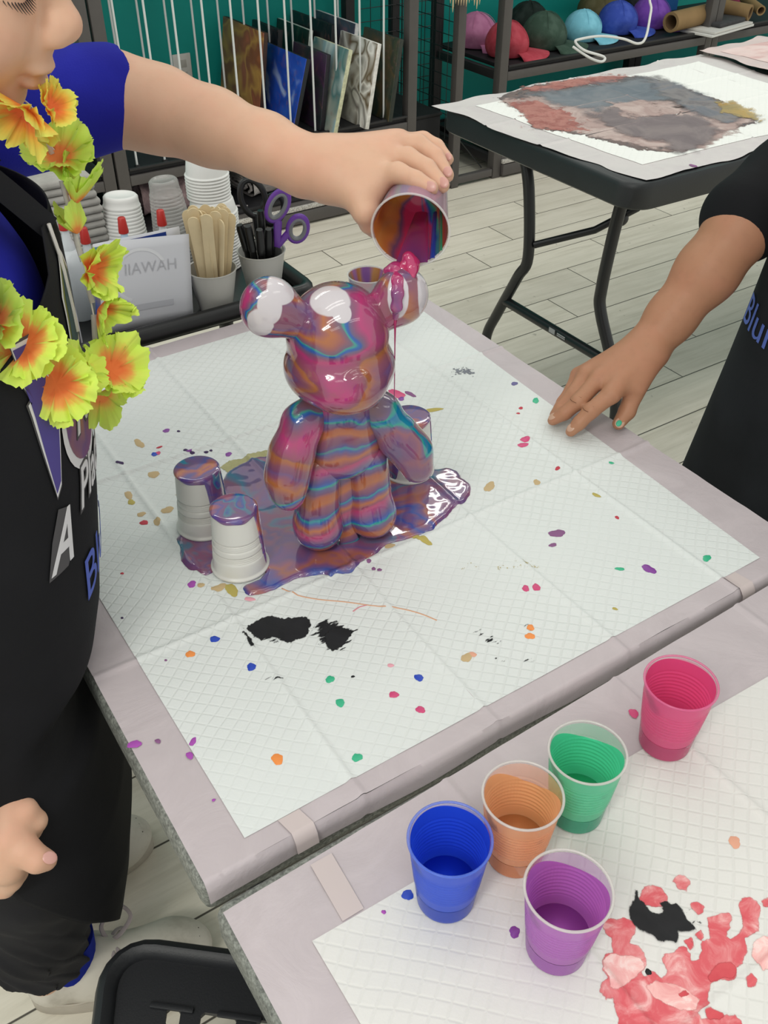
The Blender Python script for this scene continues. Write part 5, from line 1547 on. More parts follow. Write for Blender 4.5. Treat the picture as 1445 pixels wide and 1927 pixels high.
nail(P2, FING2[4][0][3]+0.16*ax+0.0083*np.array([-0.3, -0.5, 0.8]), ax, np.array([-0.3, -0.5, 0.8]), 0.0070, 0.0095, mat('green_polish', '#3fae8a', 0.4), 'chipped mint green polish on the thumbnail')
# knuckle creases
CRE = mat('skin_crease', '#6b4534', 0.7, 0.2)
for i in (0, 1):
    pts = FING2[i][0]; c = pts[1]; ax = (pts[2]-pts[0]); ax /= np.linalg.norm(ax); sd2 = np.cross(ax, UP); sd2 /= np.linalg.norm(sd2)
    nrm = np.cross(sd2, ax)
    for d in (-0.004, 0.001, 0.0055):
        arc = [c+ax*(d+0.0012*math.cos(3*q))+0.01035*(math.cos(q)*nrm+math.sin(q)*sd2) for q in np.linspace(-0.6, 0.6, 9)]
        MB().tube(arc, 0.00032, 5).build('knuckle_crease', CRE, P2, world=True)
h_ = Field()
h_.ell(hd2(-0.020, 0, 0.048), (0.097, 0.082, 0.090), RH2); h_.ell(hd2(-0.055, 0, -0.02), (0.062, 0.076, 0.10), RH2, k=0.02)
h_.half(hd2(0.040, 0, 0.060), f2*0.9-u2*0.30)
V, F = h_.mesh(0.005); fast_mesh('hair', V, F, mat('black_hair', '#1c1614', 0.5, noise=0.2, nscale=60), P2, None, 1)
T = Field()
T.ell((1.17, 0.50, 1.055), (0.113, 0.168, 0.150)); T.ell((1.14, 0.50, 0.88), (0.120, 0.176, 0.15), k=0.05)
T.cone((1.19, 0.42, 1.16), (1.19, 0.58, 1.16), 0.06, 0.06, k=0.04)
e_ = PZ(1402, 412, 0.969); si = np.array((1.215, 0.665, 1.130)); so = np.array((1.130, 0.752, 0.995))
T.chain([si, so, e_], [0.064, 0.060, 0.057], k=0.03)
T.cone((1.215, 0.335, 1.130), (1.24, 0.27, 0.92), 0.062, 0.054, k=0.035)
hn = (e_-so)/np.linalg.norm(e_-so)
T.half(PZ(1428, 352, 0.99)+0.004*hn, np.array([-0.50, 0.10, -0.55])) if False else None
# cut the sleeve only near its end
V, F = T.mesh(0.0042)
fast_mesh('tshirt', V, F, TEE_K, P2, None, 1)
def apron2(t, z, off=0.0):
    tz = (z-0.30)/0.85
    a = 0.140+0.05*max(0, 0.75-z); b = 0.232+0.13*max(0, 0.93-z)
    fold = 0.005*math.sin(6*t+2*z)*min(1, max(0, (0.85-z)/0.3))
    r = off+fold
    return (1.14-(a+r)*math.cos(t), 0.515+(b+r)*math.sin(t), z)
def ap2(u, v):
    z = 1.16-v*(1.16-0.30); A = math.radians(float(np.interp(-z, [-1.16, -1.05, -0.97, -0.90, -0.3], [34, 40, 78, 98, 104])))
    return apron2((u-0.5)*2*A, z)
MB().grid(80, 90, ap2).build('apron', APRON_M2, P2, world=True, angle=180, solid=0.0016)

INK_B2 = mat('print_blue_far', '#5f78d0', 0.7)
def ap2w(t0, z0, rot=0.0, R_=0.18):
    c, s = math.cos(rot), math.sin(rot)
    def w_(x, y, z):
        X, Y = c*x-s*y, s*x+c*y
        return tuple(np.array(apron2(math.radians(t0)-X/R_, z0+Y, 0.002+z))-np.array(P2.location))
    return w_
text_mesh('Blurp', 0.060, 'print', INK_B2, P2, None, extrude=0.0002, warp=ap2w(63, 0.826, 0.0))
# ------------------------------------------------------------------ cart top with the supplies
CARTK = mat('black_cart_plastic', '#161617', 0.35, 0.5)
CT = thing('utility_cart', 'black utility cart with a lipped top tray at the far end of the table', 'cart', (0.40, 1.46, 0))
x0, x1, y0, y1 = 0.10, 0.685, 1.272, 1.60
MB().rbox(((x0+x1)/2, (y0+y1)/2, 0.738), (x1-x0, y1-y0, 0.010), 0.004).build('tray_floor', CARTK, CT, world=True)
loop = []
for cx_, cy_, a0 in ((x1-0.02, y0+0.02, -0.5*PI), (x1-0.02, y1-0.02, 0), (x0+0.02, y1-0.02, 0.5*PI), (x0+0.02, y0+0.02, PI)):
    for i in range(6):
        a = a0+i*PI/10; loop.append((cx_+0.02*math.cos(a), cy_+0.02*math.sin(a), 0.752))
MB().tube(loop, 0.0115, 12, closed=True, flat=((0, 0, 1), 1.25)).build('tray_rim', CARTK, CT, world=True)
for x in (x0+0.03, x1-0.03):
    for y in (y0+0.03, y1-0.03):
        MB().cyl((x, y, 0.07), (x, y, 0.735), 0.014).build('post', CARTK, CT, world=True)
        MB().sphere((x, y, 0.034), 0.034, 14, 10).build('caster', CARTK, CT, world=True)
MB().rbox(((x0+x1)/2, (y0+y1)/2, 0.20), (x1-x0, y1-y0, 0.012), 0.004).build('lower_tray', CARTK, CT, world=True)
TRZ = 0.7435

# nested cups, each one its own object
CUPW2 = mat('white_paper_cup', '#e6e5e2', 0.45, 0.35)
CUPC = film_mat('clear_stacked_cup', '#e4e2de', 0.68, 0.12)
def nested(name, label, group, base, lean, n, pitch, rt, rr, h, m, cat='cup', cap=True):
    t0 = None
    for i in range(n):
        p = (base[0]+lean[0]*i*pitch, base[1]+lean[1]*i*pitch, base[2]+i*pitch)
        if t0 is None:
            pr = [(rr-0.0005, 0.0), (rr+0.0016, 0.0004), (rr+0.0022, 0.002), (rr+0.0012, 0.0036), (rr-0.0002, 0.0042), (rt+0.0004, h-0.002), (rt-0.0015, h)]
            if cap: pr += [(rt-0.004, h), (rt-0.006, h-0.002), (0.0, h-0.002)]
            t0 = MB().lathe(pr, 40).build(name, m, None, angle=50)
            # drop the flat cap that closes the mouth
            o = t0
        else:
            o = t0.copy(); C.objects.link(o)
        R = Vector((0, 0, 1)).rotation_difference(Vector((lean[0], lean[1], 1)).normalized())
        o.rotation_mode = 'QUATERNION'; o.rotation_quaternion = R
        o.location = p
        tag(o, label, cat, group)
b = PZ(412, 497, TRZ)
nested('paper_cup', 'white cup in the wider lower part of the tall stack on the cart', 'white cups of the tall stack, lower part', (b[0], b[1], TRZ), (0, 0), 19, 0.0052, 0.0350, 0.0395, 0.024, CUPW2)
nested('paper_cup', 'white cup in the narrower upper part of the tall stack on the cart', 'white cups of the tall stack, upper part', (b[0]-0.002, b[1]+0.004, TRZ+18*0.0052+0.024), (0, 0), 8, 0.0052, 0.0265, 0.0345, 0.062, CUPW2)
def ribbed(name, label, base, top, rb, rt, pitch, m, cat, bare=0.12):
    """tall ribbed stack standing mouth down"""
    B_, T_ = Vector(base), Vector(top); L_ = (T_-B_).length
    R = (T_-B_).to_track_quat('Z', 'Y').to_matrix()
    t = thing(name, label, cat, B_)
    pr = [(rb-0.001, 0.0), (rb+0.0016, 0.0005)]
    n = int(L_*(1-bare)/pitch)
    for i in range(n):
        z = i*pitch; r = rb+(rt-rb)*z/L_
        pr += [(r+0.0010, z+0.001), (r+0.0012, z+pitch*0.5), (r+0.0006, z+pitch*0.72), (r-0.0003, z+pitch*0.86)]
    pr += [(rt+(rb-rt)*bare*0.9, L_*(1-bare)+0.002), (rt+0.0008, L_-0.003), (rt-0.002, L_), (rt-0.0045, L_+0.0002), (rt-0.006, L_-0.0015), (0.0, L_-0.0015)]
    MB().lathe(pr, 56, R=R, ends=False).build('ribbed_wall', m, t, angle=60)
    return t
def on_y(px, py, y): return tuple(PY(px, py, y))
b0 = PZ(246, 520, TRZ); tp = PY(226, 366, b0[1]+0.006)
ribbed('deli_cup', 'ribbed white cup stack standing mouth down behind the folded card', (b0[0], b0[1], TRZ), tp, 0.0430, 0.0270, 0.0056, CUPW2, 'cup stack', 0.07)
b0 = PZ(342, 512, TRZ); tp = PY(306, 337, b0[1]+0.004)
ribbed('clear_cup', 'clear ribbed cup stack leaning behind the red tipped bottle', (b0[0], b0[1], TRZ), tp, 0.0400, 0.0228, 0.0056, CUPC, 'cup stack', 0.09)
b0 = PZ(150, 548, TRZ); tp = PY(112, 382, b0[1]+0.004)
ribbed('clear_cup', 'clear ribbed cup stack half hidden behind the flower garland', (b0[0], b0[1], TRZ), tp, 0.0430, 0.0235, 0.0060, CUPC, 'cup stack', 0.2)

# squeeze bottles with red tips
BOT = film_mat('bottle_plastic', '#dfe3e6', 0.25, 0.3); REDC = mat('red_cap', '#b5261f', 0.35); BLUEP = mat('pale_blue_nozzle', '#bcd2e4', 0.4)
def bottle(px, py, label, nz_=None):
    q = PY(px, py, 1.40); zt = q[2]
    t = thing('squeeze_bottle', label, 'bottle', (q[0], 1.40, TRZ), group='red tipped squeeze bottles')
    hh = zt-TRZ
    MB().lathe([(0.0, 0.0), (0.018, 0.0), (0.020, 0.003), (0.020, hh-0.075), (0.016, hh-0.058), (0.010, hh-0.054)], 28).build('body', BOT, t, angle=50)
    MB().lathe([(0.0105, hh-0.056), (0.0105, hh-0.046), (0.007, hh-0.040), (0.0042, hh-0.016), (0.0, hh-0.016)], 20).build('nozzle', nz_ or BOT, t, angle=50)
    MB().lathe([(0.0075, hh-0.024), (0.0078, hh-0.022), (0.0058, hh-0.001), (0.0048, hh), (0.0, hh)], 20).build('cap', REDC, t, angle=50)
bottle(228, 409, 'red tipped squeeze bottle in front of the ribbed white stack', BLUEP)
bottle(301, 395, 'red tipped squeeze bottle in front of the leaning clear stack')
bottle(115, 402, 'red tipped squeeze bottle peeking out left of the green garland flower')
bottle(156, 428, 'red tipped squeeze bottle just right of the hanging garland')
q = PZ(384, 500, TRZ)
t = thing('black_jar', 'small jar with black lid behind the craft sticks', 'jar', (q[0], q[1]+0.01, TRZ))
MB().lathe([(0.0, 0.0), (0.020, 0.0), (0.021, 0.002), (0.021, 0.062)], 28).build('glass', mat('smoky_jar', '#4a4a48', 0.2), t, angle=50)
MB().lathe([(0.0225, 0.060), (0.0225, 0.074), (0.0212, 0.0765), (0.0, 0.0765)], 32).build('lid', mat('black_lid', '#1c1c1d', 0.45), t, angle=50)

# folded card
PAPER = mat('white_paper', '#dcdce2', 0.8, 0.2)
bl, br = PZ(186, 633, TRZ), PZ(364, 597, TRZ)
tl, tr = PY(176, 461, bl[1]+0.004), PY(355, 440, br[1]+0.006)
ht = 0.5*(tl[2]+tr[2])-TRZ
t = thing('folded_card', 'folded white card standing in the cart tray with a blue picture inside', 'card', (bl[0], bl[1], TRZ))
fr = br-bl; fr[2] = 0
MB().grid(14, 10, lambda u, v: tuple(bl+fr*u+np.array([(tl-bl)[0]*v*(1-u)+(tr-br)[0]*v*u, 0.006*v+0.003*math.sin(u*PI), (tl[2]-TRZ)*v*(1-u)+(tr[2]-TRZ)*v*u]))).build('front_panel', PAPER, t, world=True, angle=180, solid=0.0006)
tb = PY(337, 426, 1.365); bb = np.array([tb[0], 1.36, TRZ])
MB().grid(10, 10, lambda u, v: tuple(np.array([bl[0], bl[1]+0.002, TRZ])*(1-u)+bb*u+np.array([(tl-bl)[0]*v*(1-u), 0.005*v, (tl[2]-TRZ)*v*(1-u)+(tb[2]-TRZ)*v*u]))).build('back_panel', PAPER, t, world=True, angle=180, solid=0.0006)
PIC = marble('card_picture', 41.0, warp=(10, 0.05, 30, 0.01), sc=9.0, amp=1.7, stops=['#17388a', '#1f56b0', '#2a7fc0', '#173a86', '#2f9ab0', '#c8a83a', '#1f4aa0', '#1a3c90'], rough=0.5, coat=0.1)
MB().grid(10, 10, lambda u, v: tuple(np.array([bl[0], bl[1]-0.0005, TRZ])*(1-u*0.83)+bb*u*0.83+np.array([(tl-bl)[0]*v*(1-u*.83), 0.005*v-0.0014, ((tl[2]-TRZ)*(1-u*.83)+(tb[2]-TRZ)*u*.83)*(0.2+0.775*v)]))).build('picture', PIC, t, world=True, angle=180)
GH = mat('ghost_print', '#c8c8cf', 0.8, 0.2); GH2 = mat('ghost_print_light', '#e6e6ea', 0.8, 0.2)
def cardp(x, y, z=0.0):
    u, v = x, y
    p = bl+fr*u+np.array([(tl-bl)[0]*v*(1-u)+(tr-br)[0]*v*u, 0.006*v+0.003*math.sin(u*PI)-0.0012-z, (tl[2]-TRZ)*v*(1-u)+(tr[2]-TRZ)*v*u])
    return tuple(p-np.array(t.location))
text_mesh('HAWAII', 0.20, 'show_through_print', GH2, t, None, extrude=0.0001, font_scale=(-1.0, 0.9), warp=lambda x, y, z: cardp(0.86+x*0.78, 0.62+y))
mb = MB()
def arc_(u, v):
    a = 0.15*PI+u*1.7*PI*0.72; r = 0.27+0.035*v
    q_ = cardp(0.47+r*math.cos(a)*0.95, 0.60+r*math.sin(a)); return tuple(np.array(q_))
mb.grid(40, 3, arc_); mb.build('show_through_ring', GH2, t, angle=180)
mb = MB().grid(10, 3, lambda u, v: cardp(0.30+0.5*u, 0.20+0.07*v)); mb.build('show_through_print', GH, t, angle=180)
# white carton left of the card
q = PZ(165, 655, TRZ)
t = thing('white_carton', 'plain white carton half hidden by the hanging garland', 'box', (0.262, 1.335, TRZ))
MB().rbox((0, 0, 0.0575), (0.105, 0.055, 0.115), 0.002).build('body', PAPER, t)
MB().rbox((0, 0, 0.116), (0.107, 0.057, 0.003), 0.001).build('lid', mat('carton_lid', '#d2d2d4', 0.8), t)
# stack of grey folded cloths
GT = mat('grey_towel', '#a5a29d', 0.9, 0.1, noise=0.12, nscale=40, bump=0.4, bscale=160)
q = PY(150, 440, 1.52)
t0 = None
for i in range(15):
    if t0 is None:
        t0 = MB().rbox((0, 0, 0.0062), (0.115, 0.10, 0.0118), 0.0055, 3).build('folded_cloth', GT, None); o = t0
    else:
        o = t0.copy(); C.objects.link(o)
    o.location = (q[0]-0.012-0.0011*i+rnd.uniform(-.002, .002), 1.535+rnd.uniform(-.002, .002), TRZ+0.0122*i)
    tag(o, 'grey folded cloth in the stack behind the blue shoulder and garland', 'cloth', 'grey folded cloths in the cart stack')

# cup of craft sticks
def upright_cup(label, c, rb, rr, h, m):
    t = thing('utensil_cup', label, 'cup', c)
    pr = [(0.0, 0.0), (rb, 0.0), (rr, h), (rr+0.0014, h+0.0006), (rr+0.001, h+0.002), (rr-0.0012, h+0.001), (rb-0.0015, 0.003), (0.0, 0.003)]
    MB().lathe(pr, 48).build('cup_wall', m, t, angle=50, weld=True)
    return t
GREYC = film_mat('frosted_grey_cup', '#c6c4be', 0.12, 0.3)
q = PZ(407, 583, TRZ)
SC_ = np.array((q[0]+0.004, q[1]+0.008, TRZ)); upright_cup('frosted cup holding wooden craft sticks in the cart tray', SC_, 0.026, 0.038, 0.066, GREYC)
STICK = mat('craft_stick_wood', '#dcc8a2', 0.65, 0.25, noise=0.1, nscale=24)
def stick_mesh():
    out = []
    L_, W_ = 0.150, 0.0088
    for i in range(9): a = PI*i/8; out.append((W_*math.cos(a), L_-W_+W_*math.sin(a)))
    for i in range(9): a = PI+PI*i/8; out.append((W_*math.cos(a), W_+W_*math.sin(a)))
    return MB().prism(out, -0.0009, 0.0009, R=Matrix.Rotation(PI/2, 3, 'X'))
r4 = random.Random(11); s0 = None
for k in range(26):
    a = 2*PI*k/26*1.0+r4.uniform(-.1, .1); rad = (0.010, 0.017, 0.022)[k % 3]
    o = stick_mesh().build('craft_stick', STICK, None, smooth=False) if s0 is None else s0.copy()
    if s0 is None: s0 = o
    else: C.objects.link(o)
    tx, ty = rad*math.cos(a), rad*math.sin(a)
    top = Vector((tx*1.45+0.006, ty*1.45, 0.14)); bot = Vector((tx*0.45, ty*0.45, 0.0))
    d = (top-bot).normalized()
    f_ = Vector((0.25*r4.uniform(-1, 1)-0.5, -0.85, 0.0)) if k % 4 else Vector((1, 0.2, 0))
    f_ = (f_-d*f_.dot(d)).normalized(); s_ = f_.cross(d)
    R = Matrix((s_, f_, d)).transposed()
    o.rotation_mode = 'QUATERNION'; o.rotation_quaternion = R.to_quaternion()
    o.location = Vector(SC_)+bot+Vector((0, 0, 0.004+r4.uniform(-0.0, 0.012)))
    tag(o, 'pale wooden craft stick standing in the frosted cup', 'craft stick', 'craft sticks in the frosted cup')
# cup of markers and scissors
q = PZ(500, 556, TRZ)
MC_ = np.array((q[0]+0.004, q[1]+0.012, TRZ)); upright_cup('frosted cup holding black markers and two scissors', MC_, 0.026, 0.038, 0.072, GREYC)
MK = mat('marker_black', '#151516', 0.35)
mk = None
for k, (dx, dy, tx, ty, h) in enumerate(((-0.018, -0.012, -0.030, -0.022, 0.125), (-0.008, -0.018, -0.014, -0.030, 0.118), (0.006, -0.012, 0.004, -0.024, 0.112), (-0.018, 0.004, -0.034, 0.0, 0.120), (0.002, 0.0, 0.002, -0.006, 0.135), (0.012, -0.004, 0.020, -0.016, 0.108))):
    t = thing('marker', ('black marker leaning at the left of the cup with scissors' if k < 5 else 'black marker'), 'marker', MC_+np.array([dx*0.5, dy*0.5, 0.004]), group='black markers in the cup')
    t['label'] = 'black marker standing in the frosted cup with the scissors'
    d = Vector((tx-dx*0.5, ty-dy*0.5, h)).normalized(); R = d.to_track_quat('Z', 'Y').to_matrix()
    MB().lathe([(0, 0), (0.005, 0.0), (0.0055, 0.06), (0.0055, h-0.045), (0.006, h-0.044)], 16, R=R).build('barrel', MK, t, angle=50)
    MB().lathe([(0.0064, h-0.044), (0.0064, h-0.006), (0.005, h), (0.0, h)], 16, R=R).build('cap', MK, t, angle=50)
def scissors(label, c, m, m2, cen, rx, rz_, tilt, two=True):
    t = thing('scissors', label, 'scissors', c)
    BL = mat('scissor_steel', '#9a9b9d', 0.25, metal=0.9)
    MB().tube([(0, 0, 0.006), (0.002, 0, 0.06), (0.0, 0, 0.085)], [0.002, 0.007, 0.007], 8, flat=((0, 1, 0), 0.25)).build('blade', BL, t)
    k = 0
    for (hx, hz, ra, rb_, rot) in cen:
        pts = []
        for i in range(28):
            a = 2*PI*i/28; x = ra*math.cos(a); z = rb_*math.sin(a)
            pts.append((hx+x*math.cos(rot)-z*math.sin(rot), -0.004+0.006*k, hz+x*math.sin(rot)+z*math.cos(rot)))
        h_ = MB().tube(pts, 0.0050, 10, closed=True, flat=((0, 1, 0), 0.85)).build('handle', m, t)
        pts2 = [(hx+(p[0]-hx)*0.80, p[1]-0.001, hz+(p[2]-hz)*0.80) for p in pts]
        if m2: MB().tube(pts2, 0.0034, 8, closed=True, flat=((0, 1, 0), 1.3)).build('grip', m2, h_)
        MB().tube([(0.0, 0, 0.08), (hx*0.5, -0.004+0.006*k, hz*0.55+0.04), (hx*0.85, -0.004+0.006*k, hz-rb_*0.9)], [0.006, 0.0065, 0.006], 8, flat=((0, 1, 0), 0.7)).build('shank', m, t)
        k += 1
    return t
PUR = mat('purple_handle', '#6b3a9c', 0.35); GRP = mat('grey_grip', '#77787c', 0.55); BKH = mat('black_handle', '#1c1c1e', 0.3)
s_ = scissors('purple and grey handled scissors in the marker cup', MC_+np.array([0.014, -0.006, 0.003]), PUR, GRP, [(-0.004, 0.150, 0.013, 0.026, -0.35), (0.030, 0.112, 0.014, 0.021, -0.15)], 0, 0, 0)
s_.rotation_euler = (math.radians(6), math.radians(8), math.radians(-28))
s_ = scissors('black handled scissors behind the purple pair', MC_+np.array([0.004, 0.014, 0.003]), BKH, None, [(-0.004, 0.145, 0.019, 0.029, 0.25), (0.026, 0.125, 0.016, 0.024, -0.4)], 0, 0, 0)
s_.rotation_euler = (math.radians(-6), 0, math.radians(-28))

# ------------------------------------------------------------------ cup being poured
RC = D(772, 435, 0.885)
phi = math.radians(29)
rh = ray(772, 435); rh /= np.linalg.norm(rh)
up_ = RT*0.24-DN*0.97; up_ -= rh*(up_ @ rh); up_ /= np.linalg.norm(up_)
axis = rh*math.cos(phi)+up_*math.sin(phi); axis /= np.linalg.norm(axis)
z_ = -axis                                  # cup local z runs from base to rim
xv = RT-z_*(RT @ z_); xv /= np.linalg.norm(xv); yv = np.cross(z_, xv)
HH = 0.088; RR, RB = 0.0362, 0.0262
M4 = Matrix.Identity(4)
base = RC-z_*HH
for i in range(3): M4[i][0], M4[i][1], M4[i][2], M4[i][3] = xv[i], yv[i], z_[i], base[i]
CUPH = mixing_cup('mixing_cup', 'clear cup streaked with pink and orange paint held over the bear ear', M4, RB, RR, HH)
MB().lathe([(0.0, 0.0025)]+[(RB+(RR-RB)*z/HH-0.0010, z) for z in np.linspace(0.0025, HH-0.003, 30)], 64, ends=False).build('paint_coat', M_MIXIN, CUPH, angle=180)
def cup_local(p):
    d = np.array(p)-base; return np.array([d @ xv, d @ yv, d @ z_])
PINKP = marble('wet_pink_paint', 51.0, warp=(12, 0.02, 30, 0.006), sc=9.0, amp=1.6, stops=['#c72a60', '#cc2f66', '#c42a5c', '#b83068', '#c92f60', '#7a3f78', '#c72a60'], rough=0.08, coat=1.0, squash=(1, 1, 0.15))
BLUEL = mat('wet_blue_paint', '#2446a8', 0.1, coat=1.0)
def ribbon(a0, a1, z0, name, m, th=0.0022, spread=0.3):
    def fn(u, v):
        z = z0+(HH+0.0012-z0)*v
        w_ = (0.55+0.45*v**0.7) if spread else 1
        mid = 0.5*(a0+a1); a = mid+(a1-a0)*(u-0.5)*w_
        e = math.sin(PI*u)**0.5
        r = RB+(RR-RB)*min(z, HH)/HH-0.0012-th*e
        return (r*math.cos(a), r*math.sin(a), z)
    return MB().grid(16, 26, fn).build(name, m, CUPH, angle=180)
ribbon(-1.95, -1.05, 0.004, 'paint_ribbon', PINKP)
ribbon(-1.00, -0.82, 0.010, 'paint_ribbon', BLUEL, 0.0018, 0)
ribbon(-0.66, -0.50, 0.010, 'paint_ribbon', mat('wet_green_paint', '#2f8f6c', 0.1, coat=1.0), 0.0016, 0)

earc = bear_world((0.0655, 0.0, 0.2735)); dE = float((earc-EYE) @ FW)
lip = RC-yv*0  # rim centre
st = Field()
lp = D(776, 493, 0.902)
st.chain([D(768, 484, 0.900), D(774, 498, 0.9035), D(776, 509, 0.900)], [0.0058, 0.0072, 0.0042], k=0.006)
st.chain([D(776, 508, 0.899), D(777, 520, 0.897)], [0.0040, 0.0024], k=0.004)
st.chain([D(771, 503, 0.900), D(758, 507, dE-0.012), D(744, 510, dE-0.016)], [0.0060, 0.0050, 0.0045], k=0.006)
V, F = st.mesh(0.0009)
o = fast_mesh('poured_paint', V, F, PINKP, None, None, 1)
tag(o, 'glossy pink paint pouring from the tilted cup onto the bear ear', 'paint')
# run of paint down the front of the ear, thread to the arm
st = Field()
st.chain([D(728, 510, dE-0.012), D(744, 507, dE-0.014), D(760, 509, dE-0.012)], [0.004, 0.005, 0.004], k=0.006)
st.chain([D(745, 507, dE-0.0145), D(748, 528, dE-0.0225), D(748, 552, dE-0.0250), D(746, 578, dE-0.0205), D(744, 597, dE-0.0105)], [0.0062, 0.0054, 0.0050, 0.0046, 0.0032], k=0.006, flat=(tuple(FW), 1.9))
V, F = st.mesh(0.0009)
o = fast_mesh('paint_run', V, F, PINKP, None, None, 1); o.parent = BEAR
Mi = np.array(Matrix.LocRotScale(Vector(BEAR_AT), Matrix.Rotation(BEAR_RZ, 3, 'Z'), Vector((1, 1, 1.03))).inverted())
co = np.empty(len(o.data.vertices)*3, np.float32); o.data.vertices.foreach_get('co', co); co = co.reshape(-1, 3)
co = co @ Mi[:3, :3].T+Mi[:3, 3]; o.data.vertices.foreach_set('co', co.astype(np.float32).ravel()); o.data.update()
a = D(743.5, 596, dE-0.010); hb = D(741, 752, dE+0.03)
bt = np.array([a[0], a[1], 0.0])
# straight down until it meets the arm
zb = PY(741.5, 752, a[1])[2]
tag(MB().tube([(a[0], a[1], a[2]+0.004), (a[0], a[1], a[2]-0.008), (a[0], a[1], a[2]-0.03), (a[0], a[1], zb)], [0.0030, 0.0012, 0.0006, 0.0005], 8).build('paint_thread', PINKP, None), 'hair thin thread of paint dripping from the bear ear', 'paint')
print('THREAD', a, zb)

# ------------------------------------------------------------------ flower garland
def petal_mat(name, c0, c1, c2, c3):
    q = NT(name); r = q.attr('rad')
    tc = q.n('ShaderNodeTexCoord')
    rr = q.math('ADD', r, q.math('MULTIPLY', q.math('SUBTRACT', q.noise(tc.outputs['Object'], 70, 3), 0.5), 0.45))
    c = q.ramp(rr, [(0.0, c0), (0.30, c0), (0.52, c1), (0.72, c2), (1.0, c3)])
    q.set(c, 0.75, 0.15)
    t = q.n('ShaderNodeBsdfTranslucent'); q.l(c, t.inputs[0])
    mx = q.n('ShaderNodeMixShader'); mx.inputs[0].default_value = 0.30
    q.l(q.b.outputs[0], mx.inputs[1]); q.l(t.outputs[0], mx.inputs[2]); q.l(mx.outputs[0], q.out.inputs['Surface'])
    return q.m
PET_G = petal_mat('petal_lime', '#ff8d50', '#ffb262', '#ecf872', '#e2fc72')
PET_O = petal_mat('petal_orange', '#ff8e52', '#ffa650', '#ffd05c', '#ecec70')
PET_L = petal_mat('petal_green', '#ff9c5c', '#efe06c', '#def46e', '#def878')
LEI = thing('flower_garland', 'lime and orange cloth flower garland hanging from the neck of the person in blue', 'garland', tuple(D(110, 450, 0.79)))
def flower(c, n, size, m, seed, cup=0.35, layers=2, squash=1.0, spin=0.0):
    n = Vector(n).normalized(); u = n.orthogonal().normalized(); w_ = n.cross(u)
    r_ = random.Random(seed); mb = MB(); mb.a['rad'] = []
    for L_ in range(layers):
        ph = r_.uniform(0, 6); np_ = 5
        def fn(a_, v):
            th = a_*2*PI; k = th*np_/(2*PI)
            d = abs((k % 1)-0.5)*2          # 0 middle of petal, 1 notch
            notch = 1-0.30*((d-0.90)/0.10)**1.5 if d > .90 else 1.0
            edge = 1+0.018*math.sin(th*37+ph)+0.02*math.sin(th*61)
            r = size*v*(0.90+0.10*math.cos(th*2+ph))*(notch if v > .3 else 1)*edge
            z = size*(cup*(v**1.5)*(0.7+0.3*math.sin(th*2+ph))+0.11*v*v*math.sin(th*np_+ph)+0.055*v*v*math.sin(th*11+ph*2)+0.025*v**3*math.sin(th*23))+size*0.10*L_
            x, y = r*math.cos(th+spin+0.6*L_), r*math.sin(th+spin+0.6*L_)*squash
            p = Vector(c)+u*x+w_*y+n*z
            return tuple(p)
        k0 = len(mb.v)
        mb.grid(110, 12, fn, wrap=True)
        mb.a['rad'] += [j/11 for i in range(110) for j in range(12)]
    o = mb.build('flower', m, LEI, world=True, angle=180)
    return o
TOC = lambda px, py: -ray(px, py)/np.linalg.norm(ray(px, py))
UPv = np.array([0, 0, 1.0]); RTv, DNv = RT, DN
def dirn(a, b, c): return RT*a-DN*b-FW*c    # right, up, towards the viewer, as seen from where the photo was taken
FL = [(50, 205, 0.690, dirn(-0.25, -0.82, 0.35), 0.030, PET_O, 1, 0.75, 2, 0.75), (92, 203, 0.700, dirn(0.75, 0.2, 0.5), 0.020, PET_O, 21, 0.7, 2, 0.8),
      (112, 300, 0.755, dirn(0.15, 0.35, 0.85), 0.031, PET_L, 2, 0.55, 2, 0.9),
      (140, 385, 0.770, dirn(0.30, 0.95, 0.25), 0.028, PET_L, 3, 1.25, 2, 0.50), (146, 440, 0.775, dirn(-0.3, 0.9, 0.3), 0.022, PET_L, 23, 1.2, 1, 0.5),
      (168, 508, 0.785, dirn(0.85, -0.10, 0.40), 0.027, PET_G, 4, 0.9, 2, 0.75),
      (184, 582, 0.795, dirn(0.75, -0.55, 0.35), 0.025, PET_G, 5, 1.15, 2, 0.40),
      (205, 700, 0.805, dirn(0.70, 0.28, 0.55), 0.034, PET_G, 6, 0.55, 2, 0.95), (190, 740, 0.812, dirn(0.25, -0.8, 0.5), 0.028, PET_L, 26, 0.8, 1, 0.8),
      (108, 722, 0.742, dirn(0.10, -0.25, 0.95), 0.035, PET_G, 7, 0.30, 2, 0.95), (142, 700, 0.770, dirn(0.6, 0.4, 0.5), 0.028, PET_G, 27, 0.5, 1, 0.9),
      (48, 652, 0.715, dirn(0.05, 0.15, 0.98), 0.034, PET_G, 8, 0.28, 2, 0.95), (-4, 610, 0.700, dirn(-0.3, 0.2, 0.9), 0.032, PET_L, 9, 0.4, 2, 0.95)]
for (px, py, d, n, s, m_, sd, cu_, ly, sq) in FL: flower(D(px, py, d), n, s, m_, sd, cu_, ly, sq, sd*0.7)
TUB = film_mat('clear_straw', '#cfcac4', 0.45, 0.15)
for seg in ([(72, 238, 0.742), (84, 262, 0.746), (98, 290, 0.752)], [(116, 340, 0.762), (132, 400, 0.77), (146, 460, 0.778), (156, 492, 0.783)], [(164, 535, 0.789), (174, 570, 0.794)],
            [(176, 592, 0.798), (179, 640, 0.802), (184, 668, 0.806)]):
    MB().tube(catmull([D(*s_) for s_ in seg], 5), 0.0023, 10).build('tube_bead', TUB, LEI, world=True)
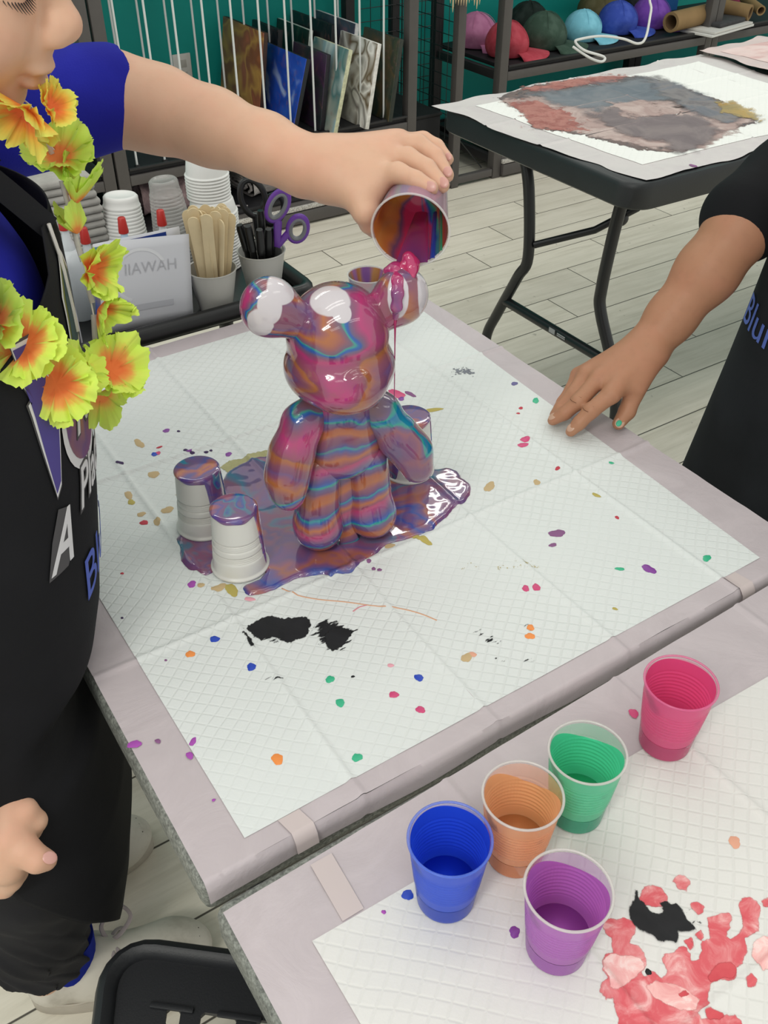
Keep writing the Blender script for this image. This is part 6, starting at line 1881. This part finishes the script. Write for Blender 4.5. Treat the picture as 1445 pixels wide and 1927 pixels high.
MB().tube(catmull([D(30, 180, 0.745), D(62, 205, 0.737), D(84, 262, 0.746), D(112, 300, 0.757), D(132, 400, 0.771), D(158, 500, 0.786), D(176, 592, 0.797), D(200, 690, 0.811), D(165, 735, 0.785), D(108, 724, 0.745), D(48, 652, 0.718), D(-6, 612, 0.703), D(-60, 560, 0.70)], 8), 0.0007, 6).build('string', mat('white_string', '#d8d5cf', 0.7), LEI, world=True)

# ------------------------------------------------------------------ black plastic chair at the lower left
CHK = mat('black_chair_plastic', '#26272a', 0.45, 0.4, bump=0.1, bscale=500)
CH = thing('plastic_chair', 'black slotted plastic chair pushed under the near table corner', 'chair', (0.0, 0.0, 0.0))
fd = np.array([0.76, -0.65]); fd /= np.linalg.norm(fd); sd3 = np.array([-fd[1], fd[0]])*-1.0   # fd: along the front edge, sd3: to the back
corner = np.array([0.033, 0.578])
SW, SD, SZ = 0.40, 0.38, 0.45
def cw(a, b, z): 
    a = SW/2+(a-SW/2)*(1-1.25*b)
    q = corner+fd*a+sd3*b; return (q[0], q[1], z)
outl = []
Rr = 0.05
for (ca, cb, s0_) in ((SW-Rr, Rr, -0.5*PI), (SW-Rr, SD-Rr, 0), (Rr, SD-Rr, 0.5*PI), (Rr, Rr, PI)):
    for i in range(7): a = s0_+i*PI/12; outl.append((ca+Rr*math.cos(a), cb+Rr*math.sin(a)))
holes = []
for j in range(5):
    for i in range(5):
        a0 = 0.045+0.062*i; b0 = 0.055+0.056*j
        w_ = 0.016 if i == 0 else 0.040
        holes.append((a0+(0.024 if i == 0 else 0), b0, w_, 0.018))
from mathutils.geometry import delaunay_2d_cdt
pts = [Vector(p) for p in outl]; edges = [(i, (i+1) % len(outl)) for i in range(len(outl))]
hp_ = []
for (a, b, w_, h_) in holes:
    k = len(pts); c_ = 0.004
    rect = [(a+c_, b), (a+w_-c_, b), (a+w_, b+c_), (a+w_, b+h_-c_), (a+w_-c_, b+h_), (a+c_, b+h_), (a, b+h_-c_), (a, b+c_)]
    pts += [Vector(p) for p in rect]; edges += [(k+i, k+(i+1) % 8) for i in range(8)]; hp_.append(np.array(rect))
vv, ee, ff, _, _, _ = delaunay_2d_cdt(pts, edges, [], 1, 1e-6)
vv = np.array([(p.x, p.y) for p in vv])
fk = []
for f in ff:
    c_ = vv[list(f)].mean(0)
    if any((h[:, 0].min() < c_[0] < h[:, 0].max()) and (h[:, 1].min() < c_[1] < h[:, 1].max()) for h in hp_): continue
    if poly_sd([c_], np.array(outl))[0] < -1e-5: continue
    fk.append(tuple(f))
mb = MB(); mb.add([cw(p[0], p[1], SZ-0.002) for p in vv], fk)
mb.build('seat', CHK, CH, world=True, smooth=False, solid=0.006)
# rolled seat edge
MB().tube([cw(p[0], p[1], SZ-0.004) for p in outl], 0.011, 10, closed=True, flat=((0, 0, 1), 1.3)).build('seat_edge', CHK, CH, world=True)
MB().rbox(cw(SW/2, 0.018, SZ-0.020), (SW-0.03, 0.055, 0.030), 0.012, 3, R=Matrix.Rotation(math.atan2(fd[1], fd[0]), 3, 'Z')).build('front_lip', CHK, CH, world=True)
for i in range(4):
    MB().rbox(cw(0.075+0.075*i, 0.056, SZ+0.0005), (0.045, 0.006, 0.003), 0.001, R=Matrix.Rotation(math.atan2(fd[1], fd[0]), 3, 'Z')).build('embossed_rib', CHK, CH, world=True)
for (a, b) in ((0.03, 0.03), (SW-0.03, 0.03), (0.03, SD-0.03), (SW-0.03, SD-0.03)):
    MB().tube([cw(a, b, SZ-0.01), cw(a, b, 0.0)], [0.014, 0.011], 12).build('leg', CHK, CH, world=True)
for a in (0.03, SW-0.03):
    MB().tube(catmull([cw(a, SD-0.02, SZ-0.01), cw(a, SD+0.01, SZ+0.10), cw(a, SD+0.05, SZ+0.24)], 5), 0.011, 10).build('back_post', CHK, CH, world=True)
MB().grid(12, 8, lambda u, v: cw(0.02+(SW-0.04)*u, SD+0.012+0.035*v-0.02*math.sin(PI*u)*0, SZ+0.12+0.15*v)).build('backrest', CHK, CH, world=True, solid=0.008)
# ------------------------------------------------------------------ paint spots and stains on the pads
SPOTC = {'blue': '#2a49b8', 'orange': '#f0924a', 'green': '#3fb58a', 'pink': '#d0497a', 'rose': '#e6a3b0', 'purple': '#86429a', 'violet': '#a84fae', 'mauve': '#8a5a86', 'dark': '#3f2a55', 'tan': '#c6ac82', 'olive': '#b9a95c', 'red': '#c0404f', 'black': '#1d1d1f', 'lilac': '#6f6a98', 'peach': '#e2a68c'}
def spot(pad, H, px, py, r, col, asp=1.0, seed=0, name='paint_spot'):
    c = PZ(px, py, 0.742); d = float((c-EYE) @ FW); R0 = r*d/FPX*1.08
    rr = random.Random(seed*7+int(px)); ph = [rr.uniform(0, 6.28) for _ in range(4)]
    n = 22; ring = []
    ro = rr.uniform(0, PI)
    for i in range(n):
        a = 2*PI*i/n
        k = 1+0.10*math.sin(2*a+ph[0])+0.07*math.sin(3*a+ph[1])+0.05*math.sin(5*a+ph[2])+0.04*math.sin(8*a+ph[3])
        q_ = 1+(asp-1)*0.55
        x, y = R0*k*math.cos(a)*q_, R0*k*math.sin(a)/max(q_, 0.6)
        ring.append((c[0]+x*math.cos(ro)-y*math.sin(ro), c[1]+x*math.sin(ro)+y*math.cos(ro)))
    mb = MB(); vs = [(c[0], c[1], H(c[0], c[1])+0.0008)]
    for k, h in ((0.7, 0.0007), (1.0, 0.00022)):
        for x, y in ring:
            X, Y = c[0]+(x-c[0])*k, c[1]+(y-c[1])*k; vs.append((X, Y, H(X, Y)+h))
    fs = [(0, 1+i, 1+(i+1) % n) for i in range(n)]+[(1+i, 1+n+i, 1+n+(i+1) % n, 1+(i+1) % n) for i in range(n)]
    mb.add(vs, fs)
    nice = {'lilac': 'lilac', 'olive': 'olive yellow', 'tan': 'tan', 'rose': 'pale pink', 'violet': 'violet', 'dark': 'dark purple'}.get(col, col)
    return mb.build(name, mat('spot_'+col, SPOTC[col], 0.35 if col in ('blue', 'orange', 'green', 'pink', 'purple') else 0.7, 0.4), pad, world=True, angle=180, label=nice+' paint spot')
MAIN = [(404,1203,8,'blue',1.0),(358,1231,8,'orange',1.05),(473,1255,8.5,'blue',1.0),(621,1279,8,'green',1.05),(640,1323,8.5,'green',1.1),(741,1308,8,'pink',1.0),(791,1336,8,'pink',1.05),(788,1276,8,'blue',1.05),
 (672,1426,9,'green',1.0),(522,1429,11,'orange',1.15),(735,1253,5,'rose',1.2),(363,1396,7,'violet',1.5),(357,1422,7,'violet',1.2),(253,1401,10,'violet',1.3),(297,1395,5,'mauve',1.2),(402,1506,3,'violet',1.0),(664,1274,3,'black',1.2),
 (878,1238,10,'tan',1.2),(890,1232,6,'peach',1.1),(998,1182,7,'orange',1.0),(997,1198,8,'orange',1.1),(1221,1071,11,'purple',1.3),(1048,1004,12,'mauve',1.3),(1040,1026,6,'mauve',1.3),(988,828,8,'pink',1.2),(984,838,8,'pink',1.3),
 (968,722,6,'lilac',1.1),(1008,754,7,'green',1.7),(980,768,4,'red',1.5),(975,778,3,'red',1.3),(1330,1050,8,'green',1.4),(1166,1071,6,'green',1.6),(989,1108,7,'pink',1.3),(1009,1106,8,'pink',1.4),(1049,882,5,'red',1.6),(1161,974,4,'red',1.4),
 (921,916,11,'tan',1.6),(1157,1146,4,'olive',1.3),(1122,932,6,'olive',1.9),(1150,872,4,'green',1.5),(1010,908,7,'tan',1.5),
 (313,811,6,'purple',1.1),(336,812,3,'dark',1.0),(226,872,6,'dark',1.3),(291,855,6,'blue',1.2),(297,853,5,'pink',1.1),(349,847,4,'dark',1.1),(356,850,5,'purple',1.1),(362,853,4,'dark',1.0),(388,851,4,'dark',1.2),(397,848,3,'dark',1.0),(430,855,6,'purple',1.1),
 (289,893,10,'tan',1.2),(242,932,9,'tan',1.6),(247,945,7,'olive',1.3),(266,968,7,'tan',1.1),(271,984,7,'red',1.1),(296,983,8,'tan',1.3),(315,960,10,'tan',1.1),(338,930,6,'tan',1.1),(361,1100,8,'violet',1.1),(378,1102,6,'tan',1.1),
 (412,1107,11,'tan',1.4),(436,1111,13,'olive',1.5),(470,1128,7,'rose',1.9),(694,1058,4,'mauve',1.0),(703,1071,4,'mauve',1.0),(714,1073,4,'mauve',1.0),(800,1018,10,'olive',1.7),(782,1010,9,'olive',1.6),(733,1028,8,'tan',1.4),
 (746,742,14,'pink',1.7),(772,742,8,'mauve',1.9),(755,751,6,'purple',1.4),(815,772,10,'olive',2.3),(230,1080,3,'red',1.0),(312,1243,2.5,'mauve',1.2),(262,835,10,'tan',1.9),(300,842,4,'red',1.7),(230,1164,2.5,'dark',1.2)]
for i, (x, y, r, c, a) in enumerate(MAIN): spot(PADM, H_MAIN, x, y, r, c, a, i)
for i, (x, y, r, c, a) in enumerate([(767,1685,10,'blue',1.1),(722,1717,4,'violet',1.0),(968,1755,10,'purple',1.05),(1192,1343,9,'pink',1.1),(1382,1585,11,'peach',1.1),(1012,1793,3,'dark',1.1),(1220,1830,6,'black',1.1)]): spot(PADN, H_NEAR, x, y, r, c, a, 100+i)

def stain_mat(name, stops, nsc=30.0, edge_amp=0.006, edge_sc=140.0, breakup=0.0, streak=None, rough=0.75, soft=0.0006, amax=1.0):
    """dried paint: ragged outline from the signed distance to the stain's border"""
    q = NT(name); tc = q.n('ShaderNodeTexCoord'); v = tc.outputs['Object']
    if streak:
        mp = q.n('ShaderNodeMapping'); mp.inputs['Scale'].default_value = streak[0]; mp.inputs['Rotation'].default_value = (0, 0, streak[1])
        q.l(v, mp.inputs['Vector']); vs = mp.outputs[0]
    else: vs = v
    sd = q.attr('sd')
    nz_ = q.math('MULTIPLY', q.math('SUBTRACT', q.noise(vs, edge_sc, 4.0, 0.6), 0.5), edge_amp*2)
    e = q.math('ADD', sd, nz_)
    al = q.smooth(e, -soft, soft)
    if breakup:
        br = q.smooth(q.math('ADD', q.noise(vs, edge_sc*0.9, 4.0, 0.7), q.math('MULTIPLY', q.smooth(sd, 0.0, 0.02), 0.30)), breakup-0.03, breakup+0.03)
        al = q.math('MULTIPLY', al, br)
    c = q.ramp(q.noise(v, nsc, 6.0, 0.65, dist=0.8), stops)
    al = q.math('MULTIPLY', al, amax); q.set(c, rough, 0.3); q.l(al, q.b.inputs['Alpha'])
    return q.m
def stain(pad, H, outline_px, m, lift=0.0004, step=0.0015, margin=0.008, name='paint_stain', label=None, z=0.742, wob=0):
    Q = np.array([PZ(x, y, z)[:2] for x, y in outline_px])
    lo, hi = Q.min(0)-margin, Q.max(0)+margin
    nx, ny = int((hi[0]-lo[0])/step)+2, int((hi[1]-lo[1])/step)+2
    xs = np.linspace(lo[0], hi[0], nx); ys = np.linspace(lo[1], hi[1], ny)
    gx, gy = np.meshgrid(xs, ys, indexing='ij'); P = np.stack([gx.ravel(), gy.ravel()], 1)
    sd = poly_sd(P, Q)
    fs = []; S2 = (sd > -margin).reshape(nx, ny)
    ok = S2[:-1, :-1] & S2[1:, :-1] & S2[1:, 1:] & S2[:-1, 1:]
    for i, j in np.argwhere(ok): a = i*ny+j; fs.append((a, a+ny, a+ny+1, a+1))
    used = sorted({k for f in fs for k in f}); remap = {k: i for i, k in enumerate(used)}
    mb = MB(); mb.add([(P[k][0], P[k][1], H(P[k][0], P[k][1])+lift) for k in used], [tuple(remap[k] for k in f) for f in fs])
    mb.a['sd'] = [sd[k] for k in used]
    return mb.build(name, m, pad, world=True, angle=180, label=label)
BLK = stain_mat('black_smear', [(0.3, '#19191b'), (0.7, '#262629')], edge_amp=0.004, edge_sc=170)
BLKD = stain_mat('black_dry_brush', [(0.3, '#19191b'), (0.7, '#262629')], edge_amp=0.006, edge_sc=150, breakup=0.60, streak=((0.35, 1.6, 1), 0.6))
def zo(pts, ox, oy, k): return [(ox+x/k, oy+y/k) for x, y in pts]
stain(PADM, H_MAIN, zo([(720,262),(752,232),(790,215),(842,200),(880,212),(930,212),(1000,203),(1026,232),(1018,270),(1004,300),(965,312),(930,330),(885,318),(845,300),(790,316),(758,300)], 180, 1080, 2.535), BLK, label='black paint smear')
stain(PADM, H_MAIN, zo([(705,283),(722,298),(745,320),(762,358),(742,345),(720,312)], 180, 1080, 2.535), BLK, label='black paint smear')
stain(PADM, H_MAIN, zo([(1090,300),(1120,262),(1190,258),(1225,275),(1210,310),(1180,345),(1130,374),(1095,345)], 180, 1080, 2.535), BLK, label='black paint smear')
stain(PADM, H_MAIN, zo([(1000,300),(1040,230),(1080,205),(1160,212),(1200,250),(1268,262),(1235,300),(1190,360),(1125,380),(1080,350)], 180, 1080, 2.535), BLKD, 0.0003, label='dry brushed black paint')
stain(PADM, H_MAIN, zo([(700,265),(760,225),(840,205),(870,330),(800,345),(760,315)], 180, 1080, 2.535), BLKD, 0.0003, label='dry brushed black paint')
stain(PADM, H_MAIN, zo([(840,492),(900,498),(958,512),(930,520),(870,514),(800,502)], 180, 1080, 2.535), BLKD, 0.0004, label='dry brushed black paint')
stain(PADM, H_MAIN, [(885,1192),(905,1183),(915,1192),(940,1205),(945,1218),(915,1215),(900,1202)], BLKD, 0.0004, label='black flecks')
stain(PADM, H_MAIN, [(930,1238),(975,1240),(1016,1244),(1016,1248),(970,1246),(930,1242)], BLKD, 0.0004, label='black flecks')
stain(PADM, H_MAIN, [(990,1176),(1004,1176),(1003,1190),(990,1190)], BLKD, 0.0006, label='black flecks')
ORL = mat('peach_trail', '#dba98a', 0.8, 0.2)
for pts, c_ in (([(530,1107),(560,1120),(600,1128),(650,1133),(700,1140),(750,1145),(790,1155),(822,1168)], ORL), ([(664,1151),(676,1143),(690,1139)], mat('rose_trail', '#d78f97', 0.8, 0.2))):
    b_ = MB().tube([tuple(PZ(x, y, 0.742)*np.array([1, 1, 0])+np.array([0, 0, H_MAIN(*PZ(x, y, 0.742)[:2])])) for x, y in [tuple(p[:2]) for p in catmull([(x, y, 0) for x, y in pts], 4)]], 0.0009, 6, flat=((0, 0, 1), 0.3))
    b_.build('paint_trail', c_, PADM, world=True, angle=180)
FLK = stain_mat('tan_flecks', [(0.3, '#c9b98a'), (0.7, '#b7a878')], edge_amp=0.006, edge_sc=190, breakup=0.66)
stain(PADM, H_MAIN, [(860,1066),(900,1058),(960,1062),(985,1050),(1018,1062),(1010,1080),(985,1072),(960,1080),(920,1072),(870,1076)], FLK, label='tan flecks')
GRF = stain_mat('grey_flecks', [(0.3, '#8f929a'), (0.7, '#5d5f6a')], edge_amp=0.006, edge_sc=190, breakup=0.66)
stain(PADM, H_MAIN, [(845,690),(880,686),(905,700),(895,716),(870,708),(846,712)], GRF, label='grey flecks')
OLV = stain_mat('olive_wash', [(0.3, '#b9b487'), (0.55, '#a6a276'), (0.75, '#c4be98')], edge_amp=0.005, edge_sc=120)
stain(PADM, H_MAIN, [(415,880),(430,868),(455,864),(475,852),(500,848),(520,850),(520,872),(470,872),(430,892)], OLV, label='dull olive dried paint')

# red blotch on the near pad
RED = stain_mat('red_blotch', [(0.30, '#d4525c'), (0.46, '#d9636a'), (0.58, '#e28a8c'), (0.68, '#efb8b6'), (0.78, '#f3d2ce')], nsc=46, edge_amp=0.0022, edge_sc=170, rough=0.6)
PINKW = stain_mat('pink_wash', [(0.30, '#e89a9a'), (0.5, '#f2bcb8'), (0.62, '#f7d9d4'), (0.8, '#ecaaa8')], nsc=60, edge_amp=0.002, edge_sc=170, rough=0.6)
REDD = stain_mat('deep_red', [(0.3, '#c9424d'), (0.7, '#d65a60')], nsc=50, edge_amp=0.0018, edge_sc=170, rough=0.55)
K = 4.188
def n_(pts): return zo(pts, 1100, 1600, K)
stain(PADN, H_NEAR, n_([(135,600),(185,540),(250,555),(300,530),(385,570),(412,640),(365,690),(355,740),(420,755),(470,810),(485,880),(470,935),(440,960),(480,1000),(520,955),(560,975),(600,1010),(640,990),(660,960),(630,900),(605,860),(630,815),(700,815),(745,762),(800,770),(835,830),(840,870),(900,865),(915,800),(925,720),(985,700),(975,620),(965,535),(1050,510),(1130,490),(1165,520),(1145,600),(1120,640),(1110,690),(1150,700),(1220,660),(1250,600),(1240,520),(1215,440),(1240,380),(1300,365),(1360,400),(1388,460),(1370,540),(1370,640),(1310,660),(1265,700),(1280,820),(1240,880),(1200,930),(1190,1020),(1120,1030),(1060,1015),(990,1060),(970,1130),(975,1220),(920,1250),(895,1300),(920,1340),(1010,1330),(1100,1300),(1190,1300),(1240,1370),(1240,1440),(250,1440),(270,1330),(235,1240),(225,1170),(170,1180),(120,1120),(135,1050),(180,1015),(140,960),(135,880),(160,820),(230,805),(215,740),(210,690),(160,660)]), RED, step=0.0012, label='red watery paint blotch')
stain(PADN, H_NEAR, n_([(140,870),(200,815),(300,830),(440,850),(470,930),(400,1000),(330,1060),(260,1110),(200,1080),(190,1015),(145,960)]), PINKW, 0.0006, label='pale pink paint wash')
stain(PADN, H_NEAR, n_([(490,1080),(560,1030),(700,1060),(820,1110),(900,1180),(880,1260),(760,1260),(640,1220),(540,1160)]), PINKW, 0.0006, label='pale pink paint wash')
stain(PADN, H_NEAR, n_([(1320,740),(1400,680),(1480,690),(1480,940),(1400,950),(1350,890),(1318,830)]), PINKW, 0.0006, label='pale pink paint wash')
for pts in ([(930,1270),(980,1250),(1080,1280),(1105,1310),(1060,1340),(960,1325)], [(1050,900),(1150,880),(1200,930),(1180,1010),(1080,1010),(990,1050),(970,1000)], [(735,1140),(790,1110),(830,1140),(760,1160)]):
    stain(PADN, H_NEAR, n_(pts), REDD, 0.0007, label='deeper red paint')
for pts in ([(697,240),(740,190),(800,205),(835,260),(800,320),(735,300)], [(430,390),(470,285),(550,280),(610,295),(650,370),(655,430),(560,450),(460,430)], [(830,425),(880,405),(940,440),(940,490),(890,510),(850,470)], [(875,670),(910,630),(945,680),(915,720)], [(780,710),(840,695),(860,760),(830,795)], [(1262,1020),(1310,985),(1362,1020),(1340,1070),(1290,1075)], [(1390,395),(1450,375),(1480,420),(1460,455),(1410,440)]):
    stain(PADN, H_NEAR, n_(pts), RED, 0.0005, label='red paint spot')
stain(PADN, H_NEAR, n_([(345,470),(375,400),(395,400),(400,315),(412,320),(425,400),(470,420),(500,480),(580,505),(620,490),(590,420),(640,410),(690,430),(720,412),(770,470),(800,540),(880,630),(820,640),(770,655),(735,640),(740,690),(715,730),(650,715),(575,715),(530,670),(440,640),(390,590),(355,540)]), stain_mat('black_smear_near', [(0.3, '#1c1c1e'), (0.7, '#29292b')], edge_amp=0.0025, edge_sc=200), 0.0010, step=0.0012, label='black paint smear')
stain(PADN, H_NEAR, n_([(780,440),(830,430),(870,560),(860,590),(820,540)]), BLKD, 0.0011, label='dry brushed black paint')

# big dried stain on the pad of the black table
S2 = 2.388
def b_(pts): return zo(pts, 840, 80, S2)
B1 = stain_mat('grey_wash', [(0.28, '#6f7278'), (0.42, '#80828a'), (0.52, '#938e8e'), (0.62, '#7c777b'), (0.76, '#a59a96')], nsc=9, edge_amp=0.06, edge_sc=18, soft=0.020, amax=0.85)
B2 = stain_mat('pink_grey_wash', [(0.28, '#c3a9a4'), (0.45, '#b39a95'), (0.6, '#cdb8b2'), (0.76, '#a08f8b')], nsc=11, edge_amp=0.06, edge_sc=20, soft=0.012, amax=0.92)
B3 = stain_mat('red_wash', [(0.28, '#b26a64'), (0.45, '#c48a80'), (0.6, '#a5645e'), (0.76, '#cba8a0')], nsc=22, edge_amp=0.08, edge_sc=34, soft=0.014, breakup=0.55, amax=0.8)
B4 = stain_mat('mauve_grey', [(0.28, '#7b7073'), (0.45, '#867b7d'), (0.6, '#948888'), (0.76, '#736a6c')], nsc=11, edge_amp=0.05, edge_sc=18, soft=0.016, amax=0.85)
B5 = stain_mat('slate_blue', [(0.28, '#6d747d'), (0.45, '#7c858e'), (0.6, '#8b9096'), (0.76, '#686d76')], nsc=10, edge_amp=0.07, edge_sc=15, soft=0.030, amax=0.8)
B6 = stain_mat('ochre_wash', [(0.28, '#c79a4a'), (0.5, '#a99a70'), (0.7, '#d3b06a')], nsc=12, edge_amp=0.05, edge_sc=40, soft=0.008, breakup=0.46, amax=0.8)
B7 = stain_mat('spatter', [(0.28, '#4f5054'), (0.5, '#7a6a66'), (0.7, '#55555c')], nsc=30, edge_amp=0.03, edge_sc=45, soft=0.002, breakup=0.64)
kw = dict(step=0.006, margin=0.07)
stain(PADB, H_BACK, b_([(215,250),(330,205),(560,165),(880,150),(1010,180),(1240,260),(1400,340),(1400,370),(1230,420),(1160,480),(1010,505),(860,490),(700,450),(540,410),(360,385),(350,330),(250,280)]), B7, 0.0004, label='dark paint spatter', **kw)
stain(PADB, H_BACK, b_([(260,270),(400,240),(620,230),(900,250),(1180,330),(1380,345),(1250,430),(1150,480),(1000,490),(860,470),(700,430),(520,395),(390,350)]), B2, 0.0008, label='pinkish grey dried paint', **kw)
stain(PADB, H_BACK, b_([(260,275),(400,260),(560,320),(640,400),(540,405),(370,390),(350,350),(310,310)]), B3, 0.0012, label='red dried paint', **kw)
stain(PADB, H_BACK, b_([(330,215),(500,175),(700,150),(850,152),(780,180),(600,205),(430,235)]), B3, 0.0012, label='red dried paint', **kw)
stain(PADB, H_BACK, b_([(380,235),(620,205),(860,160),(980,180),(1120,235),(1000,270),(830,275),(760,290),(690,320),(560,290),(440,265)]), B5, 0.0016, label='slate blue dried paint', **kw)
stain(PADB, H_BACK, b_([(870,155),(960,165),(1130,230),(1260,300),(1330,340),(1250,360),(1130,330),(1010,275),(930,210)]), B1, 0.0018, label='grey dried paint', **kw)
stain(PADB, H_BACK, b_([(640,330),(760,300),(880,340),(1000,330),(1130,330),(1210,370),(1190,440),(1120,495),(1030,500),(960,450),(860,430),(730,385)]), B4, 0.0022, label='mauve grey dried paint', **kw)
stain(PADB, H_BACK, b_([(740,280),(860,265),(960,290),(950,335),(850,350),(780,320)]), B2, 0.0026, label='pinkish grey dried paint', **kw)
stain(PADB, H_BACK, b_([(1220,275),(1290,270),(1420,340),(1400,358),(1300,335),(1230,320)]), B6, 0.0026, label='ochre dried paint', **kw)
spot(PADB, H_BACK, 1304, 314, 7, 'mauve', 1.3, 301)
